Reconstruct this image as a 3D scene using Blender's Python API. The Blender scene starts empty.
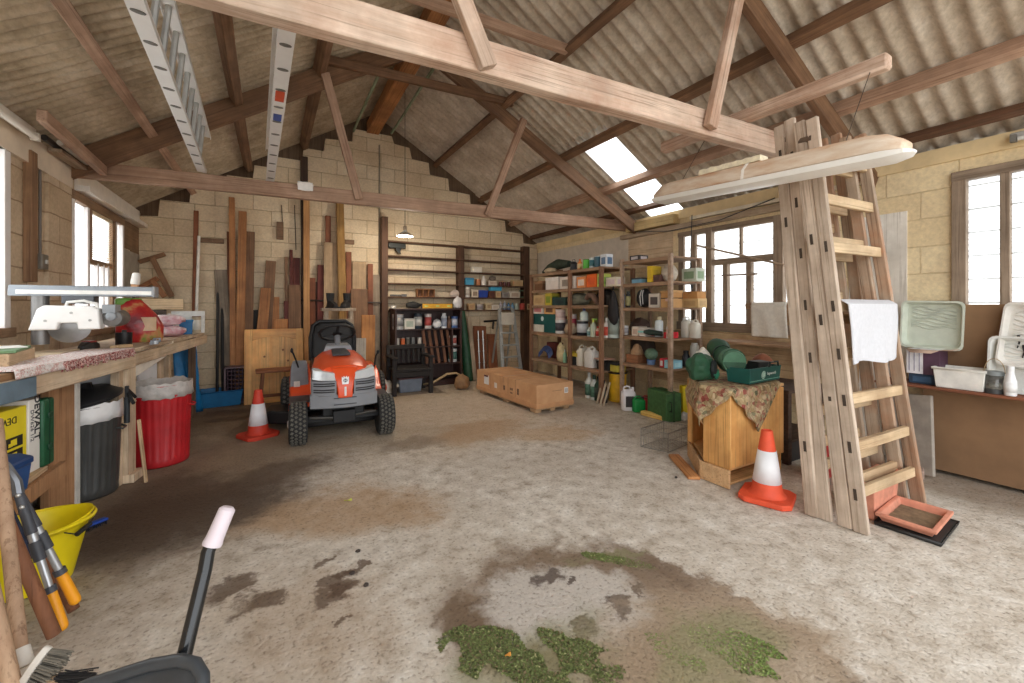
import bpy, bmesh, math, random
from mathutils import Vector, Matrix, Euler, noise as mnoise
random.seed(7)
PI = math.pi
SC = bpy.context.scene
COL = SC.collection

# ---------------------------------------------------------------- camera
EYE = 1.3
FPX = 420.0
YAW = math.atan2(240, FPX)
cam_d = bpy.data.cameras.new('camera')
cam = bpy.data.objects.new('camera', cam_d)
COL.objects.link(cam)
cam.location = (0, 0, EYE)
cam.rotation_euler = (PI/2, 0, -YAW)
cam_d.sensor_fit = 'HORIZONTAL'
cam_d.sensor_width = 36
cam_d.lens = FPX/1024*36
cam_d.shift_y = -(341.5-306)/1024
cam_d.clip_start = 0.05
SC.camera = cam

# ---------------------------------------------------------------- world, exposure
w = bpy.data.worlds.new('sky'); SC.world = w
w.use_nodes = True
_bg = w.node_tree.nodes['Background']
_bg.inputs[0].default_value = (0.93, 0.965, 1.0, 1)
_bg.inputs[1].default_value = 1.0
SC.view_settings.view_transform = 'Standard'
SC.view_settings.look = 'None'
SC.view_settings.gamma = 1
SC.view_settings.use_curve_mapping = False
SC.view_settings.exposure = 1.78
SC.cycles.max_bounces = 10
SC.cycles.diffuse_bounces = 8
SC.cycles.transmission_bounces = 6
SC.cycles.use_denoising = True
SC.cycles.sample_clamp_indirect = 6

def portal(name, loc, rot, sx, sy):          # helps the sampler find the daylight of a real opening; gives no light itself
    d = bpy.data.lights.new(name, 'AREA'); d.shape = 'RECTANGLE'; d.size = sx; d.size_y = sy
    d.cycles.is_portal = True
    o = bpy.data.objects.new(name, d); COL.objects.link(o); o.location = loc; o.rotation_euler = rot
portal('doorway_daylight', (1.55, -1.1, 1.75), (PI/2, 0, 0), 6.3, 3.6)

# ---------------------------------------------------------------- pixel -> place helpers (used to read positions off the photo)
_s, _c = math.sin(YAW), math.cos(YAW)
def ray(u, v):
    a = (u-512)/FPX
    return (_s+_c*a, _c-_s*a, (306-v)/FPX)
def onz(u, v, z=0.0):
    d = ray(u, v); t = (z-EYE)/d[2]; return Vector((d[0]*t, d[1]*t, z))
def onx(u, v, x):
    d = ray(u, v); t = x/d[0]; return Vector((x, d[1]*t, EYE+d[2]*t))
def ony(u, v, y):
    d = ray(u, v); t = y/d[1]; return Vector((d[0]*t, y, EYE+d[2]*t))
def onf(u, v, f):
    d = ray(u, v); return Vector((d[0]*f, d[1]*f, EYE+d[2]*f))

# ---------------------------------------------------------------- materials
def lin(c):
    r = []
    for x in c[:3]:
        x = x/255.0
        r.append(x/12.92 if x <= .04045 else ((x+.055)/1.055)**2.4)
    return (r[0], r[1], r[2], 1)
_mats = {}
class NT:
    def __init__(s, name):
        s.m = bpy.data.materials.new(name); s.m.use_nodes = True
        s.t = s.m.node_tree; s.b = s.t.nodes['Principled BSDF']
    def n(s, typ, **kw):
        x = s.t.nodes.new(typ)
        for k, v in kw.items():
            if k.startswith('i_'):
                k = k[2:]; x.inputs[int(k) if k.isdigit() else k].default_value = v
            else: setattr(x, k, v)
        return x
    def l(s, a, ao, b, bi): s.t.links.new(a.outputs[ao], b.inputs[bi])
    def coord(s, scale=(1,1,1), rot=(0,0,0), loc=(0,0,0)):
        tc = s.n('ShaderNodeTexCoord'); mp = s.n('ShaderNodeMapping')
        mp.inputs['Scale'].default_value = scale; mp.inputs['Rotation'].default_value = rot; mp.inputs['Location'].default_value = loc
        s.l(tc, 'Object', mp, 'Vector'); return mp
    def noise(s, mp, scale, detail=4, rough=.55):
        x = s.n('ShaderNodeTexNoise'); x.inputs['Scale'].default_value = scale
        x.inputs['Detail'].default_value = detail; x.inputs['Roughness'].default_value = rough
        s.l(mp, 0, x, 'Vector'); return x
    def ramp(s, src, so, stops):
        r = s.n('ShaderNodeValToRGB'); e = r.color_ramp.elements
        while len(e) > 1: e.remove(e[-1])
        e[0].position, e[0].color = stops[0]
        for p, c in stops[1:]:
            k = e.new(p); k.color = c
        s.l(src, so, r, 0); return r
    def mix(s, fac, a, b, mode='MIX', f=None):
        x = s.n('ShaderNodeMixRGB'); x.blend_type = mode
        if f is not None: x.inputs[0].default_value = f
        else: s.t.links.new(fac, x.inputs[0])
        for i, q in ((1, a), (2, b)):
            if isinstance(q, tuple): x.inputs[i].default_value = q
            else: s.t.links.new(q, x.inputs[i])
        return x.outputs[0]
    def math(s, op, a, b=None, clamp=False):
        x = s.n('ShaderNodeMath'); x.operation = op; x.use_clamp = clamp
        for i, q in ((0, a), (1, b)):
            if q is None: continue
            if isinstance(q, (int, float)): x.inputs[i].default_value = q
            else: s.t.links.new(q, x.inputs[i])
        return x.outputs[0]
    def bump(s, h, strength=.3, dist=.01):
        b = s.n('ShaderNodeBump'); b.inputs['Strength'].default_value = strength; b.inputs['Distance'].default_value = dist
        s.t.links.new(h, b.inputs['Height']); s.l(b, 0, s.b, 'Normal')
    def base(s, o): s.t.links.new(o, s.b.inputs['Base Color'])

def M(col, rough=.55, metal=0.0, var=.16, sc=9.0, bump=0.0, spec=None, alpha=None, trans=0.0):
    """plain paint / plastic / metal with a little blotchy variation"""
    key = ('M', col, rough, metal, var, sc, bump, trans, spec)
    if key in _mats: return _mats[key]
    n = NT('paint_%d_%d_%d' % tuple(int(x) for x in col[:3]))
    c = lin(col); mp = n.coord()
    nz = n.noise(mp, sc, 5, .6)
    lo = tuple(x*(1-var) for x in c[:3])+(1,); hi = tuple(min(1, x*(1+var)) for x in c[:3])+(1,)
    r = n.ramp(nz, 'Fac', [(.3, lo), (.7, hi)])
    n.base(r.outputs[0])
    n.b.inputs['Roughness'].default_value = rough; n.b.inputs['Metallic'].default_value = metal
    if spec is not None: n.b.inputs['Specular IOR Level'].default_value = spec
    if trans: n.b.inputs['Transmission Weight'].default_value = trans
    if bump:
        n2 = n.noise(mp, sc*6, 4, .6); n.bump(n2.outputs['Fac'], bump, .004)
    _mats[key] = n.m; return n.m

def wood(c1, c2, axis='X', sc=1.0, rough=.72, dirt=None, dirt_amt=.45, bump=.25):
    """grain stretched along the local axis; dirt = (rgb) stains in blotches"""
    key = ('W', c1, c2, axis, sc, dirt, dirt_amt)
    if key in _mats: return _mats[key]
    n = NT('wood_%s_%d_%d_%d' % ((axis,)+tuple(c1)))
    st = {'X': (1.2, 22, 22), 'Y': (22, 1.2, 22), 'Z': (22, 22, 1.2)}[axis]
    oi = n.n('ShaderNodeObjectInfo')
    tc = n.n('ShaderNodeTexCoord'); ad = n.n('ShaderNodeVectorMath', operation='ADD')
    ml = n.n('ShaderNodeVectorMath', operation='SCALE'); ml.inputs['Scale'].default_value = 1
    cb = n.n('ShaderNodeCombineXYZ')
    rr = n.math('MULTIPLY', oi.outputs['Random'], 37.0)
    for i in range(3): n.t.links.new(rr, cb.inputs[i])
    n.l(tc, 'Object', ad, 0); n.l(cb, 0, ad, 1)
    mp = n.n('ShaderNodeMapping'); mp.inputs['Scale'].default_value = tuple(x*sc for x in st)
    n.l(ad, 0, mp, 0)
    g = n.noise(mp, 1.6, 7, .62)
    r = n.ramp(g, 'Fac', [(.28, lin(c1)), (.72, lin(c2))])
    col = r.outputs[0]
    mp2 = n.n('ShaderNodeMapping'); n.l(ad, 0, mp2, 0)
    b = n.noise(mp2, 3.2, 5, .6)
    v = n.ramp(b, 'Fac', [(.32, (.66, .63, .60, 1)), (.68, (1.16, 1.14, 1.12, 1))])
    col = n.mix(None, col, v.outputs[0], 'MULTIPLY', .85)
    if dirt:
        k = n.noise(mp2, 1.7, 6, .68)
        kr = n.ramp(k, 'Fac', [(.5-.06, (0, 0, 0, 1)), (.62, (1, 1, 1, 1))])
        f = n.math('MULTIPLY', kr.outputs[0], dirt_amt)
        col = n.mix(f, col, lin(dirt))
    st2 = {'X': (.9, 60, 60), 'Y': (60, .9, 60), 'Z': (60, 60, .9)}[axis]
    mp3 = n.n('ShaderNodeMapping'); mp3.inputs['Scale'].default_value = tuple(x*sc for x in st2); n.l(ad, 0, mp3, 0)
    s_ = n.noise(mp3, 1.3, 4, .7); sr = n.ramp(s_, 'Fac', [(.36, (.55,.5,.46,1)), (.46, (1,1,1,1)), (.62, (1,1,1,1)), (.7, (1.14,1.12,1.1,1))])
    col = n.mix(None, col, sr.outputs[0], 'MULTIPLY', .8)
    n.base(col); n.b.inputs['Roughness'].default_value = rough
    if bump: n.bump(g.outputs['Fac'], bump*1.6, .005)
    _mats[key] = n.m; return n.m

# ---------------------------------------------------------------- mesh building
def rotm(rx=0, ry=0, rz=0): return Euler((rx, ry, rz)).to_matrix()
class MB:
    def __init__(s): s.v = []; s.f = []
    def add(s, vs, fs, T=None):
        o = len(s.v)
        for p in vs:
            p = Vector(p)
            if T is not None: p = T @ p
            s.v.append(p)
        for q in fs: s.f.append(tuple(i+o for i in q))
        return s
    def bx(s, x0, x1, y0, y1, z0, z1, T=None):
        vs = [(x, y, z) for x in (x0, x1) for y in (y0, y1) for z in (z0, z1)]
        return s.add(vs, [(0,1,3,2), (4,6,7,5), (0,4,5,1), (2,3,7,6), (0,2,6,4), (1,5,7,3)], T)
    def box(s, c, sz, rot=None, T=None):
        x, y, z = (q/2 for q in sz)
        m = Matrix.Translation(c)
        if rot: m = m @ rotm(*rot).to_4x4()
        return s.bx(-x, x, -y, y, -z, z, m if T is None else T @ m)
    def bar(s, p0, p1, a, b, up=(0,0,1), ext=0):
        p0 = Vector(p0); p1 = Vector(p1); d = (p1-p0); L = d.length; d.normalize()
        up = Vector(up)
        if abs(d.dot(up)) > .98: up = Vector((0,1,0))
        sd = d.cross(up).normalized(); u = sd.cross(d).normalized()
        m = Matrix(((d.x, sd.x, u.x, p0.x), (d.y, sd.y, u.y, p0.y), (d.z, sd.z, u.z, p0.z), (0,0,0,1)))
        return s.bx(-ext, L+ext, -a/2, a/2, -b/2, b/2, m)
    def tube(s, pts, r, n=8, cap=True):
        pts = [Vector(p) for p in pts]; k = len(pts)
        rs = r if isinstance(r, (list, tuple)) else [r]*k
        o = len(s.v); ref = None
        for i, p in enumerate(pts):
            d = (pts[min(i+1, k-1)]-pts[max(i-1, 0)])
            if d.length < 1e-9: d = Vector((0,0,1))
            d.normalize()
            if ref is None:
                ref = Vector((0,0,1)) if abs(d.z) < .9 else Vector((1,0,0))
            a = d.cross(ref).normalized(); b = a.cross(d).normalized(); ref = b
            for j in range(n):
                t = 2*PI*j/n
                s.v.append(p+(a*math.cos(t)+b*math.sin(t))*rs[i])
        for i in range(k-1):
            for j in range(n):
                j2 = (j+1) % n
                s.f.append((o+i*n+j, o+i*n+j2, o+(i+1)*n+j2, o+(i+1)*n+j))
        if cap:
            s.f.append(tuple(o+j for j in reversed(range(n)))); s.f.append(tuple(o+(k-1)*n+j for j in range(n)))
        return s
    def lathe(s, prof, n=16, T=None, cap0=True, cap1=True, sx=1, sy=1):
        o = len(s.v); k = len(prof)
        for r, z in prof:
            for j in range(n):
                t = 2*PI*j/n; p = Vector((r*math.cos(t)*sx, r*math.sin(t)*sy, z))
                s.v.append(T @ p if T is not None else p)
        for i in range(k-1):
            for j in range(n):
                j2 = (j+1) % n
                s.f.append((o+i*n+j, o+i*n+j2, o+(i+1)*n+j2, o+(i+1)*n+j))
        if cap0: s.f.append(tuple(o+j for j in reversed(range(n))))
        if cap1: s.f.append(tuple(o+(k-1)*n+j for j in range(n)))
        return s
    def loft(s, rings, cap=True, closed=True):
        o = len(s.v); n = len(rings[0]); k = len(rings)
        for r in rings: s.v.extend(Vector(p) for p in r)
        for i in range(k-1):
            for j in range(n if closed else n-1):
                j2 = (j+1) % n
                s.f.append((o+i*n+j, o+i*n+j2, o+(i+1)*n+j2, o+(i+1)*n+j))
        if cap and closed:
            s.f.append(tuple(o+j for j in reversed(range(n)))); s.f.append(tuple(o+(k-1)*n+j for j in range(n)))
        return s
    def prism(s, poly, d0, d1, plane='xz', T=None):
        n = len(poly); vs = []
        for d in (d0, d1):
            for a, b in poly:
                vs.append({'xz': (a, d, b), 'yz': (d, a, b), 'xy': (a, b, d)}[plane])
        fs = [tuple(range(n)), tuple(reversed(range(n, 2*n)))]+[(i, i+n, (i+1) % n+n, (i+1) % n) for i in range(n)]
        return s.add(vs, fs, T)
    def grid(s, fn, nu, nv, T=None):
        vs = [fn(i/nu, j/nv) for i in range(nu+1) for j in range(nv+1)]
        fs = [(i*(nv+1)+j, (i+1)*(nv+1)+j, (i+1)*(nv+1)+j+1, i*(nv+1)+j+1) for i in range(nu) for j in range(nv)]
        return s.add(vs, fs, T)
    def ball(s, c, r, n=12, k=8, jit=0, seed=0):
        rx, ry, rz = r if isinstance(r, (tuple, list)) else (r, r, r)
        c = Vector(c); rings = []
        for i in range(k+1):
            ph = PI*(.02+.96*i/k); ring = []
            for j in range(n):
                t = 2*PI*j/n
                d = Vector((math.sin(ph)*math.cos(t), math.sin(ph)*math.sin(t), -math.cos(ph)))
                q = 1+(jit*mnoise.noise(d*2.3+Vector((seed, seed*.7, 3))) if jit else 0)
                ring.append(c+Vector((d.x*rx, d.y*ry, d.z*rz))*q)
            rings.append(ring)
        return s.loft(rings)

def mk(name, mb, m, parent=None, T=None, bev=0, smooth=True, solid=0, seg=2, sub=0):
    me = bpy.data.meshes.new(name)
    me.from_pydata([tuple(p) for p in mb.v], [], mb.f); me.update()
    bm = bmesh.new(); bm.from_mesh(me); bmesh.ops.recalc_face_normals(bm, faces=bm.faces[:]); bm.to_mesh(me); bm.free()
    if smooth:
        me.shade_smooth(); me.set_sharp_from_angle(angle=math.radians(38))
    me.materials.append(m)
    o = bpy.data.objects.new(name, me); COL.objects.link(o)
    if parent is not None: o.parent = parent
    if T is not None: o.matrix_local = T
    if sub:
        q = o.modifiers.new('s', 'SUBSURF'); q.levels = sub; q.render_levels = sub
    if solid:
        q = o.modifiers.new('t', 'SOLIDIFY'); q.thickness = solid; q.offset = 0
    if bev:
        q = o.modifiers.new('b', 'BEVEL'); q.width = bev; q.segments = seg; q.limit_method = 'ANGLE'; q.angle_limit = math.radians(40)
    return o
def tag(o, label, cat, group=None, kind=None):
    o['label'] = label; o['category'] = cat
    if group: o['group'] = group
    if kind: o['kind'] = kind
    return o
def thing(name, label, cat, loc=(0,0,0), rz=0, group=None, rot=None):
    o = bpy.data.objects.new(name, None); COL.objects.link(o); o.empty_display_size = .05
    o.location = loc; o.rotation_euler = rot if rot else (0, 0, rz)
    return tag(o, label, cat, group)
def struct(name, mb, m, **k):
    parent = k.get('parent')
    o = mk(name, mb, m, **k)
    if parent is None: o['kind'] = 'structure'
    return o
def T3(loc, rot=(0,0,0)): return Matrix.Translation(loc) @ Euler(rot).to_matrix().to_4x4()
def beamT(p0, p1, up=(0,0,1)):
    p0 = Vector(p0); p1 = Vector(p1); d = p1-p0; L = d.length; d.normalize(); up = Vector(up)
    if abs(d.dot(up)) > .98: up = Vector((0,1,0))
    sd = d.cross(up).normalized(); u = sd.cross(d).normalized()
    return Matrix(((d.x, sd.x, u.x, p0.x), (d.y, sd.y, u.y, p0.y), (d.z, sd.z, u.z, p0.z), (0,0,0,1))), L
def beam(name, p0, p1, a, b, m, parent=None, up=(0,0,1), bev=.004, warp=.006, taper=1.0):
    """sawn timber: grain along local X, a = across, b = along 'up'; slightly uneven like old wood"""
    T, L = beamT(p0, p1, up); mb = MB(); k = max(2, int(L/.35)); sd = random.random()*50; rings = []
    for i in range(k+1):
        x = L*i/k; q = 1+(taper-1)*i/k
        dy = warp*mnoise.noise(Vector((x*1.1, sd, 0))); dz = warp*mnoise.noise(Vector((x*1.1, 7, sd)))
        rings.append([(x, dy-a/2*q, dz-b/2*q), (x, dy+a/2*q, dz-b/2*q), (x, dy+a/2*q, dz+b/2*q), (x, dy-a/2*q, dz+b/2*q)])
    mb.loft(rings)
    return mk(name, mb, m, parent, T, bev=bev, seg=1)
def text(s, size, m, parent, T, name='lettering', depth=.0008, spacing=1.0, bold=0.0):
    c = bpy.data.curves.new('t', 'FONT'); c.body = s; c.size = size; c.extrude = depth; c.align_x = 'CENTER'; c.align_y = 'CENTER'
    c.space_character = spacing; c.offset = bold; c.resolution_u = 2
    o = bpy.data.objects.new('t', c); COL.objects.link(o)
    dg = bpy.context.evaluated_depsgraph_get(); dg.update()
    me = bpy.data.meshes.new_from_object(o.evaluated_get(dg))
    bpy.data.objects.remove(o)
    me.materials.clear(); me.materials.append(m)
    q = bpy.data.objects.new(name, me); COL.objects.link(q); q.parent = parent; q.matrix_local = T
    return q
def facing(loc, nrm, roll=0):
    """matrix whose local +Z looks along nrm and +Y is up"""
    z = Vector(nrm).normalized(); x = Vector((0,0,1)).cross(z)
    if x.length < 1e-4: x = Vector((1,0,0))
    x.normalize(); y = z.cross(x)
    return Matrix(((x.x, y.x, z.x, loc[0]), (x.y, y.y, z.y, loc[1]), (x.z, y.z, z.z, loc[2]), (0,0,0,1))) @ Matrix.Rotation(roll, 4, 'Z')
# ================================================================ SETTING
LX, RX, BY, FY = -1.5, 4.65, 7.1, -1.0     # left, right, back wall faces; open front
RIDX, RIDZ = 1.5, 4.5
SL, SR = .627, .59                            # roof slopes
def roofz(x): return RIDZ-SR*(x-RIDX) if x > RIDX else RIDZ-SL*(RIDX-x)

# ---- floor
def floor_mat():
    n = NT('concrete_floor'); mp = n.coord()
    w1 = n.noise(mp, 1.6, 6, .6); w2 = n.noise(mp, 9, 6, .65); w3 = n.noise(mp, 60, 4, .6)
    sub = n.n('ShaderNodeVectorMath', operation='SUBTRACT'); n.l(w1, 'Color', sub, 0); sub.inputs[1].default_value = (.5,.5,.5)
    sc_ = n.n('ShaderNodeVectorMath', operation='SCALE'); n.l(sub, 0, sc_, 0); sc_.inputs['Scale'].default_value = .75
    sub2 = n.n('ShaderNodeVectorMath', operation='SUBTRACT'); n.l(w2, 'Color', sub2, 0); sub2.inputs[1].default_value = (.5,.5,.5)
    sc2 = n.n('ShaderNodeVectorMath', operation='SCALE'); n.l(sub2, 0, sc2, 0); sc2.inputs['Scale'].default_value = .28
    a1 = n.n('ShaderNodeVectorMath', operation='ADD'); n.l(mp, 0, a1, 0); n.l(sc_, 0, a1, 1)
    a2 = n.n('ShaderNodeVectorMath', operation='ADD'); n.l(a1, 0, a2, 0); n.l(sc2, 0, a2, 1)
    a3 = n.n('ShaderNodeVectorMath', operation='ADD'); n.l(mp, 0, a3, 0); n.l(sc2, 0, a3, 1)
    def patch(cx, cy, rx, ry, ang=0, soft=.5, src=a2):
        m = n.n('ShaderNodeMapping'); m.vector_type = 'TEXTURE'
        m.inputs['Location'].default_value = (cx, cy, 0); m.inputs['Rotation'].default_value = (0, 0, ang); m.inputs['Scale'].default_value = (rx, ry, 1e3)
        n.l(src, 0, m, 0)
        ln = n.n('ShaderNodeVectorMath', operation='LENGTH'); n.l(m, 0, ln, 0)
        r = n.n('ShaderNodeMapRange'); r.interpolation_type = 'SMOOTHSTEP'
        n.l(ln, 'Value', r, 0); r.inputs[1].default_value = 1+soft*.5; r.inputs[2].default_value = 1-soft*.5
        return r.outputs[0]
    col = n.ramp(w2, 'Fac', [(.30, lin((160,147,131))), (.45, lin((202,192,178))), (.58, lin((216,208,196))), (.72, lin((234,229,220)))]).outputs[0]
    big = n.ramp(w1, 'Fac', [(.38, (0,0,0,1)), (.6, (1,1,1,1))]).outputs[0]
    col = n.mix(n.math('MULTIPLY', big, .3), col, lin((172,154,132)))
    def lay(mask, c, k):
        nonlocal col
        col = n.mix(n.math('MULTIPLY', mask, k), col, lin(c))
    # dirty brown half along the workbench and the back
    lay(patch(-.75, 5.0, 1.35, 2.35, -.12, .7), (112,90,68), .88)
    lay(patch(-.3, 6.3, 1.9, .9, 0, .7), (112,92,70), .8)
    lay(patch(2.2, 6.5, 2.2, .75, 0, .7), (166,142,114), .6)
    lay(patch(2.0, 4.9, 2.3, 1.25, 0, .9), (198,176,146), .55)
    lay(patch(2.55, 3.5, .5, .22, -.3, .8), (196,158,112), .5)
    lay(patch(1.2, 4.2, .8, .35, -.2, .8), (158,138,114), .4)
    lay(patch(.40, 2.85, .62, .34, -.4, .7), (172,138,100), .7)
    lay(patch(-.45, 3.25, .55, .42, .2, .8), (74,58,44), .88)
    lay(patch(.0, 3.75, .45, .22, .2, .8), (92,73,56), .7)
    lay(patch(-.6, 3.6, .3, .5, .2, .8), (84,64,48), .75)
    lay(patch(1.9, 4.0, .5, .35, .2, .7), (176,138,96), .55)
    lay(patch(1.1, 3.9, .35, .2, .2, .7), (120,100,80), .5)
    lay(patch(.1, 1.9, .3, .35, .6, .8), (170,144,116), .4)
    # small oil drips
    for u, v, r in ((335,578,.07),(350,570,.05),(330,594,.08),(343,585,.06),(322,563,.04),(362,562,.035),(335,615,.03),(232,588,.11),(262,598,.1)):
        p = onz(u, v); lay(patch(p.x, p.y, r*1.05, r*.75, .4, .5, a3), (92,70,52), .8)
    # the ring round the old drain: dark rim, pale middle
    q = onz(565, 612); s1 = onz(440, 580); 
    lay(patch(1.13, 1.50, .60, .40, -.52, .5), (122,100,78), .92)
    lay(patch(.78, 1.68, .20, .14, .4, .5), (112,92,72), .8)
    lay(patch(1.13, 1.50, .37, .25, -.52, .35, a3), (196,188,178), .9)
    for u, v, r in ((548,575,.075),(618,603,.06),(583,628,.055),(570,580,.03),(640,590,.04)):
        p = onz(u, v); lay(patch(p.x, p.y, r, r*.8, .4, .6, a3), (78,62,52), .85)
    # worn dirt strip running to the lower right
    a = onz(640, 560); b = onz(870, 690); c = (a+b)/2
    lay(patch(c.x, c.y, (b-a).length*.66, .085, math.atan2(b.y-a.y, b.x-a.x), .8, a2), (116,94,74), .85)
    p = onz(720, 650); lay(patch(p.x, p.y, .55, .3, -.6, .6), (164,144,120), .8)
    lay(patch(1.25, .95, .45, .3, 0, .6), (150,130,106), .7)
    p = onz(960, 480); lay(patch(p.x, p.y, .5, .6, .2, .7), (140,120,98), .7)
    # damp grey-green under the moss
    for u, v, rx, ry, an in ((525,655,.3,.17,.25),(715,648,.2,.15,-.5),(615,560,.22,.03,-.5)):
        p = onz(u, v); lay(patch(p.x, p.y, rx*1.05, ry*1.05, an, .8), (132,130,92), .6)
    sp = n.ramp(w3, 'Fac', [(.33, (.5,.47,.44,1)), (.44, (.96,.96,.95,1)), (.6, (1.02,1.02,1.02,1)), (.7, (1.2,1.19,1.18,1))]).outputs[0]
    col = n.mix(None, col, sp, 'MULTIPLY', .8)
    n.base(col); n.b.inputs['Roughness'].default_value = .85
    wv = n.n('ShaderNodeTexWave'); wv.wave_type = 'BANDS'; wv.bands_direction = 'DIAGONAL'
    wv.inputs['Scale'].default_value = 9; wv.inputs['Distortion'].default_value = 5; wv.inputs['Detail'].default_value = 3
    n.l(mp, 0, wv, 0)
    h = n.math('ADD', n.math('MULTIPLY', w2.outputs['Fac'], .7), n.math('ADD', n.math('MULTIPLY', w3.outputs['Fac'], .6), n.math('MULTIPLY', wv.outputs['Fac'], .06)))
    n.bump(h, .75, .012)
    return n.m
mb = MB(); mb.grid(lambda u, v: (-2.2+7.6*u, -3+10.6*v, .006*mnoise.noise(Vector((u*9, v*12, 0)))-.004), 40, 56)
struct('floor', mb, floor_mat())
mb = MB(); mb.bx(-25, 30, -30, -3.0, -.06, -.005)
struct('floor_yard', mb, M((190,182,170), .9, var=.1))  # unseen ground outside, added to bounce daylight into the room

def moss_mat(col):
    n = NT('moss'); mp = n.coord(); a = n.noise(mp, 70, 3, .6); r = n.ramp(a, 'Fac', [(.30, lin((150,124,96))), (.44, lin(tuple(q*.8 for q in col))), (.6, lin(col)), (.72, lin((196,186,140)))])
    n.base(r.outputs[0]); n.b.inputs['Roughness'].default_value = .95; return n.m
# moss patches: uncountable tufts
def moss(u, v, rx, ry, an, nn, col, name, label, seed):
    rnd = random.Random(seed); c = onz(u, v); mb = MB()
    for k in range(nn):
        r = math.sqrt(rnd.random()); t = rnd.random()*2*PI
        x, y = r*rx*math.cos(t), r*ry*math.sin(t)
        px, py = x*math.cos(an)-y*math.sin(an), x*math.sin(an)+y*math.cos(an)
        if mnoise.noise(Vector((px*9+seed, py*9, 0))) < -.22+.5*(r-.6): continue
        s = .003+.006*rnd.random(); a = rnd.random()*PI
        for b in (a, a+PI/2):
            dx, dy = math.cos(b)*s, math.sin(b)*s
            mb.add([(px-dx, py-dy, 0), (px+dx, py+dy, 0), (px+dx*.4+rnd.uniform(-s, s), py+dy*.4+rnd.uniform(-s, s), s*.55)], [(0,1,2)])
    o = mk(name, mb, moss_mat(col), None, Matrix.Translation((c.x, c.y, -.004)), smooth=False)
    return tag(o, label, 'moss', kind='stuff')
moss(530, 656, .36, .15, -.75, 9000, (118,128,74), 'moss', 'green moss growing on concrete at the bottom edge left of the pale ring', 1)
moss(715, 648, .25, .13, -.75, 5200, (138,158,86), 'moss', 'bright green moss growing on concrete right of the pale ring', 2)
moss(618, 560, .24, .035, -.85, 2000, (128,140,80), 'moss', 'thin strip of moss along the far rim of the pale ring', 3)

# ---- block walls
def block_mat(name, c1, c2, mort, plane, stain=(120,98,74), st=.5, paint=None):
    n = NT(name)
    mp = n.coord(rot={'xz': (PI/2, 0, 0), 'yz': (PI/2, 0, 0)}[plane])
    tc = n.n('ShaderNodeTexCoord'); sx = n.n('ShaderNodeSeparateXYZ'); n.l(tc, 'Object', sx, 0)
    cb = n.n('ShaderNodeCombineXYZ'); n.l(sx, 0 if plane == 'xz' else 1, cb, 0); n.l(sx, 2, cb, 1)
    nz = n.noise(mp, 5, 5, .6)
    ds = n.n('ShaderNodeVectorMath', operation='SCALE'); n.l(nz, 'Color', ds, 0); ds.inputs['Scale'].default_value = .022
    ad = n.n('ShaderNodeVectorMath', operation='ADD'); n.l(cb, 0, ad, 0); n.l(ds, 0, ad, 1)
    br = n.n('ShaderNodeTexBrick'); n.l(ad, 0, br, 0)
    br.inputs['Scale'].default_value = 1; br.inputs['Brick Width'].default_value = .45; br.inputs['Row Height'].default_value = .225
    br.inputs['Mortar Size'].default_value = .006; br.inputs['Mortar Smooth'].default_value = .4
    br.inputs['Color1'].default_value = lin(c1); br.inputs['Color2'].default_value = lin(c2); br.inputs['Mortar'].default_value = lin(mort)
    col = br.outputs['Color']
    big = n.noise(mp, 2.0, 6, .65); r = n.ramp(big, 'Fac', [(.42, (0,0,0,1)), (.66, (1,1,1,1))])
    col = n.mix(n.math('MULTIPLY', r.outputs[0], st), col, lin(stain))
    fine = n.noise(mp, 38, 5, .65); fr = n.ramp(fine, 'Fac', [(.3, (.8,.79,.78,1)), (.7, (1.1,1.1,1.1,1))])
    col = n.mix(None, col, fr.outputs[0], 'MULTIPLY', .8)
    n.base(col); n.b.inputs['Roughness'].default_value = .9
    h = n.math('ADD', n.math('MULTIPLY', br.outputs['Fac'], -1.0), n.math('MULTIPLY', fine.outputs['Fac'], .35))
    n.bump(h, .7, .012)
    return n.m
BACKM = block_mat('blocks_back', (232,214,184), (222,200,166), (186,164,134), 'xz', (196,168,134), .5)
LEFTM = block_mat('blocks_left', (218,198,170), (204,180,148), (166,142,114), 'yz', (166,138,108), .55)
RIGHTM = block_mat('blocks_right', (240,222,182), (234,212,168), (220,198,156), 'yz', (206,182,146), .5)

# back wall: stepped block gable in front of a dark sheet added to keep sky light out
mb = MB()
stp = [(4.77, 2.52), (4.32, 2.54), (4.30, 2.72), (3.92, 2.74), (3.90, 2.94), (3.52, 2.96), (3.50, 3.14), (3.18, 3.16), (3.16, 3.35), (2.76, 3.37), (2.74, 3.58), (2.40, 3.6), (2.38, 3.80), (2.08, 3.82),
       (2.04, 4.0), (1.78, 4.02), (1.74, 4.14), (1.14, 4.14), (1.12, 3.93), (.72, 3.9), (.70, 3.7), (.42, 3.7), (.40, 3.5), (.05, 3.5), (.03, 3.33), (-.22, 3.33), (-.24, 3.14), (-.55, 3.14),
       (-.57, 2.92), (-.95, 2.92), (-.97, 2.7), (-1.28, 2.7), (-1.3, 2.48), (-1.62, 2.46)]
wall = [(-1.62, 0), (4.77, 0)]+stp
mb.prism(wall, BY, BY+.11, 'xz')
struct('wall_back', mb, BACKM, smooth=False)
mb = MB(); mb.prism([(-1.62, 0), (4.77, 0), (4.77, roofz(4.77)+.012), (RIDX, RIDZ+.012), (-1.62, roofz(-1.62)+.012)], BY+.12, BY+.16, 'xz')
struct('wall_back_sky_block', mb, wood((104,84,66),(136,112,88),'Z'))  # added behind the steps so no sky light shows through the gap

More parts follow.
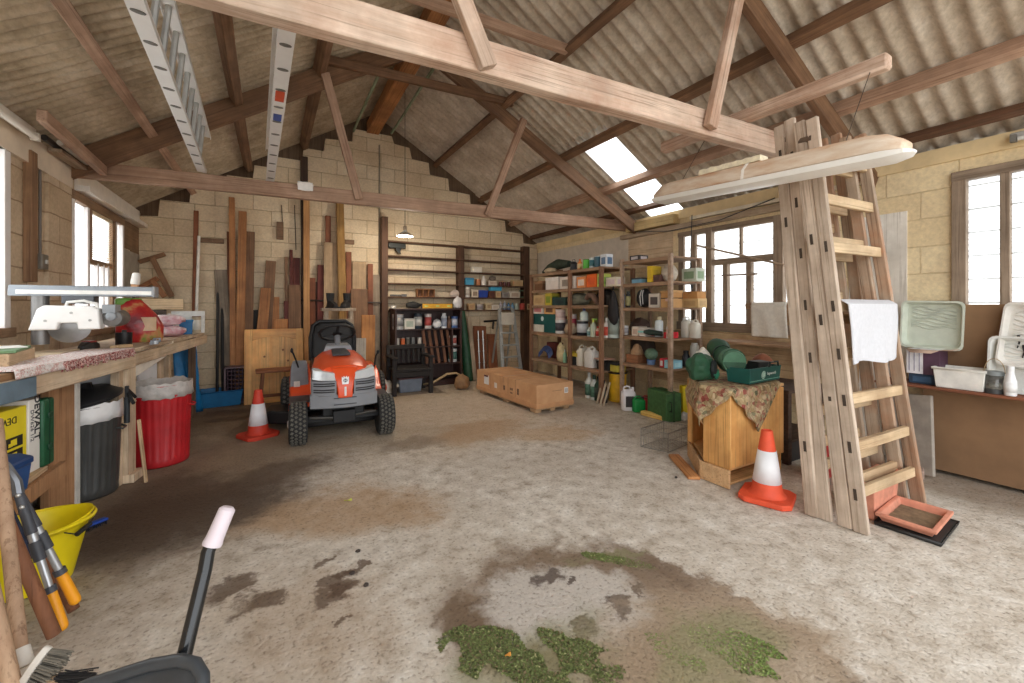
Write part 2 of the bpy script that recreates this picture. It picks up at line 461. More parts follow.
def wall_with_holes(x0, x1, ya, yb, zt, holes):
    mb = MB(); ys = sorted({ya, yb, *[h[0] for h in holes], *[h[1] for h in holes]})
    for a, b in zip(ys, ys[1:]):
        hs = [h for h in holes if h[0] <= a+1e-6 and h[1] >= b-1e-6]
        if not hs: mb.bx(x0, x1, a, b, 0, zt)
        else:
            mb.bx(x0, x1, a, b, 0, hs[0][2]); mb.bx(x0, x1, a, b, hs[0][3], zt)
    return mb
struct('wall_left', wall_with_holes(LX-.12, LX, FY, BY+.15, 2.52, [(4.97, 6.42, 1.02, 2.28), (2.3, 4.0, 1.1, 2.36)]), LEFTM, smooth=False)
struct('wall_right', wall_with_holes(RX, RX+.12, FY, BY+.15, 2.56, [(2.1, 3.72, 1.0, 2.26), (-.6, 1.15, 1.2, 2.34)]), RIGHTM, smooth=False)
# left wall plate and cement boards under the eaves
CB = M((222,206,184), .8, var=.12, sc=5, bump=.2)
mb = MB(); mb.bx(LX, LX+.03, FY, 4.95, 2.30, 2.50); struct('trim_1', mb, CB)
mb = MB(); mb.bx(LX, LX+.10, 5.08, 7.08, 2.31, 2.36); mb.bx(LX, LX+.02, 5.08, 7.08, 2.36, 2.52); struct('trim_2', mb, M((232,224,212), .7, var=.08))
mb = MB(); mb.bx(LX-.02, LX+.012, 6.44, 7.08, 1.98, 2.30); mb.bx(LX-.02, LX+.013, 6.75, 7.08, 1.72, 1.98); struct('trim_3', mb, wood((120,92,66), (150,120,88), 'Y'))
mb = MB(); mb.bx(LX, LX+.016, 6.44, 7.08, 1.1, 1.96); struct('trim_4', mb, M((168,158,142), .8, bump=.2))
# piers on the left wall
mb = MB(); mb.bx(LX, LX+.025, 4.52, 4.95, 0, 2.42); struct('wall_left_pier', mb, LEFTM, smooth=False)
# right wall plate, lintels and loose boards above the window
WG = wood((150,128,104), (196,176,150), 'Y')
mb = MB(); mb.bx(RX-.02, RX+.1, FY, BY, 2.44, 2.56); struct('trim_5', mb, M((226,202,156), .85, var=.15, sc=4, bump=.3))
mb = MB(); mb.bx(RX-.09, RX, 1.9, 4.7, 2.30, 2.36); struct('trim_6', mb, WG)
mb = MB(); mb.bx(RX-.06, RX, 1.7, 3.5, 2.39, 2.43); struct('trim_7', mb, M((226,214,190), .7))
mb = MB(); mb.bx(RX-.12, RX+.02, 3.7, 4.55, 2.38, 2.5); struct('trim_8', mb, wood((190,164,112), (214,190,140), 'Y'))
mb = MB(); mb.bx(RX-.012, RX, 1.42, 1.83, 0.0, 2.10); o = struct('trim_9', mb, wood((226,222,212), (238,234,226), 'Z', dirt=(200,190,174), dirt_amt=.5))
mb = MB(); mb.bx(RX-.014, RX, 3.8, 4.6, 1.85, 2.34); struct('trim_10', mb, wood((214,192,160), (228,210,182), 'Y', dirt=(186,150,112)))
mb = MB(); mb.bx(RX-.016, RX, 4.6, 7.08, 1.9, 2.36); struct('trim_11', mb, M((206,194,178), .85, var=.1, bump=.2))
mb = MB(); mb.bx(RX-.04, RX-.002, 2.1, 4.1, .3, .98); struct('trim_12', mb, wood((206,176,134), (226,200,160), 'Y', dirt=(150,116,82), dirt_amt=.6))

# ---- roof
def asb(name, a, b, c, sc):
    n = NT(name); mp = n.coord(); g = n.noise(mp, 3.2*sc, 6, .65); f = n.noise(mp, 26*sc, 5, .7)
    col = n.ramp(g, 'Fac', [(.3, lin(a)), (.52, lin(b)), (.72, lin(c))]).outputs[0]
    fr = n.ramp(f, 'Fac', [(.34, (.66,.64,.6,1)), (.5, (1,1,1,1)), (.68, (1.28,1.26,1.22,1))]).outputs[0]
    col = n.mix(None, col, fr, 'MULTIPLY', .5); n.base(col); n.b.inputs['Roughness'].default_value = .92
    n.bump(f.outputs['Fac'], .4, .006); return n.m
ASL = asb('roof_sheet_left', (160,143,118), (190,172,146), (214,200,178), 1)
ASR = asb('roof_sheet_right', (172,156,136), (200,186,167), (222,212,198), 1)
RY0, RY1 = -1.0, BY+.3
def roof_side(side, pitch, amp):
    xe = RX+.22 if side == 'r' else LX-.22
    per = 6; ny = int((RY1-RY0)/pitch*per)
    L = MB(); S = MB(); rows = [0, .18, .36, .575, .545, .7, .86, 1.0]
    nrm = Vector((SR, 0, 1)).normalized() if side == 'r' else Vector((-SL, 0, 1)).normalized()
    V = []
    for i in range(ny+1):
        y = RY0+(RY1-RY0)*i/ny; col = []
        for k, t in enumerate(rows):
            x = RIDX+(xe-RIDX)*t
            off = amp*math.cos(2*PI*y/pitch)+(.016 if k < 4 else 0)
            col.append(Vector((x, y, roofz(x)))+nrm*off)
        V.append(col)
    for i in range(ny):
        ym = RY0+(RY1-RY0)*(i+.5)/ny
        for k in range(len(rows)-1):
            if k == 3: continue
            q = [V[i][k], V[i+1][k], V[i+1][k+1], V[i][k+1]]
            tgt = S if (side == 'r' and 3.68 < ym < 4.26 and k >= 4) else L
            tgt.add(q, [(0,1,2,3)])
    return L, S
def weld(o, d=.0005):
    bm = bmesh.new(); bm.from_mesh(o.data); bmesh.ops.remove_doubles(bm, verts=bm.verts[:], dist=d); bmesh.ops.recalc_face_normals(bm, faces=bm.faces[:]); bm.to_mesh(o.data); bm.free()
    o.data.shade_smooth()
L_, _ = roof_side('l', .09, .019)
o = struct('ceiling_left', L_, ASL); weld(o)
R_, S_ = roof_side('r', .13, .027)
o = struct('ceiling_right', R_, ASR); weld(o)
n = NT('skylight_sheet'); n.b.inputs['Base Color'].default_value = (.9,.92,.9,1)
tl = n.n('ShaderNodeBsdfTranslucent'); tl.inputs[0].default_value = (.95,.96,.95,1)
tp = n.n('ShaderNodeBsdfTransparent'); tp.inputs[0].default_value = (.95,.96,.95,1)
mx = n.n('ShaderNodeMixShader'); mx.inputs[0].default_value = .45; n.l(tl, 0, mx, 1); n.l(tp, 0, mx, 2)
n.l(mx, 0, n.t.nodes['Material Output'], 0)
SKYL = n.m
o = struct('window_4', S_, SKYL); weld(o)
# ridge capping
mb = MB(); mb.prism([(RIDX-.24, roofz(RIDX-.24)+.03), (RIDX, RIDZ+.06), (RIDX+.24, roofz(RIDX+.24)+.04), (RIDX+.24, roofz(RIDX+.24)+.055), (RIDX, RIDZ+.075), (RIDX-.24, roofz(RIDX-.24)+.045)], RY0, RY1, 'xz')
struct('ceiling_ridge', mb, ASL)

# ---- windows
FR = wood((128,110,92), (168,150,130), 'Z'); FRY = wood((128,110,92), (168,150,130), 'Y')
def pane_mat():
    n = NT('frosted_pane'); tl = n.n('ShaderNodeBsdfTranslucent'); tl.inputs[0].default_value = (.92,.92,.9,1)
    tp = n.n('ShaderNodeBsdfTransparent'); tp.inputs[0].default_value = (.96,.96,.95,1)
    gl = n.n('ShaderNodeBsdfGlossy'); gl.inputs[1].default_value = .15
    mp = n.coord(); wv = n.n('ShaderNodeTexWave'); wv.bands_direction = 'Z'; wv.inputs['Scale'].default_value = 2.0; wv.inputs['Distortion'].default_value = .15; n.l(mp, 0, wv, 0)
    r = n.ramp(wv, 'Fac', [(.0, (.78,.78,.77,1)), (.06, (1,1,1,1))])
    n.l(r, 0, tp, 0)
    mx = n.n('ShaderNodeMixShader'); mx.inputs[0].default_value = .6; n.l(tl, 0, mx, 1); n.l(tp, 0, mx, 2)
    m2 = n.n('ShaderNodeMixShader'); m2.inputs[0].default_value = .04; n.l(mx, 0, m2, 1); n.l(gl, 0, m2, 2)
    n.l(m2, 0, n.t.nodes['Material Output'], 0); return n.m
PANE = pane_mat()
n = NT('sheet_joint'); tp = n.n('ShaderNodeBsdfTransparent'); tp.inputs[0].default_value = (.24,.23,.21,1); n.l(tp, 0, n.t.nodes['Material Output'], 0); JOINT = n.m
def win(idx, bars_v, bars_h, pane, x0):
    f = MB()
    for (y0, y1, z0, z1, d) in bars_v: f.bx(x0-d, x0+.05, y0, y1, z0, z1)
    o = struct('window_%d' % idx, f, FR, bev=.004)
    g = MB(); g.bx(x0+.03, x0+.034, *pane); p = mk('pane', g, PANE, o, smooth=False)
    if bars_h:
        h = MB()
        for (y0, y1, z0, z1, d) in bars_h: h.bx(x0-d, x0+.045, y0, y1, z0, z1)
        mk('rail', h, FRY, o, bev=.004)
    j = MB(); z = pane[2]+.1; k = 0
    while z < pane[3]-.05:
        j.bx(x0+.04, x0+.0415, pane[0], pane[1], z, z+(.012 if k % 4 == 0 else .004)); z += .045; k += 1
    mk('sheet_joints', j, JOINT, o, smooth=False)
    return o
# far-right window: casement with transom, slim lower bars
win(1, [(3.64,3.72,1.0,2.26,.0), (3.46,3.53,1.0,2.26,.0), (3.22,3.30,1.0,2.26,.03), (2.40,2.50,1.0,2.26,.03), (2.1,2.17,1.0,2.26,.0),
        (2.86,2.89,1.84,2.22,.0), (3.02,3.08,1.04,1.8,.02), (2.74,2.80,1.04,1.8,.02)],
    [(2.1,3.72,2.20,2.262,.014), (2.50,3.22,1.79,1.86,.026), (2.1,3.72,.998,1.10,.037)], (2.12,3.70,1.02,2.24), RX)
# near-right window
win(2, [(1.07,1.15,1.2,2.34,.03), (.85,.90,1.2,2.34,.02), (.55,.60,1.2,2.34,.02), (.22,.27,1.2,2.34,.02), (-.6,-.52,1.2,2.34,.02)],
    [(-.6,1.15,2.27,2.342,.036), (-.6,1.15,1.198,1.27,.036)], (-.58,1.13,1.22,2.32), RX)
# left window with the half-drawn slatted blind
def winL(idx, bars_v, bars_h, pane, name=None):
    f = MB()
    for (y0, y1, z0, z1, d) in bars_v: f.bx(LX-.045, LX+.012+d, y0, y1, z0, z1)
    o = struct('window_%d' % idx, f, M((236,230,226), .5, var=.06), bev=.004)
    g = MB(); g.bx(LX-.02, LX-.016, *pane); mk('pane', g, PANE, o, smooth=False)
    h = MB()
    for (y0, y1, z0, z1, d) in bars_h: h.bx(LX-.04, LX+.008+d, y0, y1, z0, z1)
    mk('rail', h, wood((132,104,78), (160,130,100), 'Y'), o, bev=.004)
    return o
o = winL(3, [(4.97,5.03,1.02,2.28,.01), (5.36,5.42,1.02,2.28,.0), (5.62,5.65,1.02,1.72,.0), (5.78,5.81,1.02,1.72,.0), (5.92,5.95,1.02,1.72,.0), (6.16,6.22,1.02,2.28,.0), (6.37,6.42,1.02,2.28,.01)],
    [(4.97,6.42,2.22,2.30,.02), (5.42,6.16,1.70,1.75,.0), (4.97,6.42,1.02,1.08,.05), (5.40,5.47,1.7,2.22,.005), (6.06,6.16,1.08,2.22,.005)], (4.99,6.40,1.04,2.26))
mb = MB()
for k in range(22): mb.box((LX+.0, 5.76, 1.78+k*.019), (.02, .56, .0015), (0, .75, 0))
mb.bx(LX-.01, LX+.012, 5.48, 6.05, 2.19, 2.215); mk('blind', mb, M((226,206,172), .6), o, smooth=False)
winL(5, [(3.93,4.0,1.1,2.36,.01), (3.1,3.16,1.1,2.36,.0), (2.3,2.36,1.1,2.36,.01)], [(2.3,4.0,2.3,2.36,.02), (2.3,4.0,1.1,1.16,.04)], (2.32,3.98,1.12,2.34))
# ================================================================ ROOF TIMBERS AND WHAT HANGS THERE
W_PALE = wood((200,172,150), (230,210,192), 'X', dirt=(176,128,100), dirt_amt=.6)
W_FAR = wood((160,126,102), (198,166,142), 'X', dirt=(122,84,60), dirt_amt=.4)
W_BR = wood((108,78,54), (150,114,84), 'X', dirt=(80,54,38))
W_DK = wood((82,56,40), (118,84,60), 'X')
W_OR = wood((160,104,58), (196,138,84), 'X', dirt=(110,70,42))
W_GR = wood((150,132,112), (190,172,150), 'X', dirt=(120,96,74))
# purlins
def purlin(x, m, label, a=.075, b=.115, y0=-.95, y1=BY-.01):
    z = roofz(x)-.040-b/2-(.012 if x > RIDX else .0)
    sl = SR if x > RIDX else -SL
    o = beam('purlin', (x, y0, z), (x, y1, z), a, b, m, up=(sl, 0, 1), warp=.008)
    tag(o, label, 'beam', 'purlins under the roof sheets')
purlin(-.949, W_FAR, 'lowest purlin under the left roof slope, above the workbench')
purlin(-.296, W_BR, 'second purlin up the left roof slope, between the two metal ladders')
purlin(.422, W_BR, 'purlin nearest the ridge on the left roof slope')
purlin(2.506, W_BR, 'purlin nearest the ridge on the right roof slope')
purlin(3.38, W_BR, 'purlin along the upper edge of the bright skylight')
purlin(4.02, W_FAR, 'purlin crossing the lower half of the bright skylight')
purlin(4.48, W_DK, 'lowest purlin on the right slope just above the wall top', .06, .07)
# ridge
o = beam('ridge_beam', (1.43, -.95, 4.26), (1.43, BY-.01, 4.2), .19, .17, W_OR); tag(o, 'broad orange-brown ridge beam under the peak of the roof', 'beam')
GRN = wood((120,140,112), (170,184,156), 'X')
for x, z, y0, lab in ((1.13, 4.13, 4.2, 'green painted batten on the left of the ridge beam'), (1.73, 4.22, 4.6, 'green painted batten on the right of the ridge beam')):
    o = beam('batten', (x, y0, z+.02), (x, BY-.02, z-.04), .03, .035, GRN); tag(o, lab, 'batten', 'green battens by the ridge')
# roof trusses
def truss(name, label, yl, yr, yraf, tie, m_tie, m_r, m_s, struts, collar, face):
    t = thing(name, label, 'roof truss', (1.575, (yl+yr)/2, 2.42))
    inv = t.matrix_basis.inverted() if False else Matrix.Translation((-1.575, -(yl+yr)/2, -2.42))
    yy = lambda x: yl+(yr-yl)*(x-LX)/(RX-LX)
    def bm_(nm, p0, p1, a, b, m, up=(0,0,1), **k):
        p0 = Vector(p0); p1 = Vector(p1); off = Vector((-1.575, -(yl+yr)/2, -2.42))
        return beam(nm, p0+off, p1+off, a, b, m, t, up, **k)
    z0, h, th = tie
    bm_('tie_beam', (LX+.0, yy(LX), z0+h/2), (RX+.05, yy(RX), z0+h/2), th, h, m_tie, warp=.01)
    for x0, xe in ((LX-.06, RIDX-.02), (RX-.02, RIDX+.02)):
        bm_('rafter', (x0, yraf(x0), roofz(x0)-(.14 if x0 < 0 else .26)), (xe, yraf(xe), roofz(xe)-(.19 if x0 < 0 else .24)), .06, .15 if x0 > 0 else .2, m_r)
    for (xa, za, xb, zb) in struts:
        bm_('strut', (xa, yy(xa)-face, za), (xb, yraf(xb)-face*.9, zb), .05, .085, m_s, up=(1,0,0))
    if collar:
        xa, xb, z = collar
        bm_('collar_tie', (xa, yraf(xa)-.06, z), (xb, yraf(xb)-.06, z-.02), .05, .09, m_r)
    return t
far = truss('roof_truss', 'brown timber roof truss farther from the camera, tie beam in front of the back wall', 5.06, 4.62,
    lambda x: 4.95-.09*(x+1.5), (2.42, .145, .07), W_FAR, W_BR, W_FAR, [(.83, 2.47, .47, 3.70), (2.34, 2.43, 2.75, 3.65)], (.5, 2.6, 3.84), .062)
W_PB = wood((194,166,144), (224,202,184), 'X', dirt=(168,122,94), dirt_amt=.55)
near = truss('roof_truss', 'pale sawn timber roof truss right overhead, crossing the top of the picture', 1.98, 1.70,
    lambda x: 1.95-.05*(x+1.5), (2.425, .165, .08), W_PALE, W_BR, W_PB, [(.90, 2.44, .33, 3.6), (2.47, 2.46, 2.73, 3.5)], None, .07)
o = beam('collar_beam', (.75, 3.46, 3.88), (2.5, 3.28, 3.79), .05, .09, W_FAR); tag(o, 'brown collar beam between the purlins just behind the near truss', 'beam')
o = beam('plank', (2.94, .97, 2.645), (2.88, 2.46, 2.635), .08, .085, W_PB, bev=.012); tag(o, 'pale square-sawn timber laid lengthwise across the near tie beam by the ladders', 'plank')
# aluminium ladders lying on edge on the tie beams
ALU = M((232,230,226), .45, .15, .06, 6); ALU_D = M((178,178,174), .45, .35, .15, 6)
def alu_ladder(x, y0, y1, z, h, label, tilt, stickers=None, rz=0, w2=.045):
    t = thing('aluminium_ladder', label, 'ladder', (x, (y0+y1)/2, z), rot=(0, tilt, rz), group='aluminium ladders on the tie beams')
    L = (y1-y0)/2
    for k, zz in enumerate((0.012, h)):
        b = MB(); b.bx(-w2, w2, -L, L, zz-.004, zz+.004)
        s_ = 1 if k == 0 else -1
        for sx in (-w2, w2-.004): b.bx(sx, sx+.004, -L, L, min(zz, zz+s_*.022), max(zz, zz+s_*.022))
        mk('rail', b, ALU, t, smooth=False)
    k = -L+.12; i = 0
    while k < L-.05:
        b = MB(); b.tube([(0, k, .008), (0, k, h+.004)], .016, 8); mk('rung', b, ALU_D, t)
        c = MB(); c.lathe([(.02,0),(.02,.004)], 10, T3((0, k, .004), (0,0,0)), sx=1.4, sy=.7); mk('rung_end', c, M((120,118,112), .5, .4), t)
        k += .255; i += 1
    for (yy, w_, l_, c) in stickers or []:
        b = MB(); b.bx(-w_/2, w_/2, yy-l_/2, yy+l_/2, .0065, .0075); mk('sticker', b, M(c, .5), t)['label'] = 'coloured sticker'
alu_ladder(-.525, 1.0, 4.98, 2.575, .36, 'left of the two metal ladders overhead, its rungs showing', .10, None, .03, .037)
alu_ladder(.03, 1.75, 5.06, 2.595, .34, 'right of the two metal ladders overhead, with red and blue stickers on the rail', -.015,
    [(-.42, .05, .15, (196,78,48)), (-.08, .05, .12, (58,84,150)), (-.25, .05, .08, (226,222,210))], .028, .038)
def glow(c, e):
    n = NT('glow'); n.b.inputs['Base Color'].default_value = lin(c); n.b.inputs['Emission Color'].default_value = lin(c); n.b.inputs['Emission Strength'].default_value = e; return n.m
# left strip light on its board
t = thing('strip_light', 'white fluorescent strip light on the board above the left wall', 'lamp', (LX+.075, 3.0, 2.46))
b = MB(); b.bx(-.03, .03, -1.1, 1.1, .0, .045); mk('casing', b, M((226,220,208), .5), t, bev=.006)
b = MB(); b.tube([(.035, -1.07, -.02), (.035, 1.07, -.02)], .018, 12); mk('tube', b, M((244,240,230), .3, var=.03), t)
for s_ in (-1.08, 1.08):
    b = MB(); b.box((.03, s_, -.012), (.045, .03, .055)); mk('lamp_holder', b, M((214,206,192), .5), t, bev=.004)
# offcuts tucked under the eaves
o = beam('offcut', onx(42,116,-1.27), Vector((-1.27,4.92,2.47)), .05, .08, W_FAR); tag(o, 'orange-brown offcut with a split end tucked under the left eaves', 'offcut')
o = beam('offcut', (-1.42, 4.45, 2.475), (-1.41, 4.95, 2.475), .08, .03, W_GR); tag(o, 'short grey board tucked under the left eaves below the offcut', 'offcut')
b = MB(); b.tube([(-1.425, 4.3, 2.515), (-1.425, 4.93, 2.515)], .022, 10); o = mk('pipe', b, M((40,40,42), .4)); tag(o, 'short black pipe tucked under the left eaves', 'pipe')
b = MB(); b.tube([(-1.375, 4.4, 2.52), (-1.375, 4.94, 2.52)], .02, 10); o = mk('pipe', b, M((214,206,196), .5)); tag(o, 'short white pipe tucked under the left eaves', 'pipe')
# big right strip light, dusty housing
A = Vector((2.60, .80, 2.03)); B = Vector((2.60, 2.26, 2.12)); Tm, L = beamT(A, B)
t = thing('strip_light', 'long dusty fluorescent light with white diffuser hanging beside the wooden ladders', 'lamp', (0,0,0)); t.matrix_basis = Tm
def sect(x, w_, zt, zb): return [(x, -w_, zb), (x, -w_*.96, zb+(zt-zb)*.55), (x, -w_*.55, zt), (x, w_*.55, zt), (x, w_*.96, zb+(zt-zb)*.55), (x, w_, zb)]
prof = [(-.02,.012,.03),(.0,.06,.05),(.06,.088,.085),(.14,.096,.098),(L-.14,.096,.098),(L-.06,.088,.085),(L,.06,.05),(L+.02,.012,.03)]
b = MB(); b.loft([sect(x, w_, .004+h_, .004) for x, w_, h_ in prof]); n_ = NT('dusty_housing'); mp = n_.coord(scale=(1,4,4)); nz = n_.noise(mp, 3.5, 6, .65)
r_ = n_.ramp(nz, 'Fac', [(.3, lin((196,146,108))), (.5, lin((216,192,166))), (.7, lin((232,218,200)))]); n_.base(r_.outputs[0]); n_.b.inputs['Roughness'].default_value = .75
mk('housing', b, n_.m, t, bev=.003)
prof2 = [(-.035,.02,.012),(-.01,.07,.024),(.06,.1,.04),(L-.06,.1,.04),(L+.01,.07,.024),(L+.035,.02,.012)]
b = MB(); b.loft([[(x, -w_, 0), (x, -w_*.86, -h_*.7), (x, -w_*.4, -h_), (x, w_*.4, -h_), (x, w_*.86, -h_*.7), (x, w_, 0)] for x, w_, h_ in prof2])
mk('diffuser', b, M((244,242,236), .35, var=.03), t)
b = MB(); b.loft([sect(L*.5, .097, .105, .002), sect(L*.5+.02, .097, .105, .002)]); mk('strap', b, M((238,232,222), .6), t, bev=.002)
for x in (.25, L-.2):
    p0 = Tm @ Vector((x, 0, .07)); p1 = Vector((2.90, p0.y, 2.605))
    q = Tm.inverted() @ p1; b = MB(); b.tube([(x, 0, .10), q], .0022, 5); mk('hanging_wire', b, M((90,80,70), .5, .5), t)
n_ = MB()
def foam(u, v): return (.18*(u-.5)*.5, (v-.5)*.42, .0)
n_.loft([[( -.045, y, 0), (-.04, y, .035+.01*mnoise.noise(Vector((y*30,0,0)))), (.04, y, .035+.01*mnoise.noise(Vector((y*30,5,0)))), (.045, y, 0)] for y in [i*.03-.21 for i in range(15)]])
p = Tm @ Vector((L*.60, 0, .107)); o = mk('foam_strip', n_, M((240,226,196), .9, var=.2, sc=30, bump=.5), None, T3(p, (.05, 0, 0))); tag(o, 'crumbly pale foam strip lying on top of the right strip light', 'foam')
# pendant lamp near the back wall
P = ony(405, 236, 6.0)
t = thing('pendant_lamp', 'small white enamel pendant lamp hanging on a long cord before the back wall', 'lamp', P)
b = MB(); b.lathe([(.115,-.004),(.118,.0),(.10,.02),(.05,.05),(.03,.062),(.028,.075)], 20, cap0=False); mk('lamp_shade', b, M((232,228,216), .3), t, solid=.003)
b = MB(); b.lathe([(.026,.07),(.03,.08),(.03,.13),(.02,.145),(.008,.15)], 12); mk('lamp_holder', b, M((196,180,156), .5), t)
b = MB(); b.ball((0,0,.02), (.03,.03,.04), 10, 8); mk('added_glow_bulb', b, glow((255,236,206), 3.0), t)  # glowing bulb is added; the lamp is not clearly lit
pd = bpy.data.lights.new('added_pendant_fill', 'POINT'); pd.energy = 11; pd.color = (1, .90, .76); pd.shadow_soft_size = .06  # added point light that brightens the back wall
po = bpy.data.objects.new('added_pendant_fill', pd); COL.objects.link(po); po.parent = t; po.location = (0, 0, -.06)
b = MB(); b.tube([(0,0,.14), (.0,0,1.0), (.0,0,roofz(P.x)-P.z-.012)], .004, 6); mk('cord', b, M((60,46,36), .7), t)
# rag on the far tie beam
b = MB()
p = Vector((.30, 4.88, 2.57))
b.grid(lambda u, v: ((u-.5)*.14+.03*mnoise.noise(Vector((v*4,u*3,1))), (-.03+.01*(1-v)) - .02 if v > .45 else (v-.2)*.1-.055+.03, (.012 if v <= .45 else .01-(v-.45)*.16)+.012*mnoise.noise(Vector((u*5,v*5,0)))), 8, 8)
o = mk('rag', b, M((236,232,226), .9), None, Matrix.Translation(p), solid=.004, sub=1); tag(o, 'white rag draped over the far tie beam', 'rag')
# ================================================================ SMALL GOODS BUILDERS
WHITE = (236,234,228); BLK = (30,30,32); CARD = (196,158,116)
def carton(label, loc, sz, col=CARD, rz=0, group=None, name='cardboard_box', cat='box', tape=None, lab=None, lid=None, rot=None, print_=None):
    """closed carton: body, lid seam / tape, printed panel"""
    w_, d, h = sz
    t = thing(name, label, cat, loc, rz, group, rot)
    b = MB(); b.bx(-w_/2, w_/2, -d/2, d/2, 0, h); mk('body', b, M(col, .75, var=.08), t, bev=min(.004, h*.05))
    if tape:
        b = MB(); b.bx(-w_/2-.0008, w_/2+.0008, -.022, .022, h*.7, h+.0008); mk('tape', b, M(tape, .45), t)
    if lid:
        b = MB(); b.bx(-w_/2-.003, w_/2+.003, -d/2-.003, d/2+.003, h*.72, h+.003); mk('lid', b, M(lid, .6), t, bev=.002)
    if lab:
        for sg in (-1, 1):
            b = MB(); b.bx(-w_*.34, w_*.34, sg*(d/2+.0002), sg*(d/2+.001), h*.2, h*.75); mk('printed_panel', b, M(lab, .6), t)
        b = MB(); b.bx(-w_/2-.001, -w_/2-.0002, -d*.34, d*.34, h*.2, h*.75); mk('printed_panel', b, M(lab, .6), t)
    return t
def openbox(label, loc, sz, col, rz=0, group=None, name='crate', cat='crate', th=.008, flare=.0, rim=None, rot=None, m=None, handles=False):
    """open-topped bin with real walls"""
    w_, d, h = sz; t = thing(name, label, cat, loc, rz, group, rot); mt = m or M(col, .5)
    def ring(a, z, o): return [(-w_/2*a-o, -d/2*a-o, z), (w_/2*a+o, -d/2*a-o, z), (w_/2*a+o, d/2*a+o, z), (-w_/2*a-o, d/2*a+o, z)]
    lo = 1-flare; b = MB()
    b.loft([ring(lo, 0, 0), ring(1, h, 0), ring(1, h, -th), ring(lo, th, -th)], cap=True)
    mk('body', b, mt, t, bev=th*.4)
    if rim:
        b = MB(); b.loft([ring(1, h-.015, .006), ring(1, h+.001, .006), ring(1, h+.001, -th*.5), ring(1, h-.015, .0)], cap=False)
        b.f += [tuple([0,1,2,3][k] for k in ())] if False else []
        mk('rim', b, M(rim, .5), t, solid=.002)
    return t
def can(label, loc, r, h, col, lid=(200,198,190), band=None, group=None, name='paint_tin', cat='tin', handle=False, metal=0):
    t = thing(name, label, cat, loc, random.random()*6, group)
    b = MB(); b.lathe([(r*.97,0),(r,.004),(r,h*.96),(r*.96,h*.965)], 18); mk('body', b, M(col, .4, metal), t)
    b = MB(); b.lathe([(r*1.03,h*.95),(r*1.04,h*.985),(r*1.0,h),(r*.9,h),(r*.88,h*.975)], 18); mk('lid', b, M(lid, .4, .3), t)
    if band:
        b = MB(); b.lathe([(r*1.006,h*.2),(r*1.006,h*.78)], 18, cap0=False, cap1=False); mk('label_band', b, M(band, .55), t, solid=.0004)
    if handle:
        b = MB(); b.tube([(r*math.cos(a)*1.03, -.3*r*math.sin(a), h*.86-r*.9*math.sin(a)) for a in [PI*k/8 for k in range(9)]], .002, 5); mk('handle', b, M((120,118,112), .4, .6), t)
    return t
def bottle(label, loc, r, h, col, cap=(40,40,44), lab=None, group=None, name='bottle', cat='bottle', neck=.35, shoulder=.62, flat=1.0, trigger=None, rz=None, rot=None):
    t = thing(name, label, cat, loc, random.random()*6 if rz is None else rz, group, rot)
    hc = h*.86
    b = MB(); b.lathe([(r*.9,0),(r,.006),(r,h*shoulder),(r*.85,h*(shoulder+.07)),(r*neck,hc*.95),(r*neck,hc)], 16, sy=flat); mk('body', b, M(col, .35), t)
    b = MB(); b.lathe([(r*neck*1.15,hc*.97),(r*neck*1.15,h),(r*neck*.9,h)], 12, sy=flat); c = mk('cap', b, M(cap, .4), t)
    if lab:
        b = MB(); b.lathe([(r*1.01,h*.12),(r*1.01,h*shoulder*.9)], 16, cap0=False, cap1=False, sy=flat); mk('label_band', b, M(lab, .55), t, solid=.0004)
    if trigger:
        b = MB(); b.box((r*.45, 0, h*1.02), (r*1.9, r*.5, h*.08)); b.bar((r*1.1,0,h), (r*.9,0,h*.86), r*.25, r*.18); mk('trigger_head', b, M(trigger, .4), t, bev=.002)
    return t
def jerry(label, loc, sz, col, cap=(40,40,44), lab=None, rz=0, group=None, name='jerrycan', cat='jerrycan'):
    """moulded can with an arched handle and a spout"""
    w_, d, h = sz; t = thing(name, label, cat, loc, rz, group)
    def rr(a, z, k=.28):
        p = []
        for cx, cy, a0 in ((1,1,0), (-1,1,PI/2), (-1,-1,PI), (1,-1,1.5*PI)):
            for q in range(4):
                an = a0+PI/2*q/3; rad = min(w_, d)*k*a
                p.append((cx*(w_/2*a-rad)+rad*math.cos(an), cy*(d/2*a-rad)+rad*math.sin(an), z))
        return p
    b = MB(); b.loft([rr(.93,0), rr(1,h*.03), rr(1,h*.68), rr(.96,h*.74), rr(.7,h*.83), rr(.6,h*.85)]); mk('body', b, M(col, .4, var=.06), t)
    b = MB(); b.tube([(-w_*.36,0,h*.76), (-w_*.33,0,h*.93), (-w_*.16,0,h*.985), (w_*.08,0,h*.97), (w_*.17,0,h*.84)], min(w_, d)*.085, 8); mk('handle', b, M(col, .4, var=.06), t)
    b = MB(); b.lathe([(d*.17,h*.80),(d*.17,h*.93),(d*.15,h*.94)], 12, T3((w_*.32,0,0))); mk('cap', b, M(cap, .4), t)
    if lab:
        for sg in (-1, 1):
            b = MB(); b.bx(-w_*.3, w_*.3, sg*(d/2+.0003), sg*(d/2+.001), h*.15, h*.6); mk('printed_panel', b, M(lab, .55), t)
    return t
def heap(name, label, cat, loc, r, col, jit=.35, n=16, k=10, seed=0, rz=0, group=None, rough=.7, kind=None):
    """soft lumpy thing (bag, cloth, rags) resting on its flat underside"""
    b = MB(); b.ball((0,0,r[2]*.8), r, n, k, jit, seed)
    b.v = [Vector((p.x, p.y, max(p.z, 0.0))) for p in b.v]
    o = mk(name, b, M(col, rough, var=.25, sc=14, bump=.3), None, T3(loc, (0,0,rz)), sub=1)
    return tag(o, label, cat, group, kind)
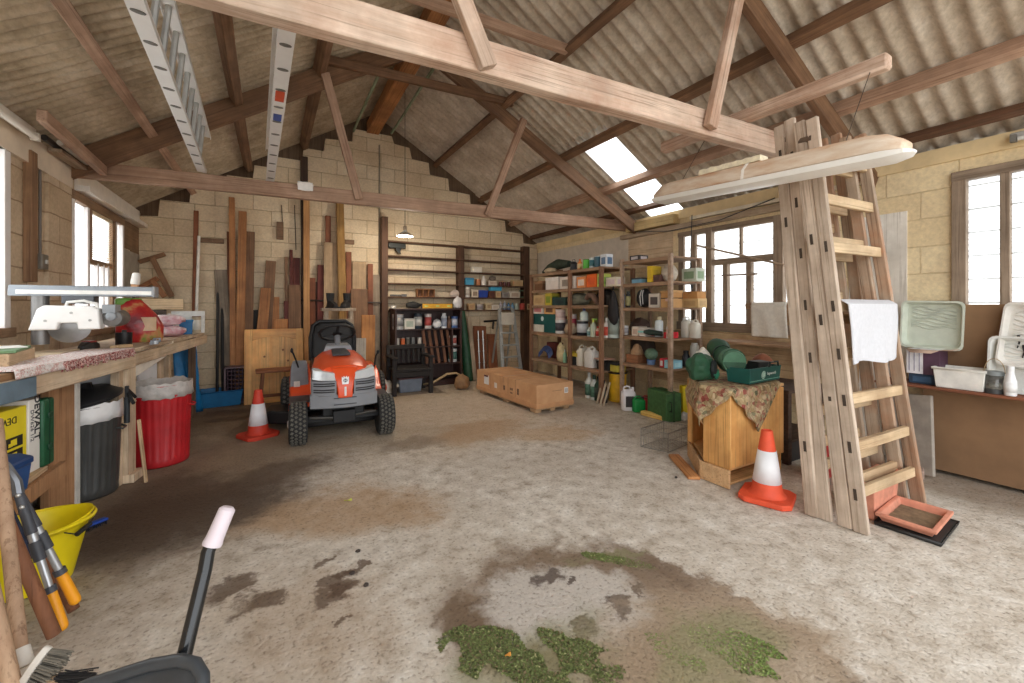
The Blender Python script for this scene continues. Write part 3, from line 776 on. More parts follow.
def sheet(name, label, cat, loc, sz, col, rz=0, group=None, m=None, tilt=None):
    b = MB(); b.bx(-sz[0]/2, sz[0]/2, -sz[1]/2, sz[1]/2, 0, sz[2]); o = mk(name, b, m or M(col, .6), None, T3(loc, tilt or (0,0,rz)), bev=min(.003, sz[2]*.3)); return tag(o, label, cat, group)

# ================================================================ WORKBENCH, LEFT
BZ = .98
FA, FB, FC, F0 = Vector((-1.10,2.89)), Vector((-.91,4.11)), Vector((-.71,6.22)), Vector((-1.26,1.9))
def bf(u, v, inset=0.0):
    d = ray(u, v); t = (-1.551-inset)/(d[0]-.156*d[1]); return Vector((d[0]*t, d[1]*t, EYE+d[2]*t))
PLY = wood((170,124,86), (200,156,114), 'Z', dirt=(130,92,62), dirt_amt=.4)
PINEW = wood((206,182,150), (230,212,186), 'X', dirt=(166,132,100), dirt_amt=.5)
PINEZ = wood((206,182,150), (230,212,186), 'Z', dirt=(166,132,100), dirt_amt=.5)
t = thing('workbench', 'long pale timber workbench running along the left wall under the windows', 'workbench', (0,0,0))
b = MB(); b.prism([(LX+.13,1.9),(F0.x,1.9),(FA.x,FA.y),(FB.x,FB.y),(FC.x+.0,FC.y),(LX+.13,FC.y)], BZ-.032, BZ, 'xy')
mk('worktop', b, wood((198,176,146), (224,206,180), 'Y', dirt=(150,124,98), dirt_amt=.6), t, bev=.004)
def fas(p, q, zt, zb, m, th=.03, nm='fascia_board', off=.014):
    d = (q-p).normalized(); nn = Vector((d.y, -d.x))*off
    return beam(nm, (p.x+nn.x, p.y+nn.y, (zt+zb)/2), (q.x+nn.x, q.y+nn.y, (zt+zb)/2), th, zt-zb, m, t)
f0 = fas(F0, FB, BZ-.034, BZ-.135, PINEW)
k = FA+(FB-FA)*.14
fas(F0, k, BZ-.036, BZ-.137, M((104,124,138), .6, var=.2), .006, 'painted_patch', .033)['label'] = 'blue-grey painted end of the fascia'
fas(F0, FA+(FB-FA)*.62, BZ+.002, BZ-.033, wood((150,112,78), (180,142,104), 'X'), .016, 'edge_strip', .008)
fas(FB, FC, BZ-.034, BZ-.125, PINEW)
# wide plywood leg and white-edged trim
p0 = bf(49, 420, .10); p1 = bf(77, 420, .10)
def leg(p0, p1, m, th=.05, nm='leg', z1=BZ-.04):
    p0 = Vector((p0.x, p0.y, 0)); p1 = Vector((p1.x, p1.y, 0)); mid = (p0+p1)/2; w_ = (p1-p0).length
    b = MB(); b.bx(-w_/2, w_/2, -th, 0, 0, z1); a = math.atan2(p1.y-p0.y, p1.x-p0.x)
    return mk(nm, b, m, t, T3(mid, (0,0,a+PI)) if False else T3(mid, (0,0,a)), bev=.003)
leg(p0, p1, PLY, -.04)
leg(bf(76.5,420,.09), bf(80.5,420,.09), M((206,204,196), .7), -.03)
leg(bf(119,420,.03), bf(127,420,.03), PINEZ, -.05); leg(bf(128,420), bf(136,420), PINEZ, -.06)
b = MB(); b.box((0,0,.03), (.16,.1,.06)); mk('foot_block', b, PINEZ, t, T3(onz(129,482)+Vector((0,.05,0)), (0,0,1.4)), bev=.004)
leg(Vector((-.98,5.35,0)), Vector((-.95,5.43,0)), PINEZ, -.05); leg(Vector((-.79,6.12,0)), Vector((-.785,6.2,0)), wood((96,74,56),(130,104,80),'Z'), -.06)
leg(Vector((-.94,5.62,0)), Vector((-.93,5.68,0)), PINEZ, -.05)
# diagonal painted brace and drawer box
beam('brace', (-.93,4.13,.80), (-.83,5.1,.92), .03, .11, M((226,218,204), .7, var=.12), t)
b = MB(); b.bx(-.06,.06,-.14,.14,0,.1); mk('drawer_box', b, wood((120,84,56),(150,110,78),'Y'), t, T3((-.95,4.75,.80),(0,0,-.1)), bev=.004)
# panels behind
WPAN = M((232,234,236), .5, var=.05)
b = MB(); b.bar((-1.36,4.225,.47), (-.985,4.205,.47), .015, .92); mk('side_panel', b, WPAN, t)['label'] = 'white painted panel'
b = MB(); b.bar((-1.06,5.0,.55), (-.99,5.32,.55), .015, .72); mk('side_panel', b, WPAN, t)
b = MB(); b.bar((LX+.16,2.1,.45),(LX+.17,3.9,.45), .012, .88); mk('back_panel', b, M((196,198,198), .6), t)
# shelf under the near end
b = MB(); s0 = bf(-60,500,-.13); s1 = bf(48,452,.0)
b.prism([(LX+.19,2.0),(s0.x,2.0),(s1.x,s1.y),(LX+.19,s1.y)], .415, .44, 'xy'); mk('shelf', b, wood((190,160,124),(214,188,154),'Y'), t, bev=.003)
beam('shelf_rail', (s0.x,2.2,.37), (s1.x+.01,s1.y+.16,.37), .03, .085, PLY, t)
b = MB(); b.bar((-1.30,2.5,.2),(-1.22,3.3,.2), .02, .4); mk('lower_panel', b, PLY, t)

# --- on the shelf: cases
def yawbf(): return math.atan2(FB.y-FA.y, FB.x-FA.x)     # along the bench front
RZ = yawbf()-PI/2
DD = (FB-FA).normalized(); D3 = Vector((DD.x, DD.y, 0)); N3 = Vector((DD.y, -DD.x, 0))
c = bf(27.5,430,.02)-D3*.225-N3*.12
t2 = thing('power_tool_box', 'yellow power tool box standing on the shelf under the workbench', 'box', (c.x-.0, c.y, .44), RZ)
b = MB(); b.bx(-.12,.12,-.22,.22,0,.355); mk('body', b, M((236,214,40), .5, var=.05), t2, bev=.004)
text('DEWALT', .05, M((40,38,30), .6), t2, facing((.1208,.05,.30),(1,0,0),PI))
for z in (.19,.125):
    b = MB(); b.bx(.12,.1212,.07,.19,z-.026,z+.026); p_ = mk('pictogram', b, M((36,34,28), .6), t2)
    b = MB(); b.bx(.1212,.1216,.11,.15,z-.016,z+.014); b.bx(.1212,.1216,.095,.12,z-.018,z+.0); mk('pictogram_mark', b, M((236,214,40), .6), p_)
for k in range(3):
    b = MB(); b.bx(.12,.1206,-.18,.03,.15+k*.03,.154+k*.03); mk('printed_line', b, M((150,136,40), .6), t2)
c2 = bf(34.5,430,.015)-N3*.11
t2 = thing('tool_case', 'white cardboard tool sleeve with black lettering beside the yellow box', 'box', (c2.x, c2.y, .44), RZ)
b = MB(); b.bx(-.11,.11,-.041,.041,0,.375); mk('body', b, M((232,228,220), .6, var=.05), t2, bev=.003)
text('DEWALT', .058, M((36,36,38), .6), t2, facing((.1106,.018,.275),(1,0,0),-PI/2), bold=.0012)
text('DW626 1/2', .034, M((70,70,72), .6), t2, facing((.1106,-.018,.24),(1,0,0),-PI/2))
c3 = bf(49.5,430,.0)-N3*.10
t2 = thing('drill_case', 'dark green plastic tool case standing on end under the workbench', 'case', (c3.x, c3.y, .44), RZ)
b = MB(); b.bx(-.13,.10,-.046,.046,0,.36); mk('shell', b, M((28,84,54), .45), t2, bev=.012, seg=3)
b = MB(); b.bx(-.132,.102,-.004,.004,.005,.362); mk('seam', b, M((18,58,38), .5), t2)
for z in (.1,.27):
    b = MB(); b.bx(.10,.108,-.018,.018,z-.015,z+.015); mk('latch', b, M((24,66,44), .4), t2, bev=.003)
c4 = bf(33,465,-.12)-D3*.215-N3*.095
t2 = thing('tool_box', 'dark blue plastic toolbox on the shelf edge in front of the yellow box', 'toolbox', (c4.x, c4.y, .441), RZ)
b = MB(); b.loft([[(-.085,-.2,0),(.085,-.2,0),(.085,.2,0),(-.085,.2,0)],[(-.095,-.21,.12),(.095,-.21,.12),(.095,.21,.12),(-.095,.21,.12)]]); mk('tray', b, M((32,74,128), .4), t2, bev=.006)
b = MB(); b.loft([[(-.1,-.215,.12),(.1,-.215,.12),(.1,.215,.12),(-.1,.215,.12)],[(-.1,-.215,.15),(.1,-.215,.15),(.1,.215,.15),(-.1,.215,.15)],[(-.06,-.19,.175),(.06,-.19,.175),(.06,.19,.175),(-.06,.19,.175)]]); mk('lid', b, M((30,66,116), .4), t2, bev=.006)
b = MB(); b.bx(.096,.105,-.03,.03,.09,.14); mk('latch', b, M((24,54,98), .4), t2, bev=.003)

# --- bins under the bench
def dustbin(label, loc, r, h, col, bag, lidcol=None, ribs=28, rough=.45, lid_tilt=None):
    t = thing('dustbin', label, 'bin', loc)
    n_ = ribs*4; rings = []
    for z, a, rib in ((0,.90,0),(.012,.93,0),(.06,.93,0),(.07,.92,1),(h*.82,.985,1),(h*.84,1.0,0),(h*.87,1.02,0),(h*.9,1.0,0),(h*.93,1.02,0),(h*.97,1.0,0),(h,1.03,0)):
        rings.append([(r*(a+(.018*math.cos(2*PI*j*ribs/n_) if rib else 0))*math.cos(2*PI*j/n_), r*(a+(.018*math.cos(2*PI*j*ribs/n_) if rib else 0))*math.sin(2*PI*j/n_), z) for j in range(n_)])
    b = MB(); b.loft(rings, cap=False); b.lathe([(r*.9,.004),(.001,.005)], 24, cap0=False); mk('body', b, M(col, rough, var=.2, sc=6), t, solid=.006)
    for sg in (0, PI):
        b = MB(); b.tube([(r*1.0*math.cos(sg+a), r*1.0*math.sin(sg+a), h*.72) if abs(a) > .2 else (r*1.14*math.cos(sg+a), r*1.14*math.sin(sg+a), h*.70) for a in (-.3,-.18,.18,.3)], .007, 6); mk('handle', b, M(col, rough), t)
    rr = random.Random(3)
    b = MB(); nb = 40
    def R(j, z, e): return (r*(1.045+e*mnoise.noise(Vector((math.cos(2*PI*j/nb)*3, math.sin(2*PI*j/nb)*3, z*9)))))
    rg = []
    for z, e in ((h-.10+0,.10),(h-.05,.03),(h-.01,.03),(h+.018,.02)):
        rg.append([(R(j,z,e)*math.cos(2*PI*j/nb), R(j,z,e)*math.sin(2*PI*j/nb), z+.02*mnoise.noise(Vector((j*.9, z*5, 4)))) for j in range(nb)])
    rg.append([(r*.9*math.cos(2*PI*j/nb), r*.9*math.sin(2*PI*j/nb), h-.02+.02*mnoise.noise(Vector((j*.7,1,4)))) for j in range(nb)])
    rg.append([(r*.5*math.cos(2*PI*j/nb), r*.5*math.sin(2*PI*j/nb), h-.07+.03*mnoise.noise(Vector((j*.7,9,4)))) for j in range(nb)])
    b.loft(rg, cap=False); b.f.append(tuple(len(b.v)-nb+j for j in range(nb))); mk('bin_liner', b, bag, t, solid=.003)
    if lidcol:
        b = MB(); b.lathe([(r*1.08,0),(r*1.1,.02),(r*1.06,.03),(r*.8,.06),(r*.3,.08),(.01,.085)], 28, cap1=True); b.box((0,0,.1), (.12,.03,.03)); b.box((-.05,0,.09), (.02,.03,.04)); b.box((.05,0,.09), (.02,.03,.04))
        mk('lid', b, M(lidcol, .5), t, T3((0,0,h+.03), lid_tilt or (0,0,0)))
    return t
BAGW = M((236,234,232), .35, var=.08, bump=.3); BAGG = M((190,184,178), .4, var=.22, sc=20, bump=.4)
dustbin('dark grey ribbed dustbin with black lid and white liner under the workbench', (-1.13,3.985,0), .19, .62, (62,62,60), BAGW, (28,28,30), lid_tilt=(.16,-.14,0))
dustbin('red ribbed metal dustbin with crumpled grey liner beside the workbench leg', (-.81,4.51,0), .205, .655, (176,30,36), BAGG)
a = Vector((-.90,4.16,.40)); p = onz(146,483); o = beam('stick', (p.x,p.y,.005), (-.845,4.02,.47), .022, .022, wood((196,160,120),(220,190,152),'X')); tag(o, 'short pale stick leaning against the workbench leg by the red dustbin', 'stick')
# black pointing tool hung on the leg
t2 = thing('sealant_gun', 'black sealant gun hanging from the workbench leg', 'tool', bf(127,400,-.05))
b = MB(); b.tube([(0,0,-.16),(0,0,.02)], .017, 10); mk('barrel', b, M((34,38,42), .5), t2)
b = MB(); b.bar((0,0,.02),(0,0,.10), .02, .03); b.bar((0,0,.06),(.05,-.06,-.02), .016, .02); b.bar((0,0,.08),(.03,.08,.0), .012, .02); mk('grip', b, M((28,28,30), .5), t2, bev=.003)

# --- blue things by the far end
b = MB()
q = [onz(180,415)+Vector((0,0,0)), onz(203,411)]
def bl(u, v):
    lo = q[0].lerp(q[1], u); hi = Vector((-1.02,6.27,.80)).lerp(Vector((-.80,6.30,.82)), u); p = lo.lerp(hi, v)
    return p+Vector((.02*mnoise.noise(Vector((u*3,v*4,2))), .03*mnoise.noise(Vector((u*4,v*3,7)))-.05*math.sin(v*PI), 0))
b.grid(bl, 10, 14); o = mk('blue_sheet', b, M((24,116,172), .5, var=.15), None, solid=.012); tag(o, 'bright blue plastic sheet leaning against the far end of the workbench', 'sheet')
openbox('blue plastic tub on the floor in the corner beyond the workbench', (-.58,6.72,0), (.46,.34,.2), (18,108,160), .1, name='tub', cat='tub', flare=.12, rim=(14,96,146))
heap('refuse_bag', 'black bag on a ledge under the far part of the workbench', 'bag', (-.94,5.5,.0), (.14,.14,.26), (34,32,32), .3, seed=4)
# --- bench top goods
# woven rug hanging over the front edge
n = NT('woven_rug'); mp = n.coord(scale=(1,1,1)); wv = n.n('ShaderNodeTexWave'); wv.wave_type = 'BANDS'; wv.bands_direction = 'X'; wv.inputs['Scale'].default_value = 16; wv.inputs['Distortion'].default_value = 7; wv.inputs['Detail'].default_value = 2; wv.inputs['Detail Scale'].default_value = 6
n.l(mp, 0, wv, 0); fr = n.noise(mp, 55, 2, .6)
r = n.ramp(wv, 'Fac', [(.25, lin((238,232,228))), (.65, lin((232,220,214))), (.95, lin((214,168,162)))]); r2 = n.ramp(fr, 'Fac', [(.38, (.8,.76,.74,1)), (.6, (1.05,1.05,1.05,1))])
n.base(n.mix(None, r.outputs[0], r2.outputs[0], 'MULTIPLY', .7)); n.b.inputs['Roughness'].default_value = .95; n.bump(fr.outputs['Fac'], .6, .004); RUG = n.m
t2 = thing('rug', 'pale woven rug with red fringe laid along the front of the workbench', 'rug', (0,0,0))
dd = (FB-FA).normalized(); nn = Vector((dd.y,-dd.x))
def rg(u, v):
    p = (FA+dd*.02)+dd*(1.15*u); w_ = -.21+.21*min(v/.85, 1); p = p+nn*(w_+(.036 if v > .85 else 0)+(.006 if v > .86 else 0)); z = BZ+.012+.006*mnoise.noise(Vector((u*9,v*6,1)))
    if v > .86: z = BZ-.0-.03*(v-.86)/.14
    return (p.x, p.y, z)
b = MB(); b.grid(rg, 40, 14); mk('weave', b, RUG, t2, solid=.008)
n = NT('fringe'); mp = n.coord(); a_ = n.noise(mp, 90, 2, .5); r = n.ramp(a_, 'Fac', [(.34, lin((84,40,38))), (.46, lin((160,78,74))), (.56, lin((222,200,188))), (.64, lin((120,60,56)))]); n.base(r.outputs[0]); n.b.inputs['Roughness'].default_value = .95; FRINGE = n.m
b = MB(); rnd = random.Random(5)
for k in range(230):
    u = .30+.70*k/229; p = (FA+dd*.02)+dd*(1.15*u)+nn*(.040+.012*rnd.random()); L_ = .03+.03*rnd.random()
    b.bar((p.x,p.y,BZ+.012), (p.x+rnd.uniform(-.012,.012), p.y+rnd.uniform(-.012,.012), BZ+.012-L_), .007, .004)
o = mk('fringe', b, FRINGE, t2, smooth=False); o['kind'] = 'stuff'; o['label'] = 'dark red and cream fringe'
# radial arm saw
SY = 3.9
t2 = thing('radial_arm_saw', 'white and grey radial arm saw standing at the back of the workbench', 'saw', (-1.2, SY, BZ))
b = MB(); b.bx(-.17,.02,-.2,.2,0,.018); mk('table', b, wood((206,184,152),(228,208,180),'Y'), t2, bev=.004)
b = MB(); b.tube([(-.11,0,.07),(-.11,0,.40)], .042, 16); mk('column', b, M((120,118,116), .4, .6), t2)
b = MB(); b.loft([[(x,-w_,.385),(x,w_,.385),(x,w_,.42),(x,w_*.8,.455),(x,-w_*.8,.455),(x,-w_,.42)] for x, w_ in ((-.24,.05),(.0,.055),(.40,.06),(.47,.06))]); mk('arm', b, M((148,154,160), .45, .2), t2, bev=.006)
b = MB(); b.bx(-.2,.46,-.0615,-.058,.398,.424); mk('scale_strip', b, M((238,236,230), .5), t2)
b = MB(); b.bx(.465,.478,-.062,.062,.38,.457); mk('end_cap', b, M((150,152,154), .5), t2, bev=.004)
b = MB(); b.bx(.0,.16,-.05,.05,.335,.39); mk('carriage', b, M((90,92,96), .45, .4), t2, bev=.008)
b = MB(); b.prism([(-.14,.165),(-.10,.30),(-.07,.325),(.15,.32),(.19,.30),(.20,.165),(.09,.165),(.085,.21),(.0,.21),(-.01,.165)], -.085, .0, 'xz'); mk('blade_guard', b, M((242,240,236), .35, var=.04), t2, bev=.010, seg=3)
b = MB(); b.tube([(.02,-.045,.30),(.03,-.045,.345),(.11,-.045,.355),(.17,-.045,.335),(.18,-.045,.29)], .011, 8); mk('handle', b, M((236,234,228), .35), t2)
b = MB(); b.lathe([(.105,-.002),(.108,0),(.105,.002)], 40, T3((.04,-.04,.185),(PI/2,0,0))); mk('blade', b, M((150,150,150), .35, .8), t2)
b = MB(); b.lathe([(.03,0),(.055,.01),(.06,.05),(.06,.19),(.045,.21)], 20, T3((.24,-.03,.235),(-PI/2,0,0))); mk('motor', b, M((120,116,112), .45, .2), t2)
b = MB(); b.lathe([(.028,0),(.03,.02),(.01,.03)], 14, T3((.25,-.06,.25),(PI/2,0,0))); b.bx(.2,.27,-.06,.06,.27,.33); mk('motor_cap', b, M((146,150,154), .4), t2, bev=.004)
for x, z in ((-.06,.225),(.06,.275),(.15,.225)):
    b = MB(); b.lathe([(.008,0),(.008,.004)], 10, T3((x,-.085,z),(PI/2,0,0))); mk('bolt', b, M((176,174,170), .4, .5), t2)
# small things round the saw
def onb(u, v, dz=0): return onz(u, v, BZ+dz)
def flat(label, u0, v0, u1, v1, wd, th, col, name, cat, dz=0, m=None):
    p = onb(u0, v0); q = onb(u1, v1); b = MB(); b.bar((p.x,p.y,BZ+dz+th/2), (q.x,q.y,BZ+dz+th/2), wd, th); o = mk(name, b, m or M(col, .6), None, bev=min(.003, th*.3)); return tag(o, label, cat)
t2 = thing('carton', 'small cream carton at the near end of the workbench', 'box', (-1.30,2.98,BZ), .1); b = MB(); b.bx(-.05,.05,-.08,.08,0,.07); mk('body', b, M((232,222,204), .7), t2, bev=.003); b = MB(); b.bx(-.052,.052,-.082,.082,.05,.073); mk('lid', b, M((222,210,190), .7), t2, bev=.002)
sheet('board_stack', 'low pale plywood block on the workbench carrying the green folder', 'block', (-1.27,3.32,BZ), (.17,.42,.075), None, .12, m=wood((196,166,130),(220,194,160),'Y'))
sheet('folder', 'green folder lying on the plywood block before the saw', 'folder', (-1.26,3.33,BZ+.076), (.15,.38,.014), (112,146,104), .2)
sheet('paper_sheet', 'white papers lying on the green folder', 'paper', (-1.27,3.40,BZ+.091), (.12,.2,.004), (240,236,228), .5)
sheet('board_offcut', 'cream board offcut lying on the workbench right of the green folder', 'offcut', (-1.0,4.28,BZ+.0), (.06,.16,.022), None, -.3, m=wood((206,170,126),(230,200,158),'Y'))
t2 = thing('sander', 'black hand sander lying in front of the saw', 'tool', (-1.18,4.27,BZ), 1.3)
b = MB(); b.loft([[(x,-w_,0),(x,w_,0),(x,w_*.8,h_),(x,-w_*.8,h_)] for x, w_, h_ in ((-.09,.02,.03),(-.04,.035,.055),(.03,.03,.06),(.09,.018,.035))]); mk('body', b, M((38,36,36), .5), t2, bev=.008)
b = MB(); b.bx(-.03,.03,-.031,.031,.05,.062); mk('switch_plate', b, M((150,60,50), .5), t2, bev=.002)
t2 = thing('pot', 'black pot with tools standing on the workbench right of the saw', 'pot', (-1.02,4.42,BZ)); b = MB(); b.lathe([(.045,0),(.05,.01),(.052,.11),(.046,.11),(.042,.012)], 18); mk('body', b, M((26,26,28), .4), t2)
b = MB(); b.box((.0,0,.1), (.03,.02,.06), (.2,.1,.3)); mk('tool_head', b, M((48,46,44), .5), t2, bev=.003)
for k, (x, y, l_, lab) in enumerate(((-.87,4.72,.5,'steel straight edge lying on the workbench by the red bag'),)):
    b = MB(); b.bx(-.02,.02,-l_/2,l_/2,0,.012); b.bx(.025,.045,-l_/2+.03,l_/2-.1,0,.02); 
    t2 = thing('clamp', 'long steel sash clamp lying on the workbench by the red bag', 'clamp', (x,y,BZ), .13)
    c_ = MB(); c_.bx(-.006,.006,-l_/2,l_/2,.004,.03); mk('bar', c_, M((176,178,180), .35, .7), t2)
    for yy in (-.2,.12):
        c_ = MB(); c_.bx(-.035,.02,yy-.015,yy+.015,0,.036); mk('jaw', c_, M((130,132,136), .4, .6), t2, bev=.003)
    c_ = MB(); c_.tube([(-.02,-.2,.018),(-.02,-.31,.018)], .006, 8); c_.tube([(-.02,-.31,-.0+.018),(-.02,-.32,.018)], .012, 8); mk('screw', c_, M((110,112,116), .4, .7), t2)
# red sack
n = NT('printed_sack'); mp = n.coord(); nz = n.noise(mp, 7, 3, .5); r = n.ramp(nz, 'Fac', [(.36, lin((120,26,32))), (.48, lin((168,34,38))), (.56, lin((186,58,48))), (.62, lin((196,140,92))), (.7, lin((112,166,64)))]); n.base(r.outputs[0]); n.b.inputs['Roughness'].default_value = .3; n2 = n.noise(mp, 22, 3, .5); n.bump(n2.outputs['Fac'], .5, .01)
t2 = thing('sack', 'red printed plastic sack with rolled top standing on the workbench', 'sack', (-1.03,4.92,BZ), .25)
rings = []
for z, a, bb, dx in ((0,.15,.085,0),(.03,.165,.1,0),(.14,.165,.105,.005),(.24,.14,.085,-.02),(.33,.10,.05,-.05),(.38,.085,.02,-.075)):
    rings.append([(a*math.cos(2*PI*j/20)*(1+.08*mnoise.noise(Vector((j,z*9,1))))+dx, bb*math.sin(2*PI*j/20)*(1+.15*mnoise.noise(Vector((j*1.3,z*8,5)))), z) for j in range(20)])
b = MB(); b.loft(rings); mk('body', b, n.m, t2)
b = MB(); b.loft([[(x,-.104+abs(x-.05)*.3,.1),(x,-.108+abs(x-.05)*.3,.1),(x,-.10+abs(x-.05)*.3,.22),(x,-.095+abs(x-.05)*.3,.22)] for x in (-.01,.05,.11)]); mk('printed_panel', b, M((206,170,130), .4), t2)
b = MB(); b.bar((-.16,-.03,.355),(.02,.03,.355), .05, .07); mk('rolled_top', b, M((104,150,62), .4), t2, bev=.02, seg=3)
# pink bags, blue tub, timber block, tins at the far end
n = NT('pink_film'); mp = n.coord(); nz = n.noise(mp, 9, 4, .6); r = n.ramp(nz, 'Fac', [(.35, lin((240,236,236))), (.52, lin((232,206,212))), (.68, lin((206,136,152)))]); n.base(r.outputs[0]); n.b.inputs['Roughness'].default_value = .3; n.bump(nz.outputs['Fac'], .6, .01); PINK = n.m
for k, (lab, z, sc_) in enumerate((('lower of two pink and white plastic packs at the far end of the workbench', 0, 1.0), ('upper of two pink and white plastic packs at the far end of the workbench', .115, .92))):
    b = MB(); b.ball((0,0,.06), (.21*sc_,.14*sc_,.064), 18, 10, .25, k+2); b.v = [Vector((p.x,p.y,max(.002,min(p.z,.114)))) for p in b.v]
    o = mk('plastic_pack', b, PINK, None, T3((-.99,5.55,BZ+z),(0,0,.5-.2*k))); tag(o, lab, 'pack', 'pink packs on the workbench')
t2 = openbox('small blue plastic tub at the far end of the workbench', (-.85,6.0,BZ), (.12,.13,.16), (36,112,168), .1, name='tub', cat='tub', flare=.08, rim=(58,134,186))
can('small tin with brown lid at the far corner of the workbench', (-.77,6.13,BZ), .042, .2, (196,178,150), (120,84,56), (226,220,206))
t2 = thing('crate', 'low dark box under the timber block at the far end of the workbench', 'box', (-1.16,5.86,BZ), .1); b = MB(); b.bx(-.15,.15,-.11,.11,0,.28); mk('body', b, wood((64,52,44),(92,76,62),'X'), t2, bev=.004); b = MB(); b.bx(-.152,.152,-.112,.112,.18,.2); mk('rim', b, M((46,40,36), .6), t2)
t2 = thing('timber_block', 'thick cream timber block resting on the dark box at the far end of the workbench', 'timber', (-1.10,5.86,BZ+.281), .45)
b = MB(); b.bx(-.22,.24,-.055,.055,0,.115); mk('body', b, wood((216,190,150),(236,214,178),'X'), t2, bev=.006); b = MB(); b.bx(.2402,.2415,-.052,.052,.003,.112); mk('end_grain', b, wood((96,66,46),(126,90,64),'Z'), t2)
bottle('small clear bottle with blue label among the packs on the workbench', (-.97,5.8,BZ), .035, .24, (214,222,230), (232,230,226), (62,84,140))
b = MB(); b.bx(-.16,.16,-.006,.006,0,.26); o = mk('white_board', b, M((228,228,224), .6), None, T3((-.86,6.19,BZ),(-.08,0,-.05))); tag(o, 'small white board standing at the far end of the workbench', 'board')
# brush in the window corner
t2 = thing('broom_brush', 'hand brush with white cap propped up in the far window corner', 'brush', (-1.36,6.05,BZ), rot=(.0,.10,0))
b = MB(); b.tube([(0,0,0),(0,0,.52)], .012, 8); mk('handle', b, M((52,46,42), .6), t2)
b = MB(); b.loft([[(x,-w_,z) for x, w_ in ((-.03,.02),(.03,.02))]+[(x,w_,z) for x, w_ in ((.03,.02),(-.03,.02))] for z in (.52,.56)]); mk('stock', b, M((196,150,110), .6), t2, bev=.004)
b = MB(); b.lathe([(.04,.56),(.042,.6),(.036,.68),(.02,.69)], 14); mk('cap', b, M((242,238,232), .5), t2)
# switch box and post on the left wall
t2 = thing('wall_post', 'brown upright timber fixed to the left wall between the windows', 'post', (LX+.0,4.25,1.47)); b = MB(); b.bx(0,.045,-.045,.045,0,.92); mk('post', b, wood((132,98,70),(164,128,94),'Z'), t2, bev=.004)
t2 = thing('switch_box', 'grey metal switch box on the left wall beside the brown post', 'switch', (LX+.0,4.40,1.57)); b = MB(); b.bx(0,.05,-.05,.05,0,.11); mk('body', b, M((128,120,108), .5, .3), t2, bev=.006); b = MB(); b.bx(.05,.062,-.015,.015,.04,.07); mk('toggle', b, M((196,190,180), .5), t2, bev=.003)
b = MB(); b.tube([(.02,0,.11),(.02,0,.8)], .009, 6); mk('conduit', b, M((110,100,90), .5), t2)
# ================================================================ BACK WALL: LEANING TIMBER
C_OR, C_RB, C_BR, C_DB, C_GY, C_PL, C_MU, C_DR = (((162,104,60),(194,140,90)), ((122,68,42),(152,94,62)), ((112,80,56),(148,112,82)), ((64,42,32),(98,68,50)),
    ((128,112,94),(164,148,128)), ((178,148,114),(206,178,142)), ((140,102,48),(176,136,76)), ((88,34,28),(118,56,44)))
def lean(name, label, u0, v0, u1, wpx, c, ytop=7.06, ybot=6.9, z0=0.0, th=.025, group='timber leaning on the back wall', cat='timber'):
    a = ony(u0, v0, ytop); d = ray(u1, 390); x1 = d[0]/d[1]*ybot; p0 = Vector((x1, ybot, z0)); p1 = Vector((a.x, ytop-th*.6-.01, a.z))
    wd = wpx*(a.x*_s+a.y*_c)/FPX
    o = beam(name, p0, p1, wd, th, wood(c[0], c[1], 'X', dirt=tuple(int(q*.7) for q in c[0])), up=(0,-1,.05), warp=.004); return tag(o, label, cat, group)
lean('plank','thin red-brown batten in the corner behind the white pole', 196.5,211, 193,4, C_RB, 7.08,7.02, .0, .02)
b = MB(); b.tube([Vector((ony(193,330,6.86).x, 6.9, .0)), ony(199,236,7.05)], .018, 10); o = mk('pole', b, M((232,226,214), .5), None); tag(o, 'white painted pole leaning in the back corner behind the workbench', 'pole')
for k, (u0, v0, u1, lab) in enumerate(((218,282,217,'black metal pole standing in the back left corner, left of two'), (222,296,223,'black metal pole standing in the back left corner, right of two'))):
    b = MB(); b.tube([Vector((ony(u1,390,6.78).x, 6.78, 0)), ony(u0, v0, 7.06)], .018, 8); o = mk('pole', b, M((34,32,32), .5, .3), None); tag(o, lab, 'pole')
lean('plank','weathered grey board leaning beside the black poles', 221,270, 229,11, C_GY, 7.07,6.97)
lean('plank','tall slim orange-brown batten left of its neighbour, reaching up to the tie beam', 232,198, 233.5,5, C_OR, 7.06,6.86, 0,.04)
lean('plank','short red-brown batten behind the tall slim batten', 229.5,232, 231,4, C_RB, 7.08,7.0)
lean('plank','tall orange batten leaning in front of the dark wide plank', 243,212, 239,7, C_OR, 7.05,6.82, 0,.045)
lean('plank','wide dark brown plank with a white-tipped end', 249,232, 246,10, C_BR, 7.07,6.93, 0,.04)
lean('plank','short black board between the brown planks and the pine door', 254,310, 254,7, ((34,32,32),(50,48,46)), 7.07,6.98)
lean('plank','dark weathered board tilted to the right above the pine door', 271,261, 262,9, C_BR, 7.07,6.93)
lean('plank','pale orange plank leaning to the right above the pine door', 266,288, 255,9, C_OR, 7.02,6.84)
lean('plank','orange plank end standing upright behind the pine door', 275,297, 273,8, C_OR, 7.05,6.92)
lean('plank','short wide orange board standing behind the right corner of the pine door', 281,319, 281,12, ((190,120,66),(214,156,100)), 7.0,6.86)
lean('plank','thin brown rod of timber left of the grey-brown board', 286,257, 288,3, C_BR, 7.07,6.96)
lean('plank','narrow dark red batten, left one of a pair above the grey-brown board', 291,250, 292,3, C_DR, 7.08,6.99)
lean('plank','dark red batten, right one of a pair above the grey-brown board', 296.5,258, 297,6, C_DR, 7.08,7.0)
lean('plank','broad grey-brown board in front of the red battens', 294.5,285, 295,11, C_BR, 7.04,6.9)
lean('plank','short dark red board left of the tall post', 286,301, 287,4, C_DR, 7.02,6.94)
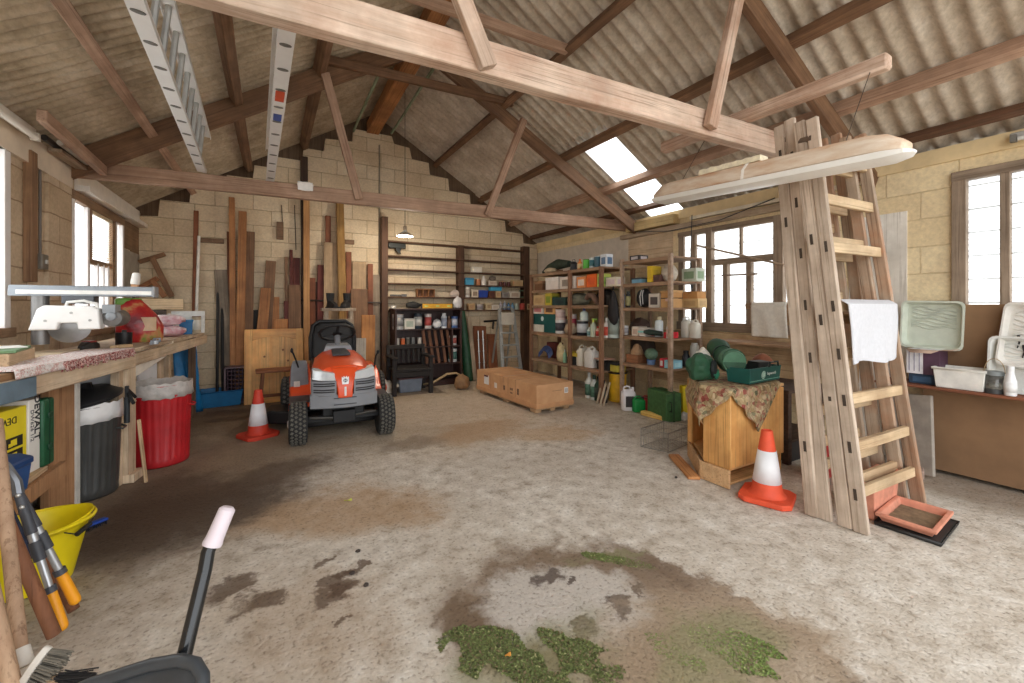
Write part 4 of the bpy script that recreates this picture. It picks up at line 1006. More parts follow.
o = beam('post', (ony(306.5,300,6.98).x, 6.97, 0), (ony(306.5,190,6.98).x, 6.99, 2.93), .085, .06, wood((176,124,76),(206,158,104),'X'), up=(0,-1,0)); tag(o, 'tall pale orange post standing floor to tie beam before the back wall', 'post')
o = beam('post', (.44, 7.065, 0), (.42, 7.065, 3.55), .10, .06, wood((58,42,32),(88,66,50),'X'), up=(0,-1,0)); tag(o, 'dark post fixed to the back wall behind the pale orange post', 'post')
lean('plank','orange-red board end right of the tall post', 312,278, 312,6, C_RB, 7.07,6.98)
lean('plank','dark red panel edge left of the wide pale board', 320.5,265, 320,6, C_DR, 7.07,6.95)
lean('plank','dark brown plank beside the tall post', 315.5,282, 316,7, C_DB, 7.08,7.02)
lean('plank','wide pale board behind the boots on the trestle', 332.5,243, 332,16, C_PL, 7.04,6.95, 0,.03)
lean('plank','red-brown board rising above the wide pale board', 328,216, 328,5, C_RB, 7.085,7.04)
lean('plank','tall mustard-brown pole leaning right of the wide pale board', 339.5,203, 344,7, C_MU, 7.02,6.82, 0,.05)
lean('plank','red-brown board with a white tag right of the mustard pole', 348.5,252, 349,5, C_RB, 7.07,7.0)
lean('plank','dark board right of the mustard pole', 352,275, 352,5, C_DB, 7.08,7.03)
lean('plank','pale square-ended board high on the wall right of the trestle', 359,262, 359,13, C_PL, 7.07,7.04, 1.0)
lean('plank','broad grey-brown board below the pale square-ended board', 359,289, 360,16, C_BR, 7.03,6.88)
lean('plank','dark red board with a white mark left of the metal conduit', 370,264, 371,5, C_RB, 7.07,7.0)
lean('plank','grey weathered board standing behind the dark red board', 376,275, 377,7, C_GY, 7.085,7.05)
lean('plank','orange board standing near the foot of the conduit', 368,315, 368,13, ((180,116,60),(206,148,90)), 6.98,6.84)
lean('plank','white-grey board end standing right of the mower', 360.5,338, 360,10, ((176,168,156),(200,194,184)), 6.9,6.76)
b = MB(); b.tube([Vector((ony(350,390,6.7).x,6.7,0)), ony(350.5,310,6.98)], .012, 8); o = mk('rod', b, M((150,128,104), .5), None); tag(o, 'thin rod leaning behind the mower seat', 'rod')
# wall brackets
for k, (u, v, w_, h, lab) in enumerate(((211,241,.30,.06,'small wooden bracket block on the back wall near the left corner'), (280,231,.09,.26,'small upright wooden block on the back wall above the pine door'), (346,242,.24,.07,'small wooden block on the back wall right of the mustard pole'))):
    p = ony(u, v, BY); b = MB(); b.bx(-w_/2, w_/2, -.04, 0, -h/2, h/2); b.bx(-.02,.02,-.055,-.04,-.02,.02); o = mk('wall_block', b, wood((110,84,62),(140,110,84),'X'), None, T3(p), bev=.004); tag(o, lab, 'block')
# iron rail, conduits
b = MB(); a = ony(303,300,7.0); q = ony(385,303,7.0); b.tube([a, q], .012, 8); b.ball(a, .03, 8, 6); o = mk('iron_rail', b, M((52,44,40), .5, .4), None); tag(o, 'thin iron rail running along the stacked boards on the back wall', 'rail')
b = MB(); x = ony(379.5,200,7.08).x; b.tube([(x,7.085,3.95),(x,7.085,1.35),(x-.05,7.085,1.2),(x-.02,7.085,.9)], .012, 8); o = mk('conduit', b, M((150,140,120), .5), None); tag(o, 'grey cable conduit running down the back wall beside the dark shelving post', 'conduit')
for k, (u, v0, v1) in enumerate(((281.5,205,232),(294.5,205,250))):
    b = MB(); b.tube([ony(u, v0, 7.09), ony(u+1.5, v1, 7.09)], .006, 6); o = mk('cord', b, M((70,54,42), .7), None); tag(o, ('thin dark cord hanging on the wall above the upright block','thin dark cord hanging on the wall above the red battens')[k], 'cord')
# T-shaped frame in the corner above the bench
t = thing('corner_brace', 'T-shaped brown timber brace propped in the back left corner above the workbench', 'brace', (-1.2, 6.95, 1.3))
def pl(u, v, y=6.99): return ony(u, v, y)-Vector((-1.2,6.95,1.3))
W_TF = wood((120,86,58),(156,116,82),'X')
beam('crosspiece', pl(139,262), pl(165,254), .05, .05, W_TF, t); beam('stem', pl(152,258,6.95), pl(172,297,6.95), .04, .06, W_TF, t); beam('arm', pl(137,290,6.91), pl(158,278,6.91), .05, .06, wood((150,96,58),(184,128,84),'X'), t); beam('prop', pl(152,280,6.87), pl(165,297,6.87), .04, .06, wood((150,96,58),(184,128,84),'X'), t)
# slatted crate
c0 = onz(223,405.5); c1 = onz(246,405)
t = thing('bottle_crate', 'dark purple plastic bottle crate standing on end by the leaning timber', 'crate', ((c0.x+c1.x)/2+.02, c0.y+.13, 0), 0)
w_ = (c1-c0).length; b = MB(); CR = M((74,46,58), .55, var=.3)
for a in (-w_/2, w_/2-.02): b.bx(a, a+.02, -.1, .1, 0, .49)
b.bx(-w_/2, w_/2, -.1, .1, 0, .02); b.bx(-w_/2, w_/2, -.1, .1, .47, .49); mk('frame', b, M((112,92,96), .5, var=.2), t, bev=.003)
b = MB()
for k in range(1,7): b.bx(-w_/2+w_*k/7-.004, -w_/2+w_*k/7+.004, -.085, .1, .02, .47)
for k in range(1,9): b.bx(-w_/2+.02, w_/2-.02, -.088, .1, .49*k/9-.004, .49*k/9+.004)
mk('cell_grid', b, CR, t, smooth=False)
b = MB(); b.bx(-w_/2+.02, w_/2-.02, .09, .1, .02, .47); mk('base', b, M((50,30,40), .6), t)
# pine cupboard door
c0 = onz(250,405); c1 = onz(299,403); W_PN = wood((232,162,78),(244,192,112),'Z',rough=.45,sc=.5); W_PX = wood((226,152,70),(240,182,100),'X',rough=.45,sc=.5)
t = thing('cupboard_door', 'golden pine panelled cupboard door leaning on the timber behind the stool', 'door', ((c0.x+c1.x)/2, c0.y+.02, 0), math.atan2(c1.y-c0.y, c1.x-c0.x), rot=None)
t.rotation_euler = (-.10, 0, 0); w_ = .70; h = .99
for sg in (-1, 1):
    b = MB(); b.bx(sg*w_/2-(.09 if sg > 0 else 0), sg*w_/2+(.09 if sg < 0 else 0), -.012, .012, 0, h); mk('stile', b, W_PN, t, bev=.004)
b = MB(); b.bx(-w_/2+.09, w_/2-.09, -.011, .011, 0, .10); mk('bottom_rail', b, W_PX, t, bev=.003)
arc = [(w_/2-.09, h), (-w_/2+.09, h), (-w_/2+.09, h-.15)]+[((-w_/2+.09)+(w_-.18)*k/10, h-.15+.05*math.sin(PI*k/10)) for k in range(1,10)]+[(w_/2-.09, h-.15)]
b = MB(); b.prism(arc, -.011, .011, 'xz'); mk('top_rail', b, W_PX, t, bev=.003)
b = MB(); b.bx(-w_/2+.08, w_/2-.08, -.004, .006, .08, h-.08); mk('panel', b, W_PN, t)
b = MB()
for x, z in ((-.12,.62),(.1,.7),(.05,.45),(-.05,.42),(.16,.55)): b.lathe([(.014,0),(.001,.001)], 10, T3((x,-.0045,z),(PI/2,0,0)))
mk('knots', b, M((136,80,36), .6), t)
# step stool
p = onz(277,400); t = thing('stool', 'low brown wooden stool standing in front of the pine door', 'stool', (.07, 6.16, 0), .05)
W_ST = wood((124,74,46),(160,104,68),'X'); W_SZ = wood((124,74,46),(160,104,68),'Z')
b = MB(); b.bx(-.25,.25,-.13,.13,.465,.50); mk('seat', b, W_ST, t, bev=.008)
for sx in (-1,1):
    for sy in (-1,1):
        b = MB(); b.bar((sx*.21,sy*.10,0),(sx*.17,sy*.08,.465), .035,.035); mk('leg', b, W_SZ, t, bev=.003)
b = MB(); b.bx(-.19,.19,-.1,-.08,.16,.2); mk('stretcher', b, W_ST, t, bev=.003)
# trestle with boots
p = ony(338.5,308,6.35); t = thing('trestle', 'pale paint-splashed wooden trestle standing behind the mower seat', 'trestle', (p.x, 6.35, 0))
W_TR = wood((176,156,132),(210,194,172),'Z',dirt=(120,100,80))
b = MB(); b.bx(-.22,.22,-.09,.09,p.z-.04,p.z); mk('top_board', b, W_TR, t, bev=.004)
for sx in (-1,1):
    for sy in (-1,1):
        b = MB(); b.bar((sx*.22,sy*.2,0),(sx*.16,sy*.05,p.z-.04), .05,.03); mk('leg', b, W_TR, t, bev=.003)
    b = MB(); b.bar((sx*.185,-.13,.62),(sx*.185,.13,.62), .03,.05); mk('end_rail', b, W_TR, t, bev=.003)
b = MB(); b.bx(-.19,.19,-.09,-.07,1.05,1.12); b.bx(-.19,.19,-.12,-.10,.93,.98); mk('cross_rail', b, W_TR, t, bev=.003)
for k, (dx, lab) in enumerate(((-.085,'left of two black work boots on top of the trestle'),(.09,'right of two black work boots on top of the trestle'))):
    t = thing('work_boot', lab, 'boot', (p.x+dx, 6.34, p.z), .3-.8*k, 'boots on the trestle')
    b = MB(); b.loft([[(x*w2,y,z) for x in (1,.6,-.6,-1) for z in ((0,) if abs(x) == 1 else (h_,))] for y, w2, h_ in ((-.13,.03,.04),(-.10,.042,.06),(-.03,.042,.085),(.04,.04,.12),(.10,.04,.12),(.12,.03,.1))]); mk('foot', b, M((32,30,30), .6), t)
    b = MB(); b.lathe([(.046,.09),(.05,.14),(.056,.21),(.05,.21),(.042,.12)], 14, T3((0,.06,0))); mk('shaft', b, M((28,27,27), .65), t)
    b = MB(); b.bx(-.045,.045,-.135,.125,0,.018); mk('sole', b, M((18,18,18), .7), t, bev=.006)

# ================================================================ RIDE-ON MOWER
t = thing('ride_on_mower', 'orange and grey ride-on lawn mower facing the camera', 'lawn mower', (.64,5.03,0), -.05)
OR = M((232,84,38), .32, var=.05); GY = M((134,136,140), .45, var=.06); DG = M((66,68,72), .5); BK = M((26,26,27), .6, var=.2); TY = M((40,39,38), .85, var=.3, sc=30)
def hring(y, w_, zt, zb, crown): # hood section
    p = []
    for x, z in ((1,0),(1,.55),(.9,.82),(.62,.97),(.2,1.0),(-.2,1.0),(-.62,.97),(-.9,.82),(-1,.55),(-1,0)): p.append((x*w_, y, zb+(zt-zb)*z+crown*(1-abs(x))))
    return p
b = MB(); b.loft([hring(-.765,.17,.66,.50,.01), hring(-.72,.25,.715,.48,.02), hring(-.60,.275,.745,.45,.025), hring(-.3,.275,.775,.45,.03), hring(-.05,.265,.80,.45,.03), hring(-.0,.22,.79,.5,.02)]); mk('hood', b, OR, t)
b = MB(); b.loft([[(x*1.0,-.80-.03*math.cos(x*5)+.06*(1-math.cos(x*4)) ,z) for x in [i*.05-.3 for i in range(13)]]+[(x,-.70+.02*math.cos(x*5)+.05*(1-math.cos(x*4)),z) for x in [.3-i*.05 for i in range(13)]] for z in (.345,.365,.45,.47)]); mk('bumper', b, GY, t, bev=.008)
for z in (.38,.44):
    b = MB(); b.bx(-.10,.10,-.835,-.828,z-.004,z+.004); mk('bumper_groove', b, DG, t)
for sg in (-1,1):
    b = MB(); b.loft([[(sg*.075,-.825,z0),(sg*.2,-.81,z0),(sg*.285,-.75,z0),(sg*.288,-.60,z0+.02),(sg*.09,-.7,z0)] for z0 in (.46,.60)]); mk('grille', b, GY, t, bev=.006)
    for z in (.50,.52,.558,.578):
        b = MB(); b.tube([(sg*.092,-.825,z),(sg*.2,-.811,z),(sg*.268,-.764,z)], .006, 6); mk('grille_slot', b, M((40,40,42), .6), t)
    b = MB(); b.loft([[(sg*.08,-.818,.602),(sg*.2,-.803,.605),(sg*.282,-.745,.612),(sg*.285,-.62,.63),(sg*.10,-.69,.61)],[(sg*.09,-.79,.668),(sg*.2,-.765,.69),(sg*.275,-.705,.70),(sg*.278,-.60,.71),(sg*.10,-.66,.69)]]); mk('headlight', b, M((222,226,228), .15, .2, .1), t, bev=.006)
b = MB(); b.loft([[(-.062,-.842,.44),(.062,-.842,.44),(.07,-.76,.44),(-.07,-.76,.44)],[(-.068,-.842,.52),(.068,-.842,.52),(.075,-.74,.52),(-.075,-.74,.52)],[(-.085,-.82,.62),(.085,-.82,.62),(.09,-.70,.62),(-.09,-.70,.62)],[(-.12,-.75,.715),(.12,-.75,.715),(.12,-.6,.725),(-.12,-.6,.725)]]); mk('nose_panel', b, OR, t, bev=.01)
# emblem on the nose: crown above a ring, and a white strip
ET = T3((0,-.829,.60),(PI/2-.24,0,0)) @ Matrix.Scale(.85,4)
b = MB(); b.prism([(-.032,-.04),(.032,-.04),(.038,.0),(.036,.045),(.02,.03),(.016,.052),(0,.034),(-.016,.052),(-.02,.03),(-.036,.045),(-.038,.0)], 0, .003, 'xy'); e_ = mk('emblem', b, M((240,240,238), .4), t, ET)
b = MB(); b.lathe([(.021,.0032),(.021,.004)], 18); mk('emblem_ring', b, M((60,62,66), .4), e_)
b = MB(); b.bx(-.012,-.007,-.014,.014,.004,.005); b.bx(.007,.012,-.014,.014,.004,.005); b.bx(-.008,.008,-.003,.003,.004,.005); mk('emblem_mark', b, M((240,240,238), .4), e_)
b = MB(); b.bx(-.009,.009,-.8445,-.84,.46,.545); mk('nose_strip', b, M((240,240,238), .4), t, bev=.002)
# vents on top, dash
b = MB()
for k in range(5): b.box((0,-.42+k*.085,.806+k*.004), (.17-.006*k,.06,.022), (.08,0,0))
mk('hood_vent', b, M((58,60,64), .5), t, bev=.004)
b = MB(); b.loft([[(-.17,-.06,.74),(.17,-.06,.74),(.15,.12,.74),(-.15,.12,.74)],[(-.13,-.02,.86),(.13,-.02,.86),(.11,.11,.88),(-.11,.11,.88)]]); mk('dashboard', b, M((150,152,156), .45), t, bev=.01)
b = MB(); b.tube([(0,.03,.84),(0,.10,.96)], .03, 10); mk('steering_column', b, M((120,122,126), .45), t)
R = Matrix.Translation((0,.13,.975)) @ Matrix.Rotation(-.55,4,'X')
b = MB(); ring = [R @ Vector((.185*math.cos(2*PI*k/28), .185*math.sin(2*PI*k/28), .02)) for k in range(29)]; b.tube(ring, .016, 8, cap=False)
mk('steering_wheel', b, BK, t)
b = MB(); b.lathe([(.05,0),(.05,.02),(.03,.03)], 14, R)
for a in (.5,2.64,4.71): b.bar(R @ Vector((0,0,.012)), R @ Vector((.18*math.cos(a),.18*math.sin(a),.018)), .03,.012)
mk('wheel_spokes', b, BK, t)
# seat
b = MB(); b.loft([[(x,.42+.02*abs(x),z) for x, z in ((-.23,.56),(.23,.56),(.25,.63),(-.25,.63))],[(x,.80,z) for x, z in ((-.24,.58),(.24,.58),(.26,.66),(-.26,.66))]]); mk('seat_cushion', b, M((34,34,35), .5), t, bev=.03, seg=3)
b = MB(); sp = []
for z, w_, y in ((.6,.24,.78),(.72,.26,.80),(.95,.255,.85),(1.05,.22,.88),(1.085,.15,.89)):
    sp.append([(-w_,y-.02,z),(-w_*.8,y-.05,z),(w_*.8,y-.05,z),(w_,y-.02,z),(w_*.9,y+.06,z),(-w_*.9,y+.06,z)])
b.loft(sp); mk('seat_back', b, M((30,30,31), .5), t, bev=.02, seg=3)
b = MB(); b.tube([(-.26,.78,.62),(-.262,.8,.9),(-.235,.85,1.05),(-.16,.87,1.105),(.16,.87,1.105),(.235,.85,1.05),(.262,.8,.9),(.26,.78,.62)], .022, 8); mk('seat_rim', b, M((24,24,25), .4), t)
# fenders, console, lever
for sg in (-1,1):
    prof = [(-.42,.335),(-.05,.335),(.12,.40),(.25,.53),(.42,.57),(.85,.575),(1.02,.50)]
    b = MB(); b.loft([[(sg*.27,y,z),(sg*.47,y,z-.01),(sg*.485,y,z-.06),(sg*.47,y,z-.075),(sg*.27,y,z-.03)] for y, z in prof]); mk('fender', b, OR, t, bev=.008)
    b = MB(); b.bx(*sorted((sg*.29,sg*.48)), -.38,-.04,.338,.345); mk('foot_mat', b, DG, t)
b = MB(); b.loft([[(-.48,.14,.40),(-.29,.14,.40),(-.29,.5,.50),(-.48,.5,.50)],[(-.47,.20,.60),(-.30,.20,.60),(-.30,.5,.60),(-.47,.5,.60)],[(-.455,.26,.68),(-.31,.26,.68),(-.31,.48,.66),(-.455,.48,.66)]]); mk('side_console', b, M((128,130,134), .5), t, bev=.012)
b = MB(); b.tube([(-.385,.22,.58),(-.42,.2,.70),(-.455,.17,.80)], .009, 8); b.ball((-.46,.168,.81), (.016,.016,.028), 8, 6); mk('lever', b, BK, t)
b = MB(); b.tube([(.42,.25,.55),(.44,.22,.70),(.46,.2,.74)], .009, 8); b.ball((.462,.2,.745), (.016,.016,.025), 8, 6); mk('lever', b, BK, t)
b = MB(); b.bx(-.44,-.38,.135,.141,.41,.47); mk('warning_sticker', b, M((232,226,216), .5), t)
b = MB(); b.bx(-.283,-.277,-.62,-.54,.54,.60); mk('side_sticker', b, M((236,210,120), .5), t)
# chassis, axle, deck
b = MB(); b.bx(-.19,.19,-.66,.85,.24,.42); mk('chassis', b, BK, t, bev=.01)
b = MB(); b.bar((-.36,-.62,.22),(.36,-.62,.22), .06,.06); b.bx(-.1,.1,-.74,-.5,.19,.30); mk('front_axle', b, M((34,34,35), .5, .3), t, bev=.006)
b = MB(); b.tube([(-.3,-.70,.25),(-.1,-.72,.235),(.12,-.71,.245),(.3,-.68,.25)], .012, 6); mk('tie_rod', b, M((90,88,84), .4, .7), t)
b = MB(); b.loft([[(-.48,-.34,z),(-.3,-.42,z),(.3,-.42,z),(.5,-.34,z),(.52,.2,z),(.3,.4,z),(-.3,.4,z),(-.5,.2,z)] for z in (.09,.21)]); b.loft([[(-.34,-.28,z),(.34,-.28,z),(.34,.28,z),(-.34,.28,z)] for z in (.21,.25)]); mk('mower_deck', b, M((24,24,25), .5), t, bev=.012)
b = MB(); b.loft([[(-.46,-.10,.20),(-.46,.30,.20),(-.46,.30,.06),(-.46,-.10,.06)],[(-.66,-.04,.21),(-.66,.30,.21),(-.66,.30,.07),(-.66,-.04,.07)],[(-.72,.04,.17),(-.72,.22,.17),(-.72,.22,.08),(-.72,.04,.08)]]); mk('discharge_chute', b, M((26,26,28), .55), t, bev=.02, seg=3)
def wheel(nm, x, y, r, w_, n_=30):
    b = MB(); h = w_/2
    b.lathe([(r*.55,-h*.8),(r*.75,-h),(r*.92,-h*.95),(r*.985,-h*.7),(r,0),(r*.985,h*.7),(r*.92,h*.95),(r*.75,h),(r*.55,h*.8)], 32, T3((x,y,r),(0,PI/2,0))); o = mk(nm, b, TY, t)
    b = MB()
    for k in range(n_):
        a = 2*PI*k/n_
        for j, xx in enumerate((-.62,-.2,.22,.64)):
            a2 = a+(PI/n_ if j % 2 else 0); c_ = Vector((x+xx*h, y+r*math.cos(a2)*.995, r+r*math.sin(a2)*.995))
            b.box((0,0,0), (h*.26, r*.11, r*.07), None, Matrix.Translation(c_) @ Matrix.Rotation(a2-PI/2,4,'X') @ Matrix.Rotation(.5*(1 if j % 2 else -1),4,'Z'))
    q = mk('tread', b, M((96,92,84), .9, var=.3, sc=40), o, smooth=False); q['label'] = 'dusty tread blocks'
    b = MB(); sg = -1 if x < 0 else 1
    b.lathe([(r*.56,-.01),(r*.5,.0),(r*.2,.02),(.02,.03)], 24, T3((x+sg*h*.78,y,r),(0,sg*PI/2,0))); mk('hub', b, M((206,204,198), .5), o)
wheel('front_wheel', -.395,-.62,.195,.16); wheel('front_wheel', .395,-.62,.195,.16); wheel('rear_wheel', -.47,.50,.235,.21); wheel('rear_wheel', .47,.50,.235,.21)

# ================================================================ TRAFFIC CONES
def cone(label, loc, rz, paler):
    t = thing('traffic_cone', label, 'traffic cone', loc, rz, 'traffic cones')
    oc = M((226,84,50) if paler else (204,62,40), .6, var=.12, bump=.15)  # flag picks the lighter orange
    b = MB(); k = .155; c_ = .045; oct_ = [(-k+c_,-k),(k-c_,-k),(k,-k+c_),(k,k-c_),(k-c_,k),(-k+c_,k),(-k,k-c_),(-k,-k+c_)]
    b.loft([[(x,y,z) for x, y in oct_] for z in (0,.035)]); mk('base', b, oc, t, bev=.006)
    R = lambda z: .102-z*.148
    b = MB(); b.lathe([(R(.035)+.02,.034),(R(.05)+.004,.05),(R(.07),.07),(R(.46),.46),(R(.46)*.75,.463),(R(.46)*.7,.45)], 28); mk('cone_body', b, oc, t)
    b = MB(); b.lathe([(R(.12)+.002,.12),(R(.33)+.002,.33)], 28, cap0=False, cap1=False); mk('reflective_sleeve', b, M((238,238,240), .45, var=.06), t, solid=.0015)
cone('traffic cone standing on the floor at the left of the mower', (-.12,4.90,0), .5, False)
cone('traffic cone standing in front of the pine cabinet', (2.905,1.61,0), .35, True)

# ================================================================ LONG CARTON ON ITS PALLET
t = thing('pallet', 'low pallet under the long brown carton', 'pallet', (3.0,5.0,0), .045)
PW = wood((170,136,100),(200,168,130),'Y')
for x in (-.22,0,.22):
    for y in (-.66,0,.66):
        b = MB(); b.bx(x-.04,x+.04,y-.06,y+.06,0,.045); mk('block', b, PW, t, bev=.003)
b = MB(); b.bx(-.285,.285,-.77,.77,.045,.06); mk('deck', b, PW, t, bev=.003)
n = NT('corrugated_card'); mp = n.coord(); nz = n.noise(mp, 5, 4, .6); r = n.ramp(nz, 'Fac', [(.3, lin((196,146,102))), (.7, lin((216,170,126)))]); n.base(r.outputs[0]); n.b.inputs['Roughness'].default_value = .8; CB_ = n.m
t = thing('long_carton', 'long brown cardboard carton lying on a low pallet in the middle of the floor', 'box', (3.0,5.0,.061), .045)
b = MB(); b.bx(-.285,.285,-.77,.77,0,.285); mk('body', b, CB_, t, bev=.006)
b = MB(); b.bx(-.292,.292,-.777,.777,-.0,.055); mk('base_tray', b, M((200,150,106), .8, var=.1), t, bev=.005)
b = MB(); b.bx(-.286,.286,-.02,.02,.2,.2862); mk('tape', b, M((188,140,96), .35), t)
for y in (-.30,.35,-.12):
    b = MB(); b.bx(-.2862,.2862,y-.006,y+.006,.06,.2865); mk('strap', b, M((180,132,90), .5), t)
b = MB(); b.bx(-.2875,-.286,.40,.54,.11,.24); l_ = mk('shipping_label', b, M((236,234,232), .5), t); b = MB(); b.bx(-.2882,-.2876,.42,.54,.215,.24); mk('label_header', b, M((96,38,44), .5), l_)
b = MB(); b.bx(-.2875,-.286,.17,.24,.1,.17); mk('sticker', b, M((236,228,220), .5), t)
for y, z, w_, h in ((-.02,.14,.05,.06),(-.20,.15,.08,.03),(-.2,.1,.06,.02),(-.36,.14,.05,.08)):
    b = MB(); b.bx(-.2868,-.286,y-w_/2,y+w_/2,z-h/2,z+h/2)if False else [b.bx(-.2868,-.286,y-w_/2+j*w_/4,y-w_/2+j*w_/4+w_/7,z-h/2,z+h/2) for j in range(4)]; mk('printed_mark', b, M((70,54,44), .7), t)
b = MB(); b.bx(.14,.20,-.7722,-.7708,.15,.22); s_ = mk('sticker', b, M((238,236,232), .5), t)
b = MB(); [b.bx(.15+j*.012,.155+j*.012,-.7728,-.7722,.16,.21) for j in range(4)]; mk('bar_code', b, M((120,118,116), .6), s_)
b = MB(); b.bx(-.05,.10,-.7715,-.7705,.192,.197); mk('printed_line', b, M((150,108,72), .6), t)
# ================================================================ BACK WALL SHELVING, MIDDLE
WS = wood((74,50,36),(108,76,54),'X'); WSZ = wood((74,50,36),(108,76,54),'Z')
xl, xm, xr = 1.64, ony(461,270,6.98).x, 4.27
t = thing('wall_shelving', 'dark stained timber shelving fixed along the middle of the back wall', 'shelving', ((xl+xr)/2, 7.0, 0))
ox = -(xl+xr)/2
b = MB(); b.bx(xl-.10+ox, xl+ox, -.07, .095, 0, 2.75); mk('upright', b, WSZ, t, bev=.004)
b = MB(); b.bx(xm-.055+ox, xm+.055+ox, -.05, .095, 1.22, 2.385); mk('upright', b, WSZ, t, bev=.004)
b = MB(); b.bx(xr-.03+ox, xr+.10+ox, -.05, .095, .0, 2.46); mk('upright', b, WSZ, t, bev=.004)
SHZ = [2.37,2.13,1.91,1.68,1.455,1.23]
for z in SHZ:
    b = MB(); b.bx(xl+ox, xr-.03+ox, -.085, .09, z-.022, z); mk('shelf', b, WS, t, bev=.003)
def sx(u, y=6.97): return ony(u, 300, y).x
def sbox(u0, u1, z, hpx, col, label, lab=None, lid=None, dz=0, group=None, name='carton', cat='box', dep=.11):
    x0, x1 = sx(u0), sx(u1); h = hpx*7.35/FPX
    return carton(label, ((x0+x1)/2, 6.985, z+dz+.001), (x1-x0, dep, h), col, 0, group, name, cat, lab=lab, lid=lid)
S3, S2, S4, S5 = SHZ[3], SHZ[2], SHZ[4], SHZ[5]
sbox(472,481,S2,5.5,(232,224,208),'small cream box alone on the third shelf from the top', lid=(226,216,198))
sbox(465,473,S3,7,(76,156,190),'light blue box on the fourth shelf beside the middle upright', lid=(60,130,168))
can('small orange-brown tin right of the light blue box', (sx(478.5),6.985,S3+.001), .045,.11,(190,120,76),(206,180,150))
bottle('white squeezy bottle with pointed cap on the fourth shelf', (sx(484),6.985,S3+.001), .05,.17,(224,216,204),(236,230,222))
sbox(488,496,S3,5,(206,190,172),'flat grey-pink carton on the fourth shelf', lab=(190,170,150))
heap('cap','grey crumpled cap lying on the flat grey-pink carton','cap',(sx(493),6.985,S3+.09),(.07,.05,.05),(120,106,92),.3,seed=3)
for k, u in enumerate((501,505,509)): can('dark red tin, %s of three on the fourth shelf' % ('left','middle','right')[k], (sx(u),6.985,S3+.001), .033,.075,(92,36,32),(70,32,30), group='dark red tins')
sbox(512.5,522,S3,6.5,(196,164,120),'pale wooden box at the right end of the fourth shelf', lid=(206,178,136))
# fifth shelf
t2 = thing('pigeonhole_box','small brown pigeonhole box on the left part of the fifth shelf','box',((sx(417)+sx(434))/2,6.985,S4+.001))
w_ = sx(434)-sx(417); b = MB(); m_ = wood((140,92,56),(176,124,80),'X')
for a in (0,.33,.66,1): b.bx(-w_/2+w_*a-.006,-w_/2+w_*a+.006,-.05,.05,0,.135)
b.bx(-w_/2,w_/2,-.05,.05,0,.012); b.bx(-w_/2,w_/2,-.05,.05,.123,.135); mk('frame', b, m_, t2); b = MB(); b.bx(-w_/2,w_/2,.04,.05,.01,.125); mk('back_panel', b, wood((96,62,40),(120,80,54),'X'), t2)
b = MB(); b.tube([(sx(388)+.03,6.96,S4+.02),(sx(402),6.965,S4+.018)], .016, 8); b.box((sx(404),6.965,S4+.022),(.08,.05,.04)); o = mk('grease_gun', b, M((110,108,104), .45, .5), None); tag(o,'grey grease gun lying at the left end of the fifth shelf','tool')
heap('plastic_bag','pinkish crumpled bag on the fifth shelf left of the middle upright','bag',(sx(455),6.985,S4+.001),(.10,.05,.07),(206,186,172),.35,seed=6)
can('white tin with black lettering band, on the fifth shelf beside the upright', (sx(468),6.985,S4+.001),.045,.19,(226,218,206),(200,196,186),(190,176,160))
sbox(471,477.5,S4,8,(222,206,184),'cream carton standing on the fifth shelf', lab=(150,130,110))
t2 = openbox('dark blue plastic bin on the fifth shelf', ((sx(478)+sx(487))/2,6.985,S4+.001),(sx(487)-sx(478),.12,.13),(34,66,158),name='storage_bin',cat='bin',flare=.1,rim=(40,76,170))
sbox(488,494,S4,7,(104,60,44),'brown carton right of the dark blue bin', lab=(84,48,38))
sbox(495,500,S4,7,(206,174,132),'tan carton on the fifth shelf under the blue packet', lab=(190,150,110))
sbox(490,501,S4,4,(70,168,206),'light blue packet lying across two cartons on the fifth shelf', dz=.128, lid=(60,150,190), dep=.09)
sbox(501.5,508,S4,6,(150,144,138),'grey carton on the fifth shelf', lab=(120,116,112))
sbox(509,519,S4,7,(222,212,196),'white carton with scribbled side near the right end of the fifth shelf', lab=(190,170,150))
b = MB(); [b.tube([(sx(522)+.06*math.cos(a)*(1-.0*k), 6.97+.02*k, S4+.08+.07*math.sin(a)) for a in [2*PI*i/16 for i in range(17)]], .010, 6, cap=False) for k in range(3)]; o = mk('hose_coil', b, M((84,106,82), .6), None); tag(o,'green hose coil standing at the right end of the fifth shelf','hose')
# sixth shelf
t2 = thing('spirit_level','long yellow spirit level lying on top of the dark bookcase','level',((sx(420,6.75)+sx(453,6.75))/2,6.72,1.262))
w_ = sx(452,6.75)-sx(421,6.75); b = MB(); b.bx(-w_/2,w_/2,-.012,.012,0,.075); mk('body', b, M((226,168,40), .45), t2, bev=.003)
for x in (-w_*.36,0,w_*.36):
    b = MB(); b.bx(x-.03,x+.03,-.0128,.0128,.022,.05); mk('vial', b, M((206,214,120), .2), t2)
for sg in (-1,1):
    b = MB(); b.bx(sg*w_/2-.01,sg*w_/2+.01,-.014,.014,-.0,.077); mk('end_cap', b, M((40,38,34), .5), t2)
heap('rag','black crumpled cloth on top of the dark bookcase left of the spirit level','cloth',(sx(413,6.75),6.75,1.262),(.13,.06,.06),(38,36,34),.3,seed=8)
heap('plastic_bag','white plastic bag on top of the dark bookcase at its right end','bag',(sx(457.5,6.8),6.80,1.262),(.085,.06,.11),(226,222,218),.4,seed=9)
can('small white tin at the left end of the dark bookcase top', (sx(393,6.75),6.75,1.262),.05,.045,(226,220,206),(230,224,212))
sbox(468,474,S5,6.5,(196,160,116),'tan carton on the lowest shelf right of the bookcase', lab=(176,136,96))
can('round pale tin on the lowest wall shelf', (sx(480),6.985,S5+.001),.06,.10,(196,186,180),(214,206,196),(150,140,140))
